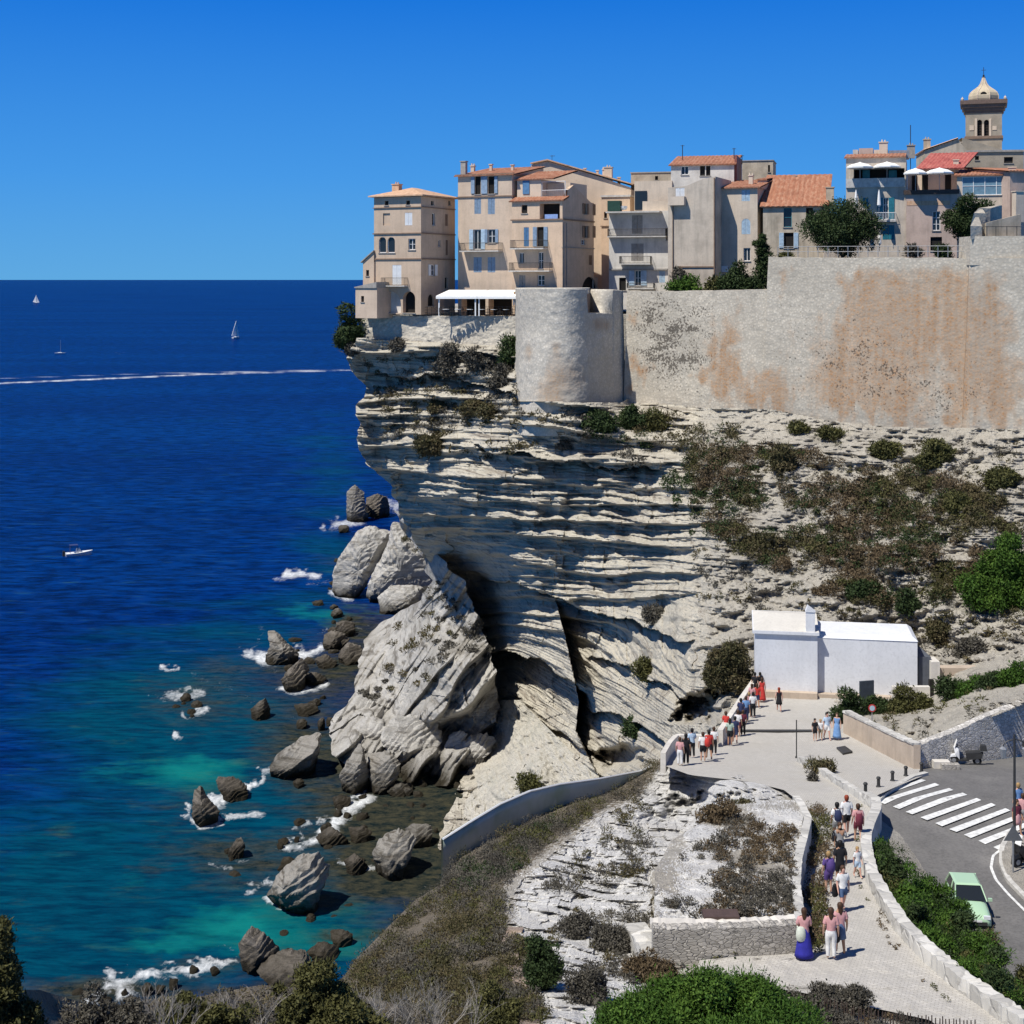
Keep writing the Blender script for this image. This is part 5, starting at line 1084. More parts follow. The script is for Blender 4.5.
# ------------------------------------------------------------------ parapets and retaining walls
def masonry(name, c, scale, dark=.55, flat=1.6):
    m = bpy.data.materials.new(name); nt, b = nodes(m); vo = N(nt, 'TexVoronoi', Scale=scale, feature='DISTANCE_TO_EDGE'); 
    nz = N(nt, 'TexNoise', Scale=2.5, Detail=3.0); nt.links.new(coords(nt), nz.inputs['Vector']); va = N(nt, 'VectorMath', operation='MULTIPLY_ADD'); nt.links.new(nz.outputs['Color'], va.inputs[0]); va.inputs[1].default_value = (.28,.28,.28); nt.links.new(coords(nt, (1,1,flat)), va.inputs[2]); nt.links.new(va.outputs[0], vo.inputs['Vector'])
    vc = N(nt, 'TexVoronoi', Scale=scale); nt.links.new(va.outputs[0], vc.inputs['Vector'])
    n = noise(nt, coords(nt), 1.3, 5, .7)
    cc = ramp(nt, vc.outputs['Color'], [(.1, tuple(q*.68 for q in c)), (.9, tuple(min(1,q*1.15) for q in c))]); cc = mix(nt, ramp(nt, n, [(.4, 0.), (.7, .45)]), cc, tuple(q*.6 for q in c))
    cc = mix(nt, ramp(nt, vo.outputs['Distance'], [(.01, dark), (.07, 0.)]), cc, tuple(q*.22 for q in c))
    nt.links.new(cc, b.inputs['Base Color']); b.inputs['Roughness'].default_value = .92; b.inputs['Specular IOR Level'].default_value = .1
    bump(nt, b, ramp(nt, vo.outputs['Distance'], [(.0, 0.), (.12, 1.)]), .6, .05); MAT[name] = m; return m
M_dry = masonry('dry_stone', (.48,.45,.40), 4.4, .7, 2.4); M_dryR = masonry('grey_dry_stone', (.60,.57,.52), 3.2, .6, 2.1); M_cap = masonry('pale_cap_stone', (.60,.58,.53), 1.3, .12, 1)
M_beige = plaster('beige_render', (.50,.41,.32), .3); M_pal = plaster('pale_render', (.68,.64,.57), .3)
def wall(name, label, pts, hgt, wd, m, base=onpath, below=.5, n=60, cat='wall', zof=None):
    ps = [base(x, y) for x, y in dense(pts, n)]; mb = MB(); j = [random.uniform(-.03,.03) for _ in ps]
    mb.sweep([(p.x,p.y,p.z) for p in ps], [(-wd/2,-below),(wd/2,-below),(wd/2,hgt),(-wd/2,hgt)])
    for i in range(len(ps)):
        for k in (2,3): q = mb.v[i*4+k]; mb.v[i*4+k] = (q[0]+j[i]*.6, q[1], q[2]+j[i])
    o = mb.build(name, m); tag(o, label, cat); return o
wall('parapet', 'thick white stone parapet curving along the path above the green hedge', [(866,802),(875,808),(877,817),(871,830),(866,845),(867,862),(872,882),(884,905),(900,930),(925,957),(955,983),(985,1005),(1030,1036)], .5, .46, M_cap, below=3.4, n=90)
wall('low_wall', 'thin low stone wall splitting the footpath from the plaza', [(800,762),(815,770),(838,784),(866,802)], .35, .35, M_cap, n=30)
wall('parapet', 'chest-high pale parapet on the cliff side where people queue', [(757,689),(744,708),(730,730),(720,746)], 1.0, .35, M_pal, n=40)
wall('parapet', 'short pale parapet at the far left corner of the plaza', [(718,747),(700,747),(676,747),(669,755),(663,766)], .75, .3, M_pal, n=30, below=.4)
# terrace left of the path
TT = [(Yq, hq-.95) for Yq, hq in PT]; ty = np.array([HZ+h_*F/Y_ for Y_, h_ in TT])[::-1]; tY = np.array([Y_ for Y_, h_ in TT])[::-1]
def onterr(x, y, dz=0): p = V(x, y, float(np.interp(y, ty, tY))); p.z += dz; return p
xs, ys = grid_px(800, 921, 110, [(800,740),(815,715),(840,672),(870,655),(921,654)], [(800,795),(812,804),(830,801),(865,793),(890,793),(921,797)], 130)
v, q = relief(xs, ys, lambda x, y: np.interp(y, ty, tY)-fbm(x/25, y/9, oct=4, seed=180)*.45-.35*sst(870, 800, y)*0, back=4)
cc_ = v[q].mean(1); tag(link('terrace', np_mesh('terrace', v, q, midx=(fbm(cc_[:,0]/1.1, cc_[:,1]/3.0, oct=5, seed=183)+.25*RNG.normal(size=len(cc_)) > .0).astype(int)), [M_soil, M_white]), kind='structure')
wall('retaining_wall', 'pale kerb-like wall edging the raised terrace beside the brown weeds', [(796,798),(805,812),(808,820),(804,838),(798,860),(796,885),(800,922)], .10, .34, M_cap, base=onterr, below=1.3, n=50)
wall('dry_stone_wall', 'grey dry stone wall facing the viewer below the raised terrace', [(652,956),(700,956),(750,954),(800,951)], 1.0, .45, M_dry, below=.3, n=50)
wall('wall_coping', 'white coping strip along the top of the dry stone terrace wall', [(650,923),(700,924),(750,923),(800,920)], .07, .55, M_pal, base=onterr, below=.06, n=40, cat='coping')
wall('return_wall', 'sloping pale masonry return at the left end of the dry stone wall', [(634,927),(643,938),(655,956)], .15, .8, M_cap, below=.5, n=20)
mb = MB(); a = onterr(703,920,.10); b_ = onterr(738,919,.10); mb.box((a.x,a.y-.25,a.z),(b_.x,b_.y+.25,a.z+.12)); tag(mb.build('rusty_plate', plain('rusty_iron', (.09,.06,.05))), 'dark rusty plate lying on the terrace wall coping', 'plate')
wall('garden_wall', 'smooth beige retaining wall with pale top beside the plaza', [(846,733),(862,741),(885,753),(902,762),(917,769)], 1.35, .4, M_beige, n=30)
wall('wall_top', 'pale stone edging laid along the beige garden wall', [(846,733),(862,741),(885,753),(902,762),(917,769)], 1.48, .5, M_cap, n=30, below=-1.352, cat='edging')
# dry stone wall behind the scooter
def yscoot(x): return interp(x, [(918,769),(960,764),(1024,756),(1160,742)])
ps = dense([(917,769),(940,766),(975,762),(1024,756),(1160,742)], 70); mb = MB(); rows = []
for x, y in ps:
    b0 = onroad(x, y); yt = float(interp(x, [(917,746),(940,738),(960,730),(990,716),(1024,703),(1160,690)])); zt = H-(yt-HZ)*(b0.y+.4)/F
    rows.append([(b0.x,b0.y,b0.z-.4),(b0.x,b0.y+.35,zt+random.uniform(-.06,.06)),(b0.x,b0.y+1.0,zt)])
mb.add([p for r_ in rows for p in r_], [(i*3+k,(i+1)*3+k,(i+1)*3+k+1,i*3+k+1) for i in range(len(rows)-1) for k in (0,1)]); tag(mb.build('dry_stone_wall', M_dryR, None), 'tall grey dry stone wall behind the parked scooter', 'wall')

# ------------------------------------------------------------------ chapel
M_chap = plaster('whitewash', (.70,.71,.72), .14); M_chr = plaster('roof_whitewash', (.62,.59,.53), .12)
h = House('chapel', 'small whitewashed windowless chapel of two blocks on the plaza below the hillside', 'chapel', 755, 817.5, 634, 691, 104.4, -9, 6.2, M_chap, zdown=1); h.walls()
mb = MB(); mb.box((-.18,-.2,h.H+.003), (h.W+.12,h.D+.1,h.H+.22)); h.part(mb, 'cornice', M_chap)
mb = MB(); W, D, Hh = h.W, h.D, h.H; mb.add([(-.1,-.12,Hh+.225),(W+.1,-.12,Hh+.225),(W+.1,D,Hh+.225),(-.1,D,Hh+.225),(1.2,D*.55,Hh+.75),(W+.1,D*.55,Hh+.75)], [(0,1,5,4),(1,2,5),(2,3,4,5),(3,0,4),(0,1,2,3)]); h.part(mb, 'roof', M_chr)
u0, u1 = W+.003, h.u(917.5, .5); z1 = h.z(870,640,.5)
mb = MB(); mb.box((u0,.55,-1.4),(u1,4.9,z1)); h.part(mb, 'nave_wall', M_chap)
mb = MB(); mb.hexa([(u0,.52,z1+.003),(u1+.05,.5,z1+.003),(u1+.05,4.95,z1+.003),(u0,4.95,z1+.003),(u0,.9,z1+.28),(u1-.3,.9,z1+.28),(u1-.3,4.6,z1+.28),(u0,4.6,z1+.28)]); h.part(mb, 'nave_roof', M_chap)
mb = MB(); a, b_ = h.u(806), h.u(815); zt = h.z(810,612); mb.box((a,-.05,Hh+.1),(b_,.55,zt)); mb.add([(a-.05,-.1,zt+.003),(b_+.05,-.1,zt+.003),(b_+.05,.6,zt+.003),(a-.05,.6,zt+.003),(a+.12,-.1,zt+.42),(a+.12,.6,zt+.42)], [(0,1,4),(1,2,5,4),(2,3,5),(3,0,4,5),(0,1,2,3)]); h.part(mb, 'bell_gable', M_chap)
mb = MB(); mb.box((h.u(756),-.5,-.45),(h.u(817),-.003,.14)); mb.box((W+.01,.0,-.9),(u1,.545,-.02)); h.part(mb, 'step', M_beige)
# structures right of the chapel
def boxpx(name, label, cat, x0, x1, yt, yb, Y, dep, m, rot=0):
    p = V(x0, yb, Y); q = V(x1, yb, Y); zt = H-(yt-HZ)*Y/F; mb = MB(); mb.box((0,0,-.5),(q.x-p.x,dep,zt-p.z)); o = mb.build(name, m, None, False, p, rot); tag(o, label, cat); return o
boxpx('shed', 'dark box standing in for the shaded opening at the right end of the chapel', 'shed', 918.5, 931, 657, 690, 103.5, 3, plain('shadowed_grey', (.10,.11,.13)))  # dark grey box carries the shade of the opening in its colour
boxpx('gate_pillar', 'pale gate pillar right of the dark box', 'pillar', 931.5, 940, 662, 700, 103, 1.5, M_pal)
boxpx('door', 'narrow black doorway at the foot of the pale gate pillar', 'door', 929.5, 934, 680, 699, 101.6, .3, M_dark)
boxpx('low_wall', 'long low beige wall of the ramp climbing right behind the hedge', 'wall', 940.5, 1008, 668, 684, 104, .8, M_beige)
boxpx('low_wall', 'pale rough garden wall above the long beige ramp wall', 'wall', 1004, 1060, 656, 672, 106, .8, M_pal)
boxpx('low_wall', 'short white wall angled at the corner below the chapel end', 'wall', 893, 930, 687, 702, 100.5, .4, M_pal)
boxpx('screen_panel', 'dark grey square panel standing between the upright shrub and the chapel', 'panel', 860, 875.5, 681.5, 700, 99.2, .12, plain('slate_panel', (.06,.075,.09)), .25)
boxpx('garden_wall', 'short beige wall filling the gap behind the broad dark tree', 'wall', 824, 848, 234, 262, 167, .5, M_lime)
# glass wind screen wall
def scr():
    m = bpy.data.materials.new('mottled_screen'); nt, b = nodes(m); n = noise(nt, coords(nt), .22, 4, .6); n2 = noise(nt, coords(nt), .6, 5, .6)
    c = ramp(nt, n, [(.32, (.30,.36,.31)), (.5, (.42,.45,.39)), (.62, (.30,.35,.24)), (.72, (.62,.62,.55))]); nt.links.new(mix(nt, ramp(nt, n2, [(.5,0.),(.75,.5)]), c, (.36,.40,.42)), b.inputs['Base Color']); b.inputs['Roughness'].default_value = .3; return m
o = wallgrid('screen_wall', [(443,70.5,839,884),(470,72,822,862),(500,74,804,845),(530,76,791,825),(560,78.3,784,806),(600,81.5,778.5,801),(640,85.5,771,786),(650,86.5,767,778)], .12, 120, 6, scr(), rough=0, topj=0, zb_pad=.8, smooth=True)
tag(o, 'curved blue-grey screen wall sweeping down the slope above the sea', 'screen wall')
ps = [(V(x, y, Y)) for x, Y, y in ((443,70.5,839),(470,72,822),(500,74,804),(530,76,791),(560,78.3,784),(600,81.5,778.5),(640,85.5,771),(650,86.5,767))]
mb = MB()
for a, b_ in zip(ps[:-1], ps[1:]): mb.tube(a, b_, .06, n=5)
mb.build('top_rail', M_wpaint, o)

# ------------------------------------------------------------------ street furniture
rt = empty('street_lamp', onroad(1014.5,868), 0, 'tall black street lamp post with two hanging lanterns by the road', 'street lamp')
sc = 60/1440; hp = (868-734)*rt.location.y/F; mb = MB(); mb.tube((0,0,0),(0,0,hp),.075,.05,8); mb.lathe([(.16,0),(.13,.5),(.09,.7)], n=10); mb.build('pole', M_iron, rt)
for sg in (-1, 1):
    mb = MB(); 
    for t in range(6): a = t/6*PI/2; b_ = (t+1)/6*PI/2; mb.tube((sg*.5*math.sin(a),0,hp-.55+.5*math.cos(a)*.6),(sg*.5*math.sin(b_),0,hp-.55+.5*math.cos(b_)*.6),.025,n=4)
    ar = mb.build('arm', M_iron, rt); mb = MB(); mb.lathe([(.1,hp-1.05),(.17,hp-.65),(.05,hp-.55)], (sg*.5,0,0), 6); mb.build('lantern', M_metalg, rt)
for i, (x, y) in enumerate(((865.5,793),(878.5,787),(892.5,781),(905.8,776),(921.5,772))):
    rt = empty('bollard', onpath(x, y), 0, ['black bollard nearest the parapet, first of the five at the kerb','second black bollard from the parapet end of the kerb','middle one of the five black bollards at the kerb','fourth black bollard from the parapet end of the kerb','black bollard closest to the grey dry stone wall corner'][i], 'bollard', 'bollards along the plaza kerb')
    mb = MB(); mb.lathe([(.13,0),(.13,.05),(.09,.08),(.085,.42)], n=10); mb.build('post', M_iron, rt); mb = MB(); mb.lathe([(.11,.422),(.12,.47),(.08,.53),(.02,.55)], n=10); mb.build('cap', M_iron, rt)
mb = MB(); mb.tube((0,0,0),(0,0,2.25),.035,n=6); mb.lathe([(.08,0),(.07,.1)], n=8); tag(mb.build('post', M_iron, None, False, onpath(796.5,758)), 'thin dark bare post standing on the plaza paving', 'post')
rt = empty('traffic_sign', onpath(872,735,0), 0, 'round red-rimmed sign on a short pole above the beige garden wall', 'sign'); mb = MB(); mb.tube((0,0,0),(0,0,1.6),.035,n=5); mb.build('pole', M_metalg, rt)
mb = MB(); mb.tube((0,-.03,1.75),(0,-.06,1.75),.25,n=18); mb.build('disc', plain('sign_red', (.5,.05,.05)), rt); mb = MB(); mb.tube((0,-.061,1.75),(0,-.07,1.75),.17,n=18); mb.build('face', M_lblue, rt)
rt = empty('warning_sign', onroad(1013,876), 0, 'back of a grey triangular road sign on a pole at the traffic island', 'sign'); mb = MB(); mb.tube((0,0,0),(0,0,2.05),.04,n=6); mb.build('pole', M_metalg, rt)
mb = MB(); mb.add([(-.42,-.05,1.55),(.42,-.05,1.55),(0,-.05,2.25),(-.42,-.02,1.55),(.42,-.02,1.55),(0,-.02,2.25)], [(0,1,2),(3,4,5),(0,1,4,3),(1,2,5,4),(2,0,3,5)]); mb.build('plate', plain('dark_grey_metal', (.13,.135,.14), .5), rt)
rt = empty('fire_hydrant', onroad(945.5,762), 0, 'red fire hydrant in front of the grey dry stone wall', 'hydrant'); mb = MB(); mb.lathe([(.16,0),(.16,.06),(.11,.09),(.11,.62),(.14,.65),(.12,.78),(.04,.86)], n=12); mb.tube((-.22,0,.5),(.22,0,.5),.06); mb.build('body', plain('hydrant_red', (.5,.03,.02), .5), rt)
mb = MB(); mb.box((-.45,-.25,0),(.45,.25,.42)); tag(mb.build('concrete_block', M_pal, None, False, onroad(941,768)), 'small pale concrete block beside the red hydrant', 'block')
mb = MB(); mb.box((-.5,-.2,0),(.5,.2,.3)); tag(mb.build('concrete_block', M_dry, None, False, onroad(950,769)), 'low grey stone block in front of the scooter wheel', 'block')
rt = empty('picket_fence', onpath(830,1028), 0, 'dark split-picket fence along the bottom edge of the view', 'fence')
fp = dense([(824,1020),(838,1024),(852,1029),(875,1033),(902,1037),(935,1040),(975,1044)], 44); prv = None
for i, (x, y) in enumerate(fp):
    p = V(x, y, 42.5-i*.02)-Vector(rt.location); mb = MB(); hh = .68+random.uniform(-.05,.05); mb.tube(p-Vector((0,0,.3)), p+Vector((random.uniform(-.03,.03),0,hh)), .028, .018, 5); mb.build('picket', M_dkwood, rt)
    if prv is not None and i % 1 == 0:
        for h_ in (.1, .45):
            pass
    prv = p
for h_ in (.12, .45):
    mb = MB(); qs = [V(x, y, 42.5-i*.02)-Vector(rt.location)+Vector((0,.03,h_)) for i, (x, y) in enumerate(fp)]
    for a, b_ in zip(qs[:-1], qs[1:]): mb.tube(a, b_, .012, n=3)
    mb.build('wire', M_iron, rt)

# ------------------------------------------------------------------ rocks
M_rock = rockmat('sea_rock', (.31,.29,.255), (.07,.06,.045), 2.6, tilt=(0, math.radians(38), 0), thr=.50, strata=.9, wet=True, grain=1.2, crack=.45, stain=(.30,.27,.23))
M_rockd = rockmat('dark_sea_rock', (.20,.175,.145), (.05,.045,.035), 2.6, tilt=(0, math.radians(38), 0), thr=.50, strata=.9, wet=True, grain=1.2, crack=.45)
def rock(pts, label, m=M_rock, thick=.6, Y=None, seed=0, str_dir=(-.6,.8), grp='rocks in the water', name='rock', amp=1.0, drop=.9, lean=0, small=False, clip=12, st=.75):
    a = np.array(pts, float); yb = a[:, 1].max(); Y = float(seaY(yb-.4)) if Y is None else Y
    cl = np.r_[a, a[:1]]; s = np.r_[0, np.cumsum(np.hypot(*np.diff(cl, axis=0).T))]; n = 30 if small else 110; t = np.linspace(0, s[-1], n, endpoint=False)
    ox = np.interp(t, s, cl[:, 0]); oy = np.interp(t, s, cl[:, 1]); oz = H-(oy-HZ)*Y/F; oX = (ox-512)*Y/F
    low = oy > yb-(yb-a[:, 1].min())*.22; oz = oz-low*drop
    cX, cZ = (oX.max()+oX.min())/2, (oz.max()*.45+oz.min()*.55); Wd = oX.max()-oX.min(); Hd = oz.max()-oz.min(); T = thick*min(Wd, Hd*1.3)
    ph = np.linspace(-PI/2, PI/2, 14 if small else 56); V_ = []
    for p in ph:
        r = abs(math.cos(p))**.62; X = cX+(oX-cX)*r; Z = cZ+(oz-cZ)*r; Yy = Y+T*np.sign(math.sin(p))*abs(math.sin(p))**.9+lean*(Z-cZ)
        k = (X*.6+Z*.8) if str_dir is None else ((X)*(-str_dir[1])+(Z)*str_dir[0])
        wv = r**.3
        d = fbm(X/2.2+seed, Z/2.2, (Yy-Y)/2.2+0*X, oct=4, seed=200+seed)*.16*T*wv + (np.abs((k/(.16*T+.35)+fbm(X/3, Z/3, seed=seed)*.6) % 1-.5)-.25)*.22*amp*T**.6*wv
        nx = (X-cX)/(Wd/2+.01); nz = (Z-cZ)/(Hd/2+.01); dy = math.sin(p)
        V_.append(np.stack([X+nx*d*.5, Yy+dy*d*1.4, Z+nz*d*.5], 1))
    v = np.concatenate(V_); rg = np.random.default_rng(seed+900); c0 = np.array([cX, Y, cZ]); sc3 = np.array([Wd/2, T, Hd/2]); u = (v-c0)/sc3
    for _ in range(clip):
        nn = rg.normal(size=3); nn[1] = -abs(nn[1])-.45 if _ % 4 else abs(nn[1])+.4; nn /= np.linalg.norm(nn); dd_ = u@nn; lim = rg.uniform(.62, .95); over = np.clip(dd_-lim, 0, None); u = u-over[:, None]*nn*.93
    v = c0+u*sc3; R_ = len(ph); rel = (v-c0); kk = (-rel[:, 0]*.62+rel[:, 2]*.78+rel[:, 1]*.15)/(.09*min(Wd, Hd)+.22)+1.3*fbm(v[:, 0]/3, v[:, 2]/3, v[:, 1]/3, oct=3, seed=seed+7); tt = kk-np.floor(kk)
    dsp = (np.where(tt < .75, tt/.75, (1-tt)/.25)-.5)*.055*st*min(Wd, Hd)+.10+fbm(v[:, 0]/1.3, v[:, 2]/1.3, v[:, 1]/1.3, oct=4, seed=seed+8)*.06*st*min(Wd, Hd); v = v+rel/(np.linalg.norm(rel, axis=1)[:, None]+.01)*dsp[:, None]; i = np.arange(R_*n).reshape(R_, n); i = np.c_[i, i[:, :1]]
    q = np.stack([i[:-1, :-1], i[1:, :-1], i[1:, 1:], i[:-1, 1:]], 2).reshape(-1, 4)
    org = np.array([cX, Y, 0]); o = link(name, np_mesh(name, v-org, q), m, None, org); return tag(o, label, 'rock', grp)
def q3(L): return [(140+x/4, 600+y/4) for x, y in L]
def qB(L): return [(300+x/4, 640+y/4) for x, y in L]
def q8(L): return [(330+x/4, 500+y/4) for x, y in L]
def q7(L): return [(330+x/4, 300+y/4) for x, y in L]
def qD(L): return [(230+x/4, 768+y/4) for x, y in L]
RK = [
 (q3([(512,125),(535,128),(562,158),(600,190),(635,230),(600,252),(540,247),(505,225),(520,180)]),'leaning brown rock spike ringed by surf at the outer left',M_rock),
 (q3([(565,320),(600,280),(650,235),(685,240),(682,280),(650,310),(660,345),(620,355),(590,335)]),'dark slanting rock slab just right of the leaning spike',M_rockd),
 (q3([(655,300),(700,290),(745,315),(720,332),(660,330)]),'low dark rock touching the right side of the dark slanting slab',M_rockd),
 (q3([(445,440),(470,415),(510,393),(522,410),(515,450),(490,465),(455,462)]),'small solitary rock with pale tip in open water',M_rockd),
 (q3([(618,425),(700,415),(712,440),(640,450)]),'flat dark rock awash with a white splash on top',M_rockd),
 (q3([(520,665),(570,610),(640,560),(720,543),(722,570),(700,660),(640,688),(560,690)]),'large striped pale rock leaning right with a shaded overhanging end',M_rock),
 (q3([(310,720),(360,718),(420,750),(437,770),(410,785),(340,775),(315,745)]),'low ridged brown rock behind the black pointed one',M_rockd),
 (q3([(208,770),(235,750),(260,790),(315,850),(300,880),(230,892),(212,850)]),'black pointed rock like a fin with white surf at its foot',M_rockd),
 (q3([(350,1010),(385,960),(418,945),(420,990),(400,1020),(360,1022)]),'small dark jagged rock between the black fin and the biggest boulder',M_rockd),
 (q3([(735,140),(780,125),(815,145),(815,185),(760,198),(738,180)]),'round dark rock beside the surf right of the leaning spike',M_rockd),
 (q3([(790,95),(820,85),(855,95),(855,125),(820,133),(792,125)]),'small round dark rock behind the other round one near the cliff foot',M_rockd),
 (q3([(790,215),(830,175),(880,190),(895,235),(850,255),(800,252)]),'dark rock with a pale peak against the foot of the tilted slabs',M_rockd),
 (q3([(700,240),(740,225),(785,250),(780,272),(720,272)]),'flat brown rock at the end of the surf streak',M_rockd),
 (qB([(160,540),(195,480),(238,415),(255,450),(270,540),(268,590),(230,600),(175,580)]),'pale pointed rock like a shark fin near the tilted slabs',M_rock),
 (qB([(265,470),(310,440),(360,440),(405,480),(395,540),(350,585),(295,600),(285,560)]),'pale striped rock pressed against the shark-fin rock',M_rock),
 (qB([(405,520),(450,480),(500,480),(495,515),(450,545),(420,545)]),'small cream boulder right of the striped rock pair',M_rock),
 (qB([(350,600),(390,578),(440,585),(440,605),(380,620)]),'small flat grey rock in the brown shallows below the cream boulder',M_rock),
 (qB([(285,880),(310,820),(395,765),(465,800),(430,880),(380,915),(310,925)]),'striped pale boulder in front of its darker twin in the shallows',M_rock),
 (qB([(415,770),(480,728),(520,735),(525,790),(480,815),(430,805)]),'darker boulder tucked behind the striped pale one in the shallows',M_rock),
 (qD([(155,520),(190,450),(290,350),(405,330),(400,390),(360,500),(300,560),(200,560)]),'biggest free-standing boulder, striped and dark at the base, surrounded by water',M_rock),
 (qD([(348,275),(420,237),(460,250),(467,285),(400,298)]),'smooth low dark rock in the surf above the biggest boulder',M_rockd),
 (qD([(470,240),(530,240),(565,260),(545,282),(490,275)]),'low dark rock just right of the smooth one in the surf',M_rockd),
 (qD([(455,372),(500,350),(545,365),(550,395),(480,408)]),'brown weedy rock washed by foam left of the striped pale boulder',M_rockd),
 (qD([(497,182),(540,176),(550,192),(510,203)]),'tiny dark rock above the two low rocks in the brown shallows',M_rockd),
 (qD([(400,125),(440,115),(480,125),(478,148),(430,150)]),'small dark rock at the head of the surf streak near the shark fin',M_rockd),
 (qD([(250,215),(280,205),(300,215),(285,225)]),'tiny rock awash in the middle of the surf streak',M_rockd),
 (qD([(400,660),(450,650),(490,665),(485,695),(420,700)]),'submerged brown rock just off the dark scrub slope',M_rockd),
 (qD([(35,700),(90,632),(140,660),(187,745),(185,800),(60,800)]),'brown shoreline crag rising behind the near bushes',M_rockd),
 (qD([(120,800),(200,750),(290,760),(330,820),(200,860)]),'flat pale brown shore rock behind the near bushes',M_rockd),
 (q7([(62,870),(66,770),(98,742),(135,768),(140,865),(100,885)]),'tall pale upright stack, left one of the far offshore pair',M_rock),
 (q7([(140,855),(150,780),(190,755),(225,790),(237,850),(180,868)]),'darker upright stack, right one of the far offshore pair',M_rockd),
 (q7([(108,860),(130,846),(152,858),(150,882),(115,885)]),'small boulder at the foot of the far offshore pair',M_rock),
 (q7([(198,850),(215,838),(235,848),(230,868),(202,868)]),'tiny rounded boulder at the right foot of the far offshore pair',M_rock),
 (q8([(30,520),(60,488),(95,500),(97,530),(50,545)]),'dark round rock at the left foot of the tilted slab slope',M_rockd),
 (q8([(0,560),(30,530),(78,560),(40,592),(0,592)]),'dark flat rock left of the tilted slab slope in the water',M_rockd),
 (q8([(28,900),(45,880),(70,900),(60,915),(32,915)]),'small black rock in the water by the lower tilted slabs',M_rockd),
 (q3([(710,490),(725,470),(738,480),(736,515),(715,515)]),'tiny upright black rock in the surf by the tilted slabs',M_rockd),
 (q3([(690,10),(735,0),(735,22),(700,24)]),'small wave-washed rock left of the white leaning slab',M_rockd),
 (qD([(310,720),(380,712),(440,735),(430,760),(350,758)]),'submerged dark rock in the green cove by the near scrub',M_rockd),
 (qB([(580,520),(600,510),(625,520),(620,540),(590,540)]),'small grey stone at the edge of the scree beach',M_rock),
 (qB([(525,455),(560,435),(600,450),(600,470),(540,478)]),'rounded grey boulder at the upper edge of the scree beach',M_rock),
 (qB([(640,460),(670,450),(690,462),(670,475),(645,475)]),'small pale boulder on the right of the scree beach',M_rock),
]
for i, (pts, lab, m_) in enumerate(RK): rock(pts, lab, m_, seed=i)
rgk = np.random.default_rng(44); cnt = 0
zones = [[(300,700),(345,690),(330,780),(290,800)],[(330,800),(400,790),(440,800),(430,870),(340,880),(300,850)],[(300,615),(350,610),(350,650),(330,700),(280,700)],[(340,590),(360,600),(345,625),(320,625)],[(380,765),(450,765),(450,800),(390,800)],[(230,840),(300,830),(290,880),(220,880)],[(265,920),(350,905),(345,960),(280,960)],[(60,985),(200,960),(230,965),(150,1000),(60,1010)],[(325,520),(350,515),(345,600),(325,600)],[(170,680),(220,690),(200,735),(165,720)],[(480,745),(500,750),(480,790),(455,790)]]
for zi, zn in enumerate(zones):
    a = np.array(zn); k = 0
    for _ in range(200):
        if k >= (9, 22, 15, 6, 12, 8, 9, 9, 5, 6, 9)[zi]: break
        x = rgk.uniform(a[:,0].min(), a[:,0].max()); y = rgk.uniform(a[:,1].min(), a[:,1].max())
        if not inpoly(np.array(x), np.array(y), zn): continue
        w_ = rgk.uniform(2.2, 6.5); h_ = w_*rgk.uniform(.35, .75); an = np.linspace(0, 2*PI, 7, endpoint=False)+rgk.uniform(0, 1)
        pts = [(x+w_*math.cos(t)*rgk.uniform(.7, 1.1), y+h_*math.sin(t)*rgk.uniform(.7, 1.1)) for t in an]
        rock(pts, 'small half-awash dark rock among the bigger rocks along the shore', M_rockd if rgk.random() < .75 else M_rock, .7, seed=200+cnt, grp='small rocks along the shore', name='small_rock', drop=.5, small=True); cnt += 1; k += 1
SL = [
 (q8([(5,350),(20,270),(50,210),(110,130),(160,105),(240,130),(232,200),(150,320),(100,382),(30,375)]),'huge smooth white slab leaning in the sea beyond the headland',.30),
 (q8([(145,350),(180,280),(230,190),(250,90),(300,100),(340,140),(382,180),(440,250),(440,300),(370,360),(290,380),(200,400),(150,390)]),'big broken white slab right of the smooth leaning one',.35),
 (q8([(195,390),(240,350),(310,335),(380,335),(360,400),(290,447),(200,432)]),'wedge-shaped pale boulder in front of the white slabs',.4),
 (qB([(330,400),(350,350),(390,300),(460,285),(540,305),(565,400),(500,430),(390,452)]),'flat-topped pale block with dark scrub on it at the base of the slab slope',.5),
 (qB([(175,395),(200,360),(260,325),(340,315),(365,350),(310,415),(200,428)]),'long low striped block at the waterline below the slab slope',.45),
 (qB([(203,310),(230,230),(290,213),(312,250),(300,310),(235,337)]),'upright pale block at the waterline left of the slab slope',.45),
 (qB([(570,430),(600,385),(640,362),(668,378),(650,410),(600,432)]),'cream angular boulder at the mouth of the dark cave',.5),
 (qB([(600,440),(680,400),(760,380),(800,400),(760,440),(700,470)]),'row of pale broken stone at the top of the scree',.4),
]
for i, (pts, lab, th) in enumerate(SL):
    yb = max(p[1] for p in pts); Yv = None
    if i >= 3: Yv = [178, 182, 193, 177.5, 176.5][i-3]
    rock(pts, lab, M_slab, th, Y=Yv, seed=60+i, grp='fallen blocks at the cliff foot', name='fallen_block', clip=3 if i < 3 else 9, st=.35 if i < 3 else 1.0, drop=.9 if i not in (6, 7) else 1.5)

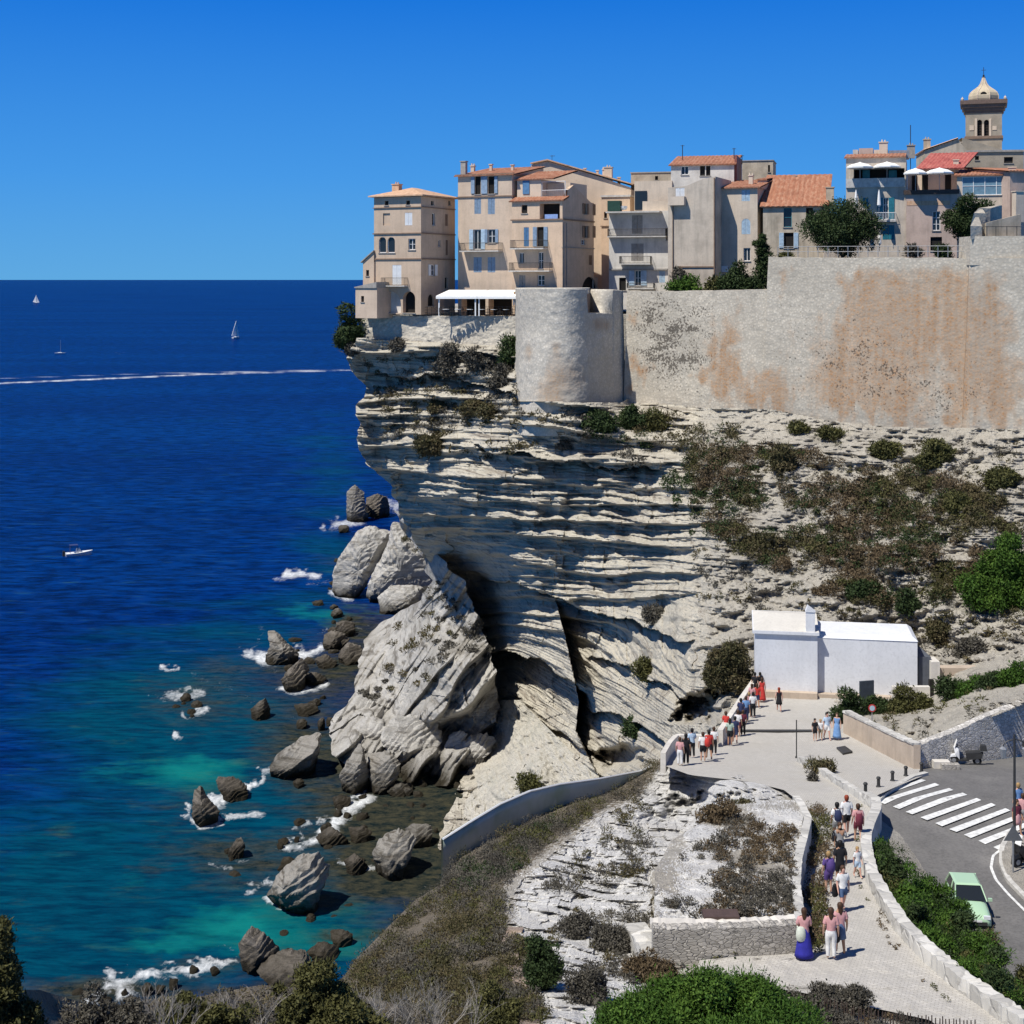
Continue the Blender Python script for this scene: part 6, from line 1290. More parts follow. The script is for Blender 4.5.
# ------------------------------------------------------------------ boats
def sailboat(x, y, hpx, lab, sail=True, rz=.3):
    Y = float(seaY(y)); p = V(x, y, Y); s = Y/F; L_ = max(7, hpx*s*.75); Hm = hpx*s; rt = empty('sailboat', (p.x, p.y, 0), rz, lab, 'sailboat', 'boats out at sea')
    mb = MB(); n = 10; vs = []
    for k in range(n+1):
        t = k/n; w = .17*L_*math.sin(PI*min(t*.62+.2, 1))*(1 if t < .95 else .3); 
        for sg in (-1, 1): vs += [(t*L_-L_/2, sg*w, .11*L_+.02*L_*t), (t*L_*.94-L_/2+.03*L_, sg*w*.5, -.05)]
    f = []
    for k in range(n): a = k*4; f += [(a,a+4,a+5,a+1),(a+2,a+3,a+7,a+6),(a,a+2,a+6,a+4),(a+1,a+5,a+7,a+3)]
    mb.add(vs, f+[(0,1,3,2),(n*4,n*4+2,n*4+3,n*4+1)]); mb.build('hull', M_wpaint, rt)
    mb = MB(); mb.box((-.2*L_,-.07*L_,.11*L_),(.18*L_,.07*L_,.17*L_)); mb.build('cabin', M_wpaint, rt); mb = MB(); mb.tube((.05*L_,0,.1*L_),(.05*L_,0,Hm),.02*L_,.012*L_,5); mb.build('mast', M_metalg, rt)
    if sail:
        mb = MB(); mb.add([(.04*L_,.0,.2*L_),(-.45*L_,.1*L_,.22*L_),(.04*L_,0,Hm*.97),(.04*L_,.02*L_,.2*L_),(-.45*L_,.12*L_,.22*L_),(.04*L_,.02*L_,Hm*.97)], [(0,1,2),(3,4,5),(0,1,4,3),(1,2,5,4),(2,0,3,5)]); mb.build('mainsail', M_canvas, rt)
        mb = MB(); mb.add([(.07*L_,0,.16*L_),(.48*L_,0,.16*L_),(.06*L_,0,Hm*.85),(.07*L_,.02*L_,.16*L_),(.48*L_,.02*L_,.16*L_),(.06*L_,.02*L_,Hm*.85)], [(0,1,2),(3,4,5),(0,1,4,3),(1,2,5,4),(2,0,3,5)]); mb.build('jib', M_canvas, rt)
sailboat(36, 303.5, 9, 'white sailboat under full sail nearest the horizon at far left'); sailboat(236, 338.5, 18, 'sailboat with narrow upright white sail close to the headland', True, 1.25); sailboat(60, 354, 14, 'small white sailboat with bare mast between the other two', False, .2)
p = V(79, 556, float(seaY(556))); rt = empty('motorboat', (p.x, p.y, 0), .45, 'small white motorboat with a faint wake in the left foreground water', 'motorboat', 'boats out at sea'); rt.scale = (1.25,1.25,1.4)
mb = MB(); n = 10; vs = []
for k in range(n+1):
    t = k/n; w = .85*min(1, (1-t)*2.2+.02)**.6
    for sg in (-1, 1): vs += [(t*4.6-2.3, sg*w, .55+.25*t*t), (t*4.2-2.2, sg*w*.6, -.1)]
f = []
for k in range(n): a = k*4; f += [(a,a+4,a+5,a+1),(a+2,a+3,a+7,a+6),(a,a+2,a+6,a+4),(a+1,a+5,a+7,a+3)]
mb.add(vs, f+[(0,1,3,2),(n*4,n*4+2,n*4+3,n*4+1)]); mb.build('hull', M_wpaint, rt)
mb = MB(); mb.hexa([(-.5,-.45,.5),(.5,-.45,.5),(.5,.45,.5),(-.5,.45,.5),(-.4,-.4,1.25),(.1,-.4,1.25),(.1,.4,1.25),(-.4,.4,1.25)]); mb.build('console', M_wpaint, rt)
mb = MB(); mb.box((-1.6,-.6,1.75),(-.2,.6,1.8)); [mb.tube((a,b_,.5),(a,b_,1.76),.03,n=4) for a in (-1.5,-.3) for b_ in (-.5,.5)]; mb.build('bimini', plain('navy_canvas', (.05,.06,.15)), rt)
mb = MB(); mb.box((-2.75,-.2,.1),(-2.35,.2,.95)); mb.build('outboard_engine', M_iron, rt)
# ------------------------------------------------------------------ vegetation
L_green = leafmat('leaf_bright_green', [(.012,.028,.005),(.045,.095,.013),(.11,.18,.028)]); L_dark = leafmat('leaf_dark_green', [(.010,.018,.008),(.030,.050,.016),(.065,.085,.03)])
L_olive = leafmat('leaf_olive', [(.02,.022,.008),(.075,.075,.025),(.15,.14,.05)]); L_brown = leafmat('leaf_dry_brown', [(.03,.022,.013),(.11,.08,.045),(.20,.15,.09)], clump=.5)
L_grey = leafmat('leaf_grey_scrub', [(.025,.023,.019),(.085,.078,.062),(.17,.155,.125)], clump=.6); L_mix = leafmat('leaf_maquis', [(.018,.018,.008),(.065,.062,.026),(.10,.078,.04),(.15,.13,.06)], clump=.35)
M_bark = plain('bark', (.12,.09,.065), .9); M_twig = plain('bleached_twig', (.36,.33,.29), .9)
def clumps(P0, Wd, Hd, Dd, n, rg, rag=.62):
    "ellipsoid of lobes sitting on P0"
    c = rg.normal(size=(n, 3)); c[:, 2] = np.abs(c[:, 2])*.9; c /= np.linalg.norm(c, axis=1)[:, None]; f = .95-rag*.36+rag*fbm(c[:, 0]*2.2+n, c[:, 1]*2.2, c[:, 2]*2.2, oct=2, seed=int(abs(P0[0])*7) % 97); c *= (np.where(rg.random(n) < .3, rg.random(n)*.6, .72)*f)[:, None]
    c = c*np.array([Wd/2, Dd/2, Hd])+np.array([0, 0, Hd*.08])
    r = (.6+.8*rg.random(n))*1.25*math.sqrt(Wd*Hd)/math.sqrt(n)
    return c, r
def bush(label, x, y, w, h, Y, m, name='shrub', cat='shrub', grp=None, leaf=2.3, dens=1.0, deep=.8, seed=None, n=None, stem=True, base=None, rag=.62):
    rg = np.random.default_rng(int(x*31+y*17) if seed is None else seed); s = Y/F; P0 = V(x, y, Y) if base is None else base
    Wd, Hd = w*s, h*s; n = n or int(np.clip(w*h/38, 10, 170)); c, r = clumps(P0, Wd, Hd, Wd*deep, n, rg, rag)
    ls = leaf*s; tot = int(dens*w*h*8); per = np.maximum(6, (tot*r**2/np.sum(r**2)).astype(int))
    v, q, t = leafcloud(c, r, per, ls, rg)
    vt, qt, tt_ = leafcloud(c, r*1.35, np.maximum(2, per//14), ls*1.1, rg); q = np.concatenate([q, qt+len(v)]); v = np.concatenate([v, vt]); t = np.concatenate([t, tt_])
    rt = empty(name, P0, 0, label, cat, grp)
    link('foliage', np_mesh('foliage', v, q, attrs={'tint': t}), m, rt)
    if stem:
        mb = MB()
        for k in range(4): d = Vector(c[k % n]); mb.tube((0,0,-.3), d*.8, .05*Hd**.5, .015, 4)
        mb.build('stem', M_bark, rt)
    return rt
def tree(label, x, yb, yc0, yc1, w, Y, m, name='tree', grp=None, leaf=2.0):
    s = Y/F; P0 = V(x, yb, Y); rt = empty(name, P0, 0, label, 'tree', grp); rg = np.random.default_rng(int(x)); zt = (yb-yc0)*s; zb = (yb-yc1)*s; Wd = w*s
    n = 40; c = rg.normal(size=(n, 3)); c /= np.linalg.norm(c, axis=1)[:, None]; c *= (rg.random(n)**.35)[:, None]*.78; c = c*np.array([Wd/2, Wd/2, (zt-zb)/2])+np.array([0, 0, (zt+zb)/2]); r = (.13+.12*rg.random(n))*Wd*.8
    v, q, t = leafcloud(c, r, (w*(yc1-yc0)*5.5*r**2/np.sum(r**2)).astype(int)+6, leaf*s, rg); link('crown', np_mesh('crown', v, q, attrs={'tint': t}), m, rt)
    mb = MB(); mb.tube((0,0,-.4), (0,0,zb+.3), .16, .12, 7)
    for k in range(6): mb.tube((0,0,zb), Vector(c[k])*.85+Vector((0,0,zb*.15)), .09, .02, 5)
    mb.build('trunk', M_bark, rt); return rt
# town trees
tree('broad dark green tree behind the rampart railing left of the shuttered terrace house', 842, 262, 200, 258, 84, 156, L_dark); tree('round dark green tree beside the stone parapet at the right', 969, 262, 193, 246, 52, 150, L_dark)
c = V(763, 292, 166); rt = empty('cypress', c, 0, 'narrow dark cypress between the beige house and the high rampart', 'tree'); s = 166/F
rg = np.random.default_rng(3); cc = np.array([[rg.normal()*.25, rg.normal()*.25, z] for z in np.linspace(.4, 6.4, 22)]); rr = np.interp(cc[:, 2], [0, 2.5, 6.6], [1.15, 1.0, .3]); v, q, t = leafcloud(cc, rr, 260, .22, rg); link('crown', np_mesh('crown', v, q, attrs={'tint': t}), L_dark, rt); mb = MB(); mb.tube((0,0,-1),(0,0,5),.15,.05,6); mb.build('trunk', M_bark, rt)
bush('low bright green hedge above the rampart by the blank facade', 684, 294, 42, 17, 165, L_green, 'hedge', 'hedge'); bush('large dark bush between the hedge and the cypress', 736, 293, 50, 31, 162, L_dark); bush('rounded olive bush left of the large dark one on the rampart', 716, 293, 24, 14, 163.5, L_olive)
bush('small clipped hedge right of the dark garage door', 944, 257, 16, 12, 150, L_dark, 'hedge', 'hedge'); bush('low green plant at the left end of the rampart railing', 785, 258, 16, 5, 151, L_olive)
bush('small dark creeper bush beside the air conditioner pipe', 679, 280, 10, 14, 171, L_grey); bush('thin climbing shrub by the garage with bare stems', 914, 255, 9, 20, 160, L_grey)
# cliff plants
bush('dark green tree-like bush leaning out at the very tip of the cliff', 350, 347, 24, 46, 181.5, L_dark, leaf=2.4); bush('dark green ivy clump at the foot of the rounded bastion', 512, 364, 14, 36, 168, L_dark, deep=.5)
for i, (x, y, w, h, m, lab) in enumerate([(452,373,40,30,L_grey,'grey-green shrub band under the terrace wall, left part'),(480,366,32,22,L_grey,'grey-green shrub under the terrace wall, middle part'),(502,388,26,26,L_grey,'dark shrub hanging left of the bastion foot'),
   (438,410,34,9,L_mix,'low brown scrub ledge below the dark undercut, left'),(474,413,44,14,L_mix,'low brown scrub ledge below the dark undercut, right'),
   (432,452,40,18,L_mix,'flat scrub patch on the ledge in the middle of the sheer cliff'),(492,416,20,12,L_mix,'small scrub tuft beside the ledge under the shrub band'),
   (600,432,34,26,L_dark,'dark green shrub under the bastion, left of two'),(632,428,40,20,L_dark,'wide green shrub under the rampart start'),(655,428,22,20,L_olive,'small olive shrub right of the wide green one'),
   (564,448,12,12,L_grey,'little round shrub on a pale ledge under the bastion'),(655,622,24,20,L_grey,'grey shrub on the cliff buttress near the fold'),(646,676,24,17,L_olive,'pair-like olive shrub on the lower cliff buttress'),(636,735,32,18,L_dark,'oval dark shrub on the lowest cliff ledge above the screen wall'),
   (352,353,14,12,L_grey,'small scrub tuft under the leaning cliff-tip bush'),(397,350,12,14,L_grey,'small scrub tuft hanging at the left of the terrace wall'),(530,792,18,20,L_olive,'lone green shrub on the scree behind the screen wall')]):
    Yd = float(Dcliff(np.array([[float(x)]]), np.array([[float(y)-2]]))[0, 0]) if x != 530 else 152.
    bush(lab, x, y, w, h, Yd-.3-w*.25*Yd/F*0, m, deep=.6)
# hillside individuals
HB = [(727,690,66,62,L_mix,'big dark bush overhanging the cave left of the chapel'),(703,700,34,46,L_grey,'grey bush left of the big dark one by the chapel'),(933,468,40,28,L_olive,'wide olive shrub right beneath the rust-stained rampart'),(887,458,36,18,L_olive,'flat olive shrub left of the wide one under the rampart'),
 (1004,608,112,80,L_green,'largest bright green bush on the hillside at the right edge'),(900,690,34,16,L_mix,None),(832,436,32,8,L_olive,'low brown shrub hugging the rampart foot'),(800,430,28,7,L_olive,'small brown shrub at the rampart foot left of the low one'),
 (905,610,22,18,L_dark,'dark green round shrub above the chapel end'),(862,598,32,20,L_dark,'dark shrub clump above the chapel roof'),(785,470,30,22,L_mix,'brown shrub at the top left of the hillside scrub'),(940,640,26,22,L_mix,'brown tuft beside the hillside gravel track'),(960,510,30,18,L_olive,'yellow-green shrub near the pale boulder on the hillside'),(1000,485,50,22,L_olive,'yellow-green shrub band at the right edge under the rampart'),(968,655,24,18,L_grey,'grey tuft above the ramp wall')]
for x, y, w, h, m, lab in HB:
    if lab is None: continue
    Yd = float(Dcliff(np.array([[float(x)]]), np.array([[float(y)-2]]))[0, 0]); bush(lab, x, y, w, h, Yd-.3, m, deep=.6)
# garden right of the plaza
bush('upright dark green shrub at the corner of the plaza beside the slate panel', 851, 727, 32, 44, 96.5, L_dark); bush('low dark bush right of the upright plaza shrub', 877, 711, 26, 16, 97.5, L_dark)
bush('rounded olive bush in the row below the chapel end', 903, 711, 24, 19, 97, L_olive); bush('second rounded bush in the row, nearer the gate pillar', 921, 709, 20, 17, 97, L_olive)
for i, (x, y, w, h) in enumerate(((953,698,34,18),(975,698,36,20),(996,694,36,24),(1018,690,40,28))):
    bush(['green hedge bush at the left end of the garden hedge','second green hedge bush in the garden hedge','third green hedge bush in the garden hedge','tallest green hedge bush at the right edge of the garden'][i], x, y, w, h, 97-i*1.2, [L_dark,L_green,L_dark,L_green][i], 'hedge_bush', 'hedge')
# roadside hedge below the parapet
RH = [(880,842,16,26,62,L_green,'small bright shrub squeezed behind the parapet at the top of the hedge'),(915,882,52,40,55,L_green,'hedge bush covering the back corner of the pale green car'),(910,930,52,44,52,L_dark,'hedge bush hugging the inside of the parapet'),(950,925,40,36,54.5,L_green,'hedge bush overlapping the side of the car'),(978,968,46,40,50,L_green,'hedge bush between the car front and the bottom corner'),(940,968,44,44,48.5,L_green,'lower hedge bush tight against the parapet'),(890,866,30,50,58,L_dark,'darkest shrub at the top of the roadside hedge'),(886,852,16,22,60,L_olive,'pale green shrub against the curved parapet'),(905,905,52,52,53.5,L_green,'hedge bush beside the bend of the parapet'),(934,912,54,50,55.5,L_green,'hedge bush just left of the pale green car'),(930,945,66,54,50,L_green,'broad bright hedge bush in the middle of the roadside hedge'),
 (962,955,58,50,51.5,L_dark,'dark hedge bush in front of the car bonnet'),(960,990,70,54,46.5,L_green,'bright hedge bush in the lower half of the roadside hedge'),(992,985,54,46,48.5,L_dark,'dark hedge bush at the lower right of the roadside hedge'),(1003,1022,60,50,44.5,L_dark,'lowest hedge bush in the right corner'),(985,940,24,20,54,L_mix,'brownish hedge bush right below the car'),(1018,985,36,34,49,L_olive,'olive hedge bush at the right edge by the road')]
for x, y, w, h, Y, m, lab in RH:
    zr = zroad(Y)-.2; s = Y/F; yy = HZ+(H-zr)*F/Y; base = V(x, yy, Y); hpx = h+(yy-y); bush(lab, x, yy, w, hpx, Y, m, 'hedge_bush', 'hedge', leaf=2.6, dens=.75)
# foreground dome and scrub
def fgY(x, y): return float(Dfg(np.array([[float(x)]]), np.array([[float(y)]]))[0, 0])
FB = [(718,1100,350,134,L_green,'large bright green dome-shaped bush at the bottom edge'),(622,1060,100,58,L_grey,'grey scrub cushion on the left of the green dome bush'),(836,1064,110,66,L_grey,'grey-green cushion at the right end of the dome bush'),
 (592,1000,50,44,L_grey,'dark grey-brown scrub left of the dome bush'),(648,978,74,24,L_brown,'reddish dry weeds behind the dome bush'),(612,948,54,34,L_grey,'grey scrub on the white rocks beside the return wall'),(577,935,40,22,L_grey,'small grey scrub on the left of the white rocks'),(722,958,52,16,L_olive,'olive plant at the foot of the dry stone wall'),
 (720,846,52,48,L_brown,'rust-brown scrub on the terrace below the plaza edge'),(822,958,34,16,L_brown,None),(835,1010,90,30,L_grey,'dark dry scrub between the path and the picket fence'),(930,735,5,5,L_grey,None),(821,772,22,14,L_mix,'dark tuft on the thin low wall by the bare post'),(814,780,10,8,L_grey,'tiny grey tuft on the low wall'),(742,813,30,14,L_mix,'brown tuft under the plaza lip'),
 (545,985,50,70,L_dark,'green bush above the dirt track at lower middle'),(500,1040,70,60,L_olive,'olive bush at the bottom left of the white rocks')]
for x, y, w, h, m, lab in FB:
    if lab is None: continue
    Yb = fgY(x, min(y, 1095)) if not (x in (835, 821, 814)) else float(Yp_(y)); bush(lab, x, y, w, h, Yb-.3, m, leaf=2.4 if w < 100 else 2.8, rag=.12 if w > 200 else .62, dens=.8, deep=.7, stem=w < 100)
def scatter(name, label, Df, poly, n, rpx, mats, seed, thr=0., ns=(60, 30), leaf=2.0, per=46, squash=.8, kind='stuff', clearance=.0):
    rg = np.random.default_rng(seed); pa = np.array(poly); out = [[] for _ in mats]
    x = rg.uniform(pa[:, 0].min(), pa[:, 0].max(), n); y = rg.uniform(pa[:, 1].min(), pa[:, 1].max(), n); ok = inpoly(x, y, poly) & (fbm(x/ns[0], y/ns[1], oct=3, seed=seed) > thr-.25*rg.random(n)); x, y = x[ok], y[ok]
    Yd = Df(x[None], y[None])[0]; s = Yd/F; r = rg.uniform(rpx[0], rpx[1], len(x))*s
    cen = np.stack([(x-512)*s, Yd, H-(y-HZ)*s+r*.3], 1)
    pick = (fbm(x/45, y/25, oct=2, seed=seed+9)*1.2+.5+.25*rg.normal(size=len(x)))*len(mats); pick = np.clip(pick, 0, len(mats)-1e-3).astype(int)
    V_, Q_, T_, M_ = [], [], [], []; off = 0
    for k in range(len(mats)):
        mk = pick == k
        if not mk.any(): continue
        v, q, t = leafcloud(cen[mk], r[mk], per, float(np.median(s))*leaf, rg, squash); V_.append(v); Q_.append(q+off); T_.append(t); M_.append(np.full(len(q), k)); off += len(v)
    o = link(name, np_mesh(name, np.concatenate(V_), np.concatenate(Q_), attrs={'tint': np.concatenate(T_)}, midx=np.concatenate(M_)), mats); tag(o, label, 'scrub', None, kind); return o
Dc = lambda x, y: Dcliff(x, y)-.15
scatter('hillside_scrub', 'dense brown and olive maquis scrub covering the rocky hillside above the chapel', Dc, [(690,445),(760,448),(800,456),(860,466),(955,482),(1010,500),(1024,545),(950,600),(880,608),(800,592),(760,565),(700,525),(688,470)], 2100, (3.5, 11), [L_mix, L_olive, L_mix, L_dark, L_brown], 301, -.06, (34, 20), per=140, leaf=1.9)
scatter('sparse_scrub', 'sparse low tufts scattered over the pale rock around the chapel', Dc, [(700,415),(1024,445),(1060,500),(1060,660),(920,660),(900,640),(840,622),(760,615),(700,600),(690,500)], 1100, (2.2, 6), [L_grey, L_mix], 302, .02, per=40)
scatter('cliff_scrub', 'thin scrub growing along the ledges of the sheer cliff', Dc, [(365,352),(516,362),(520,410),(690,418),(690,460),(600,470),(560,440),(470,470),(380,465)], 700, (2.5, 6.5), [L_grey, L_mix], 303, .08, (70, 12), per=50)
scatter('cliff_scrub', 'dark shrubs along the break between hillside and sheer cliff', Dc, [(590,410),(690,415),(735,430),(740,500),(700,560),(676,520),(660,470),(600,440)], 380, (3.5, 9), [L_dark, L_mix, L_mix], 304, .02, (30, 20), per=90)
mass_p = [(405,530),(440,570),(480,620),(494,680),(470,690),(440,660),(430,690),(380,690),(370,720),(352,700),(400,620),(410,580)]
scatter('rock_slope_scrub', 'dark lichen and scrub bands between the tilted fallen slabs', lambda x, y: Dmass(x, y)-.1, mass_p, 260, (4, 8), [L_grey, L_mix], 320, .10, (22, 30), per=110, squash=.4)
scatter('garden_plants', 'low tufts dotting the gravel garden above the beige wall', Dc, [(860,722),(915,742),(1024,702),(1050,690),(1024,672),(930,700),(880,715)], 150, (2.5, 6), [L_grey, L_mix, L_olive], 305, .0, per=30)
DG = lambda x, y: Dfg(x, y)-.1
slope = [(662,756),(640,778),(600,800),(560,812),(520,828),(495,842),(450,868),(440,890),(415,908),(395,928),(375,948),(355,975),(340,1000),(420,1024),(545,1024),(530,950),(505,930),(500,890),(540,850),(590,812),(620,800),(640,790),(668,765)]
scatter('slope_scrub', 'dark grey-brown scrub blanketing the slope that drops to the sea', DG, slope, 3200, (6, 13), [L_grey, L_mix, L_olive, L_grey, L_mix], 306, -.7, leaf=1.8, per=170, squash=.7)
scatter('green_scrub', 'olive green shrubs spilling over the slope below the screen wall', DG, [(445,892),(470,862),(505,845),(545,826),(585,806),(600,812),(560,835),(530,862),(490,890),(455,915)], 260, (5, 10), [L_olive, L_olive, L_dark], 321, -.5, leaf=1.8, per=130)
scatter('green_scrub', 'olive green shrubs either side of the dirt track', DG, [(440,985),(470,960),(505,950),(500,1024),(440,1030)], 160, (5, 10), [L_olive, L_mix], 322, -.4, leaf=1.9, per=130)
hty = np.array([HZ+(hq-1.7)*F/Y_ for Y_, hq in RT])[::-1]
scatter('roadside_hedge', 'continuous bright green hedge bank between the white parapet and the road', lambda x, y: np.interp(y, hty, _rY), [(880,838),(892,850),(908,868),(925,886),(942,900),(952,915),(968,934),(990,945),(1010,968),(1030,1000),(1040,1040),(1015,1022),(985,1000),(950,972),(915,938),(893,906),(880,882),(874,858)], 420, (7, 14), [L_dark, L_green, L_green, L_olive, L_green], 323, -.9, (26, 18), leaf=2.0, per=210)
scatter('ridge_scrub', 'bands of grey scrub growing between the white rock layers', DG, [(668,762),(640,795),(655,830),(640,870),(600,890),(560,900),(540,890),(600,840),(625,800)], 260, (4, 8), [L_grey, L_mix], 307, .02, (30, 30), per=80)
scatter('rock_scrub', 'grey tufts spread over the white rocks below the terrace', DG, [(640,830),(660,850),(655,925),(640,960),(690,970),(640,985),(560,975),(545,940),(570,900),(620,870)], 420, (3.5, 8), [L_grey, L_grey, L_mix], 308, .0, (30, 20), per=75)
DT = lambda x, y: np.interp(y, ty, tY)-.1
scatter('terrace_weeds', 'dry grey and rust weeds covering the raised terrace', DT, [(740,815),(795,830),(793,915),(660,918),(680,860),(715,832)], 900, (3, 7), [L_grey, L_brown, L_grey, L_brown], 309, -.25, (35, 14), per=60, squash=.9)
scatter('tall_dry_weeds', 'tall rust-brown weeds filling the strip beside the footpath', lambda x, y: Yp_(y)-.1, [(806,808),(822,812),(836,830),(832,860),(826,890),(826,940),(822,955),(806,950),(806,880),(808,840)], 260, (4, 8), [L_brown, L_brown, L_olive], 310, -.6, per=70, squash=1.3)
scatter('path_weeds', 'thin dry weeds at the foot of the white parapet', lambda x, y: Yp_(y)-.05, [(857,790),(864,800),(860,850),(862,880),(884,920),(902,948),(895,952),(872,915),(856,880),(853,840),(860,810)], 130, (1.5, 3), [L_brown, L_olive], 311, -.1, per=22, leaf=1.6)
scatter('path_weeds', 'small dry weed patches along the lower end of the path', lambda x, y: Yp_(y)-.05, [(880,905),(888,920),(893,950),(885,948),(878,920)], 40, (2, 4), [L_brown], 312, -.6, per=22, leaf=1.6)
scatter('path_weeds', 'weeds growing by the near bend of the parapet', lambda x, y: Yp_(y)-.05, [(920,975),(940,988),(950,1003),(940,1000),(922,985)], 40, (2, 4), [L_brown, L_olive], 313, -.6, per=22, leaf=1.6)
scatter('path_edge_scrub', 'dry grey scrub along the edge of the paving above the picket fence', lambda x, y: Yp_(y)-.2, [(690,980),(790,988),(850,1000),(872,1010),(950,1026),(930,1040),(850,1022),(780,1008),(700,996)], 170, (4, 8), [L_grey, L_brown, L_grey], 324, -.6, per=90)
# near bushes and bare branches at the bottom edge
def dnear(x, y): e = np.interp(x, [-150,40,100,180,260,340,420], [985,990,1008,1000,985,990,1010]); return DN(x, np.maximum(y, 992))
scatter('near_scrub', 'tangle of grey twiggy scrub along the bottom edge', lambda x, y: dnear(x, y)-.1, [(60,1012),(100,1012),(180,1002),(230,995),(350,1000),(430,1018),(470,1060),(60,1080)], 900, (6, 12), [L_grey, L_mix, L_grey], 314, -.5, leaf=2.6, per=60)
bush('green-tipped juniper bush at the bottom edge left of centre', 318, 1045, 118, 92, 26, L_olive, leaf=3.2, dens=.8); bush('olive juniper bush cut by the bottom-left corner', -2, 1064, 108, 128, 15, L_olive, leaf=3.6, dens=.8); bush('lower green bush between the two junipers', 196, 1045, 120, 70, 24, L_olive, leaf=3.0, dens=.6); bush('dark scrub cushion next to the corner juniper', 112, 1050, 110, 56, 21, L_grey, leaf=2.8, dens=.7)
def twigs(name, label, x, y, Y, hpx, n, seed, spread=.6):
    rg = random.Random(seed); base = V(x, y, Y); s = Y/F; rt = empty(name, base, 0, label, 'shrub', None); mb = MB()
    def br(p, d, L_, r, lv):
        q = p+d*L_; mb.tube(p, q, r, r*.6, 4)
        if lv == 0: return
        for k in range(rg.choice((2, 3))): br(p+d*L_*rg.uniform(.5, 1), (d+Vector((rg.uniform(-1,1), rg.uniform(-1,1), rg.uniform(-.2,.6)))*spread).normalized(), L_*rg.uniform(.5,.75), r*.6, lv-1)
    for k in range(n): br(Vector((rg.uniform(-.3,.3)*hpx*s, rg.uniform(-.3,.3), -.1)), Vector((rg.uniform(-.6,.6), rg.uniform(-.3,.3), 1)).normalized(), hpx*s*.45, .012, 4)
    mb.build('branches', M_twig, rt)
twigs('bare_shrub', 'bleached leafless branches rising at the bottom edge right of the junipers', 415, 1050, 33, 78, 10, 1); twigs('bare_shrub', 'leafless grey branches tangled between the junipers and the bleached ones', 372, 1045, 30, 66, 12, 2); twigs('bare_shrub', 'tallest bleached branches reaching up at the edge of the dark slope', 450, 1060, 36, 92, 8, 3); twigs('bare_shrub', 'leafless twigs among the scrub left of the juniper', 240, 1045, 25, 68, 12, 4); twigs('bare_shrub', 'leafless twigs near the surf at bottom left', 160, 1050, 23, 62, 12, 5)
# ------------------------------------------------------------------ people
POSE = {}
def pose(key, stride=0., arms='down', lean=0.):
    if key in POSE: return POSE[key]
    J = {}; E = []
    def j(n, p, r, par=None):
        J[n] = (len(J), p, r)
        if par: E.append((J[par][0], J[n][0]))
    l = lean
    j('pelvis', (0,0,.94), (.155,.12)); j('waist', (0,-l*.15,1.08), (.125,.10), 'pelvis'); j('chest', (0,-l*.4,1.30), (.155,.115), 'waist'); j('neck', (0,-l*.6,1.46), (.058,.058), 'chest'); j('head0', (0,-.015-l*.7,1.56), (.082,.09), 'neck'); j('head1', (0,-.01-l*.75,1.65), (.085,.098), 'head0'); j('head2', (0,.0-l*.75,1.70), (.06,.07), 'head1')
    for sg, nm in ((-1, 'l'), (1, 'r')):
        j(nm+'sh', (sg*.17,-l*.5,1.40), (.068,.068), 'chest')
        if arms == 'down' or (arms == 'one' and sg < 0) : el, wr, ha, hb = (sg*.235,.03,1.13), (sg*.25,-.04-stride*.3*sg,.88), (sg*.25,-.07-stride*.35*sg,.80), (sg*.245,-.09-stride*.35*sg,.73)
        elif arms == 'fold': el, wr, ha, hb = (sg*.24,-.02,1.13), (sg*.10,-.22,1.12), (sg*.03,-.25,1.13), (-sg*.03,-.26,1.15)
        else: el, wr, ha, hb = (sg*.25,-.02,1.14), (sg*.20,-.24,1.22), (sg*.16,-.27,1.32), (sg*.14,-.28,1.38)
        j(nm+'el', el, (.047,.047), nm+'sh'); j(nm+'wr', wr, (.032,.03), nm+'el'); j(nm+'ha', ha, (.036,.024), nm+'wr'); j(nm+'fi', hb, (.026,.014), nm+'ha')
        st = stride*sg
        j(nm+'hip', (sg*.095,0,.86), (.105,.105), 'pelvis'); j(nm+'kn', (sg*.10,-.02-st*.5,.49), (.064,.066), nm+'hip'); j(nm+'an', (sg*.105,.03-st,.10+max(0,-st)*.15), (.042,.045), nm+'kn'); j(nm+'to', (sg*.115,-.11-st,.035+max(0,-st)*.05), (.042,.032), nm+'an')
    me = bpy.data.meshes.new('p'); me.from_pydata([v[1] for v in J.values()], E, []); o = bpy.data.objects.new('p', me); COL.objects.link(o)
    sk = o.modifiers.new('s', 'SKIN'); sk.use_smooth_shade = True; sb = o.modifiers.new('b', 'SUBSURF'); sb.levels = 1; sb.render_levels = 1
    for i, v in enumerate(J.values()): d = me.skin_vertices[0].data[i]; d.radius = v[2]; d.use_root = (i == 0)
    dg = bpy.context.evaluated_depsgraph_get(); dg.update(); m2 = bpy.data.meshes.new_from_object(o.evaluated_get(dg)); bpy.data.objects.remove(o); m2.name = 'body'
    n = len(m2.vertices); co = np.empty(n*3); m2.vertices.foreach_get('co', co); co = co.reshape(-1, 3); nr = np.empty(n*3); m2.vertices.foreach_get('normal', nr); nr = nr.reshape(-1, 3)
    # nose
    hd = (np.abs(co[:, 0]) < .02) & (np.abs(co[:, 2]-1.60) < .025) & (co[:, 1] < -.06-l*.7); co[hd, 1] -= .022
    m2.vertices.foreach_set('co', co.ravel()); F_ = [list(p.vertices) for p in m2.polygons]; POSE[key] = (m2, co, nr, F_, l); return POSE[key]
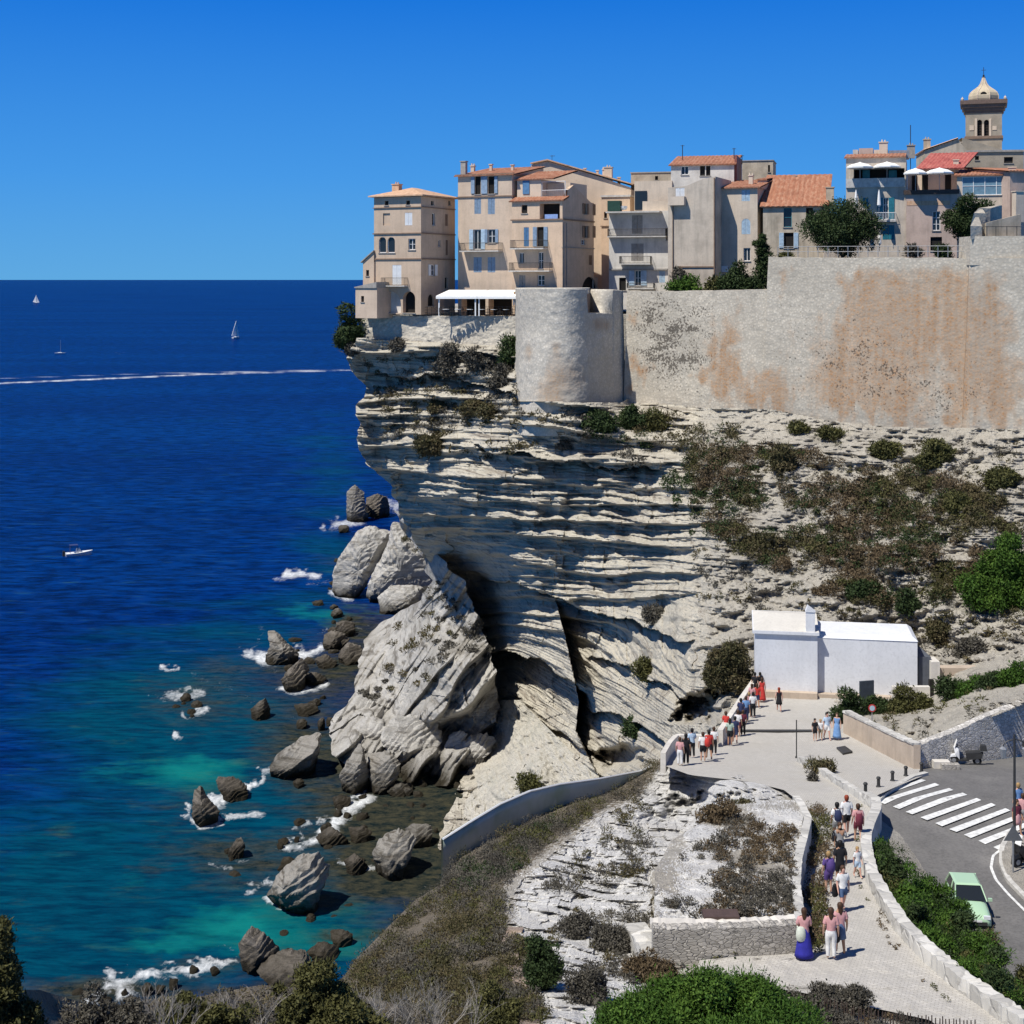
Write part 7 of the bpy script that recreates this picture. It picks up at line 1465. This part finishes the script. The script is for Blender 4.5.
def shell(key, sel, off, name):
    m2, co, nr, F_, l = POSE[key]; fs = [f for f in F_ if all(sel(co[i]) for i in f)]
    us = sorted({i for f in fs for i in f}); mp = {u: k for k, u in enumerate(us)}; v = [co[i]+nr[i]*off for i in us]
    me = bpy.data.meshes.new(name); me.from_pydata([tuple(q) for q in v], [], [[mp[i] for i in f] for f in fs]); me.polygons.foreach_set('use_smooth', [True]*len(fs)); return me
SKIN = [plain('skin_light', (.55,.33,.23), .6, var=.05), plain('skin_tan', (.42,.24,.15), .6, var=.05), plain('skin_pink', (.62,.36,.28), .6, var=.05)]
def cm(c): return plain('cloth_%02d_%02d_%02d' % tuple(int(q*99) for q in c), c, .85, var=.12, vs=6)
HAIRC = {'brown': plain('hair_brown', (.07,.035,.018)), 'black': plain('hair_black', (.012,.010,.009)), 'red': plain('hair_red', (.28,.05,.02)), 'blond': plain('hair_blond', (.38,.24,.10))}
WH=(.75,.75,.74); BK=(.015,.015,.018); NV=(.03,.04,.10); RD=(.55,.05,.04); BL=(.16,.30,.55); LB=(.45,.58,.72); PK=(.60,.32,.32); MR=(.16,.03,.05); DN=(.08,.13,.24); GY=(.30,.30,.30); GN=(.38,.48,.40); PU=(.10,.06,.22); KH=(.30,.25,.17); SK=None
# x, y(base px), height m, heading (deg, 0 faces viewer, 180 away), pose, top, bottom, kind, hair, label
PPL = [
 (680,766,1.62,160,'stand',PK,WH,'trousers','brown','person in a pink top and white trousers at the far left of the plaza'),
 (686,765,1.78,170,'stand',BK,BK,'trousers','black','tall person all in black second from the left on the plaza'),
 (692,758,1.74,190,'fold',LB,BK,'trousers','black','person in a light blue shirt and black trousers looking over the corner parapet'),
 (703,762,1.72,175,'stand',WH,BK,'shorts','brown','person in a white top and black shorts next to the red backpack'),
 (709,760,1.74,185,'walk',RD,BK,'shorts','black','person in red right of the white top and black shorts'),
 (714,755,1.66,170,'stand',WH,BK,'trousers','brown','person in a pale top and dark trousers at the right of the left plaza group'),
 (726,738,1.68,150,'stand',RD,NV,'shorts','brown','person in a red top leaning on the parapet at the lower end of the queue'),
 (730,746,1.70,165,'stand',GN,BK,'shorts','black','person in a pale green top nearest the viewer in the queue'),
 (735,744,1.72,175,'walk',NV,NV,'shorts','black','person in navy beside the pale green top in the queue'),
 (738,737,1.70,160,'stand',WH,MR,'shorts','brown','person in a white shirt and maroon shorts in the queue'),
 (743,736,1.66,185,'stand',MR,BK,'trousers','brown','person in a maroon top at the outer side of the queue'),
 (741,725,1.76,150,'fold',NV,BK,'trousers','black','person in a navy top with folded arms in the queue'),
 (746,722,1.72,175,'stand',BL,NV,'trousers','brown','person in a blue top halfway up the queue'),
 (749,717,1.66,190,'stand',PK,NV,'shorts','blond','fair-haired person in a pink top halfway up the queue'),
 (753,718,1.74,180,'stand',WH,BK,'trousers','black','person in a white top and black trousers halfway up the queue'),
 (752,708,1.68,160,'stand',PK,GY,'shorts','brown','person in a pink top and grey shorts close to the chapel corner'),
 (757,708,1.70,180,'walk',RD,NV,'shorts','brown','person in a red top and navy shorts in the upper queue'),
 (762,702,1.72,170,'stand',RD,RD,'dress','brown','person in a long red dress at the head of the queue'),
 (755,697,1.76,150,'stand',BK,BK,'trousers','black','person in black by the parapet at the head of the queue'),
 (760,696,1.70,190,'stand',BK,MR,'trousers','black','person in a black top and maroon trousers under the chapel corner'),
 (779,712,1.68,175,'walk',BK,BK,'shortdress','red','red-haired person in a short black dress walking alone before the chapel'),
 (815,741,1.40,10,'stand',BK,BK,'shorts','black','child in a black shirt and shorts on the right of the plaza'),
 (820.5,740,1.30,350,'walk',WH,KH,'shorts','blond','smallest child in white between the two taller figures on the plaza'),
 (827,740,1.74,15,'walk',LB,WH,'shorts','black','person in a pale blue shirt and white shorts on the right of the plaza'),
 (837,740,1.70,340,'stand',BL,BL,'dress','brown','person in a bright blue dress by the upright dark shrub'),
 (837,842,1.72,178,'walk',WH,GY,'shorts','black','person in white with a dark backpack climbing the path'),
 (846.5,836,1.80,182,'walk2',WH,BK,'shorts','red','person with red hair, white shirt and black shorts highest on the path'),
 (858,843,1.70,176,'walk',PK,MR,'shorts','brown','person in a pink shirt and maroon shorts beside the parapet'),
 (840,864,1.68,5,'one',GY,BK,'shorts','brown','person in a grey top with a dark shoulder bag facing the viewer'),
 (857.5,878,1.22,20,'walk',WH,LB,'shorts','blond','small child in white walking alone next to the parapet'),
 (828.5,894,1.62,190,'stand',PU,PU,'shorts','blond','person in a purple top and shorts at the weeds side of the path'),
 (840,887,1.80,182,'stand',BK,BK,'shorts','black','person in a loose black shirt in the middle of the path'),
 (843,912,1.68,10,'walk2',WH,DN,'shorts','brown','person in a white vest and denim shorts coming down the path'),
 (831,960,1.72,172,'stand',PK,WH,'trousers','brown','person in a pink top and white trousers nearest on the path'),
 (840,955,1.74,188,'one',PK,DN,'skirt','brown','person in a denim skirt standing beside the white trousers'),
 (804,959,1.68,178,'fold',PK,(.03,.03,.30),'longskirt','brown','person in a long royal blue skirt beside the dry stone wall'),
 (1018,821,1.72,200,'stand',BL,NV,'shorts','blond','person in a blue shirt waiting by the lamp post'),
 (1017,838,1.66,20,'walk',MR,PK,'skirt','brown','person in a maroon top standing in front of the blue shirt by the lamp post'),
 (1023,832,1.70,160,'stand',PK,GY,'shorts','brown','person in pink partly cut off by the right edge of the view'),
]
pose('stand'); pose('walk', .20); pose('walk2', -.22); pose('fold', .03, 'fold'); pose('one', .10, 'one')
def person(loc, hgt, deg, key, top, bot, kind, hair, label, skin, grp='people on the plaza and path', sc=None):
    rt = empty('person', loc, math.radians(deg), label, 'person', grp); k = hgt/1.76; rt.scale = (k, k, k)
    m2 = POSE[key][0].copy(); l = POSE[key][4]; link('body', m2, skin, rt)
    arm = lambda p: abs(p[0]) > .205
    if kind in ('dress', 'shortdress'):
        link('dress_top', shell(key, lambda p: .93 < p[2] < 1.44 and abs(p[0]) < .2, .02, 'dress_top'), cm(top), rt)
    else: link('shirt', shell(key, lambda p: (.90 < p[2] < 1.46 and abs(p[0]) < .205) or (p[2] > 1.2 and p[2] < 1.46), .022, 'shirt'), cm(top), rt)
    lim = {'trousers': .10, 'shorts': .58}.get(kind)
    if lim: link('trousers' if lim < .2 else 'shorts', shell(key, lambda p: lim < p[2] < 1.0 and abs(p[0]) < .215 and (p[2] < .70 or abs(p[0]) < .2), .02, 'bottoms'), cm(bot), rt)
    else:
        z0 = {'skirt': .55, 'longskirt': .08, 'dress': .15, 'shortdress': .55}[kind]; w0 = {'skirt': .22, 'longskirt': .34, 'dress': .30, 'shortdress': .24}[kind]
        mb = MB(); mb.lathe([(w0, z0), (w0*.9, z0+.15), (.19, .88), (.15, 1.06), (.13, 1.08)], (0,0,0), 16, 0, 1, .8); mb.build('skirt', cm(bot), rt, True)
    hz = 1.66 if hair not in ('x',) else 1.7; hm = HAIRC[hair]
    mb = MB(); mb.lathe([(.03,-.16),(.075,-.13),(.098,-.06),(.105,.0),(.098,.05),(.07,.09),(.02,.112)], (0,.022-l*.75,1.66), 14); link('hair', mb.mesh('hair', True), hm, rt)
    if kind in ('dress', 'skirt', 'longskirt', 'shortdress') or (int(loc[0]*10) % 3 == 0):
        mb = MB(); mb.lathe([(.03,-.36),(.07,-.30),(.085,-.12),(.06,0)], (0,.06,1.66), 10, 0, 1, .55); mb.build('long_hair', hm, rt, True)
    mb = MB()
    for sx in (-1, 1): mb.lathe([(.002,-.008),(.011,0),(.002,.008)], (sx*.032,-.088-l*.72,1.635), 6)
    mb.build('eyes', M_iron, rt); return rt
for i, (x, y, hg, dg_, key, tp, bt, kd, hr, lab) in enumerate(PPL):
    loc = onroad(x, y, .14) if x > 1000 else onpath(x, y, .03)
    person(loc, hg, dg_, key, tp, bt, kd, hr, lab, SKIN[i % 3])
person(V(424,312,180.5)+Vector((0,0,.0)), 1.7, 40, 'stand', WH, GY, 'trousers', 'black', 'waiter-like person in white on the restaurant terrace', SKIN[0], 'people on the restaurant terrace'); person(V(410,313.5,179.5), 1.75, 0, 'stand', BK, BK, 'trousers', 'black', 'person in black in the archway of the corner house', SKIN[1], 'people on the restaurant terrace')
person(V(514.5,306,172), 1.7, 30, 'stand', WH, WH, 'trousers', 'blond', 'person in white beside the bastion at the end of the awning', SKIN[1], 'people on the restaurant terrace')
def backpack(x, y, deg, hz, c, label, name='backpack', sz=1.0, dx=0., dd=.2):
    p = (onroad if x > 1000 else onpath)(x, y, .03); a = math.radians(deg); o = Vector((-math.sin(a), math.cos(a), 0)) # behind the back
    rt = empty(name, p+Vector((0,0,hz))+o*dd+Vector((dx,0,0)), a, label, 'bag', 'bags carried by people')
    mb = MB(); mb.lathe([(.10,-.24),(.155,-.20),(.17,-.05),(.16,.10),(.12,.2),(.05,.24)], (0,.05,0), 10, 0, sz, .6*sz); mb.build('bag_body', cm(c), rt, True)
    mb = MB()
    for sx in (-.1, .1): mb.tube((sx*sz,0,.2), (sx*sz,-.12,.22), .02); mb.tube((sx*sz,-.12,.22), (sx*sz,-.05,-.15), .018)
    mb.build('strap', cm(c), rt)
backpack(837,842,178,1.22,NV,'dark backpack on the person in white climbing the path'); backpack(707,762,178,1.2,RD,'bright red backpack in the left plaza group'); backpack(828.5,894,190,1.15,PU,'purple backpack beside the weeds'); backpack(858.5,843,176,1.1,MR,'maroon bag on the person in a pink shirt'); 
backpack(800.5,959,178,.85,(.6,.64,.55),'pale green tote bag next to the long royal blue skirt','tote_bag',1.0,0,.05); backpack(836,957,180,.72,BK,'black handbag held between the two nearest people','handbag',.8,0,.0); backpack(836,864,5,1.1,BK,'dark shoulder bag of the person in a grey top','shoulder_bag',.8,-.02,.02); backpack(835.5,912,10,.75,BK,'black bag swinging beside the denim shorts','handbag',.7,0,.0)

# ------------------------------------------------------------------ vehicles
def car(loc, rz, label):
    rt = empty('car', loc, rz, label, 'car'); paint = bpy.data.materials.new('pale_green_paint'); nt, b = nodes(paint); b.inputs['Base Color'].default_value = (.42,.60,.40,1); b.inputs['Roughness'].default_value = .25; b.inputs['Coat Weight'].default_value = .6
    # body sections along length (front = -Y): (y, half width, z_bottom, z_belt)
    secs = [(-1.88,.55,.35,.55),(-1.80,.70,.24,.66),(-1.55,.78,.20,.78),(-1.0,.81,.20,.90),(-.55,.82,.20,.97),(.0,.82,.20,.98),(.8,.82,.20,.99),(1.45,.80,.22,.99),(1.72,.76,.28,.95),(1.80,.66,.38,.80)]
    v = []; 
    for y, w, zb, zt in secs:
        for t in range(13):
            a = PI*t/12; cx = -math.cos(a); sx = math.sin(a)
            v.append((w*np.sign(cx)*abs(cx)**.45, y, zb+(zt-zb)*(abs(sx)**.55)))
    f = [(i*13+k, i*13+k+1, (i+1)*13+k+1, (i+1)*13+k) for i in range(len(secs)-1) for k in range(12)]+[(i*13, (i+1)*13, (i+1)*13+12, i*13+12) for i in range(len(secs)-1)]+[tuple(range(13)), tuple(range((len(secs)-1)*13, len(secs)*13))]
    mb = MB(); mb.add(v, f); link('body', mb.mesh('body', True), paint, rt)
    # greenhouse
    g0 = [(-.72,-.72,.955),(.72,-.72,.955),(.72,1.62,.97),(-.72,1.62,.97)]; g1 = [(-.58,.0,1.42),(.58,.0,1.42),(.58,1.30,1.44),(-.58,1.30,1.44)]
    mb = MB(); mb.hexa(g0+g1); mb.build('windows', M_glass, rt)
    mb = MB(); mb.hexa([(-.61,-.05,1.425),(.61,-.05,1.425),(.62,1.36,1.445),(-.62,1.36,1.445),(-.52,.05,1.49),(.52,.05,1.49),(.52,1.24,1.50),(-.52,1.24,1.50)]); mb.build('roof', paint, rt)
    for sx in (-1, 1):
        for q0, q1, r_ in (((sx*.735,-.74,.94),(sx*.6,-.01,1.43),.035),((sx*.735,1.63,.95),(sx*.6,1.31,1.44),.05),((sx*.735,.45,.95),(sx*.6,.5,1.43),.03)):
            mb = MB(); mb.tube(q0, q1, r_, n=5); mb.build('pillar', paint, rt)
    for sx in (-1, 1):
        for y in (-1.2, 1.15):
            mb = MB(); mb.tube((sx*.62,y,.29),(sx*.83,y,.29),.29,n=18); w = mb.build('wheel', plain('tyre_rubber', (.02,.02,.02), .9), rt); mb = MB(); mb.tube((sx*.835,y,.29),(sx*.845,y,.29),.18,n=14); mb.build('rim', M_metalg, w)
        mb = MB(); mb.box((sx*.5-.16,-1.86,.56),(sx*.5+.16,-1.76,.72)); mb.build('headlight', plain('lamp_glass', (.7,.72,.74), .15), rt)
        mb = MB(); mb.box((sx*.80,-.72,.95),(sx*.99,-.60,1.08)); mb.build('wing_mirror', paint, rt)
    mb = MB(); mb.box((-.5,-1.92,.30),(.5,-1.86,.45)); mb.build('grille', M_iron, rt); mb = MB(); mb.box((-.26,-1.94,.46),(.26,-1.925,.56)); mb.build('number_plate', M_wpaint, rt)
    return rt
car(onroad(968,914), math.radians(-6), 'pale green hatchback on the road half hidden by the hedge').scale = (.84,.84,.84)
def scooter(loc, rz, label, col):
    rt = empty('scooter', loc, rz, label, 'scooter'); pm = plain('scooter_paint_'+col[0], col[1], .3)
    for x in (-.68, .62): mb = MB(); mb.tube((x,-.06,.24),(x,.06,.24),.25,n=16); w = mb.build('wheel', MAT['tyre_rubber'], rt); mb = MB(); mb.tube((x,-.065,.24),(x,.065,.24),.12,n=12); mb.build('rim', M_metalg, w)
    mb = MB(); mb.hexa([(-.62,-.17,.62),(-.38,-.17,.32),(-.38,.17,.32),(-.62,.17,.62),(-.70,-.1,1.0),(-.42,-.2,.95),(-.42,.2,.95),(-.70,.1,1.0)]); mb.hexa([(-.9,-.09,.42),(-.5,-.09,.46),(-.5,.09,.46),(-.9,.09,.42),(-.85,-.05,.56),(-.55,-.07,.62),(-.55,.07,.62),(-.85,.05,.56)]); mb.build('fairing', pm, rt)
    mb = MB(); mb.hexa([(-.45,-.17,.24),(.15,-.17,.24),(.15,.17,.24),(-.45,.17,.24),(-.45,-.17,.33),(.15,-.17,.34),(.15,.17,.34),(-.45,.17,.33)]); mb.hexa([(.05,-.17,.30),(.85,-.15,.42),(.85,.15,.42),(.05,.17,.30),(.0,-.16,.68),(.95,-.12,.74),(.95,.12,.74),(.0,.16,.68)]); mb.build('body', M_iron if col[0] == 'white' else pm, rt)
    mb = MB(); mb.hexa([(-.02,-.15,.685),(.80,-.14,.735),(.80,.14,.735),(-.02,.15,.685),(.05,-.11,.78),(.78,-.10,.86),(.78,.10,.86),(.05,.11,.78)]); mb.build('seat', M_iron, rt)
    mb = MB(); mb.hexa([(.78,-.2,.86),(1.15,-.2,.86),(1.15,.2,.86),(.78,.2,.86),(.82,-.16,1.16),(1.1,-.16,1.16),(1.1,.16,1.16),(.82,.16,1.16)]); mb.build('top_box', M_iron, rt)
    mb = MB(); mb.tube((-.66,0,.25),(-.52,0,1.05),.035); mb.tube((-.50,-.34,1.08),(-.50,.34,1.08),.02); [mb.tube((-.5,s*.3,1.08),(-.52,s*.34,1.3),.012,n=4) for s in (-1,1)]; mb.build('handlebar', M_iron, rt)
    mb = MB(); mb.add([(-.66,-.18,1.0),(-.66,.18,1.0),(-.52,.15,1.42),(-.52,-.15,1.42),(-.65,-.18,1.0),(-.65,.18,1.0),(-.51,.15,1.42),(-.51,-.15,1.42)], [(0,1,2,3),(4,5,6,7),(0,1,5,4),(1,2,6,5),(2,3,7,6),(3,0,4,7)]); mb.build('windscreen', M_wpaint, rt)
    return rt
scooter(onroad(966,764.5), math.radians(-8), 'white scooter with black seat and top box parked against the grey stone wall', ('white', (.75,.76,.77)))
scooter(onroad(1029,767), math.radians(80), 'dark scooter at the right edge beside the grey stone wall', ('dark', (.03,.03,.035)))
scooter(onroad(1029,868,.14), math.radians(25), 'dark motor scooter cut off by the right edge on the traffic island', ('black', (.02,.02,.022)))
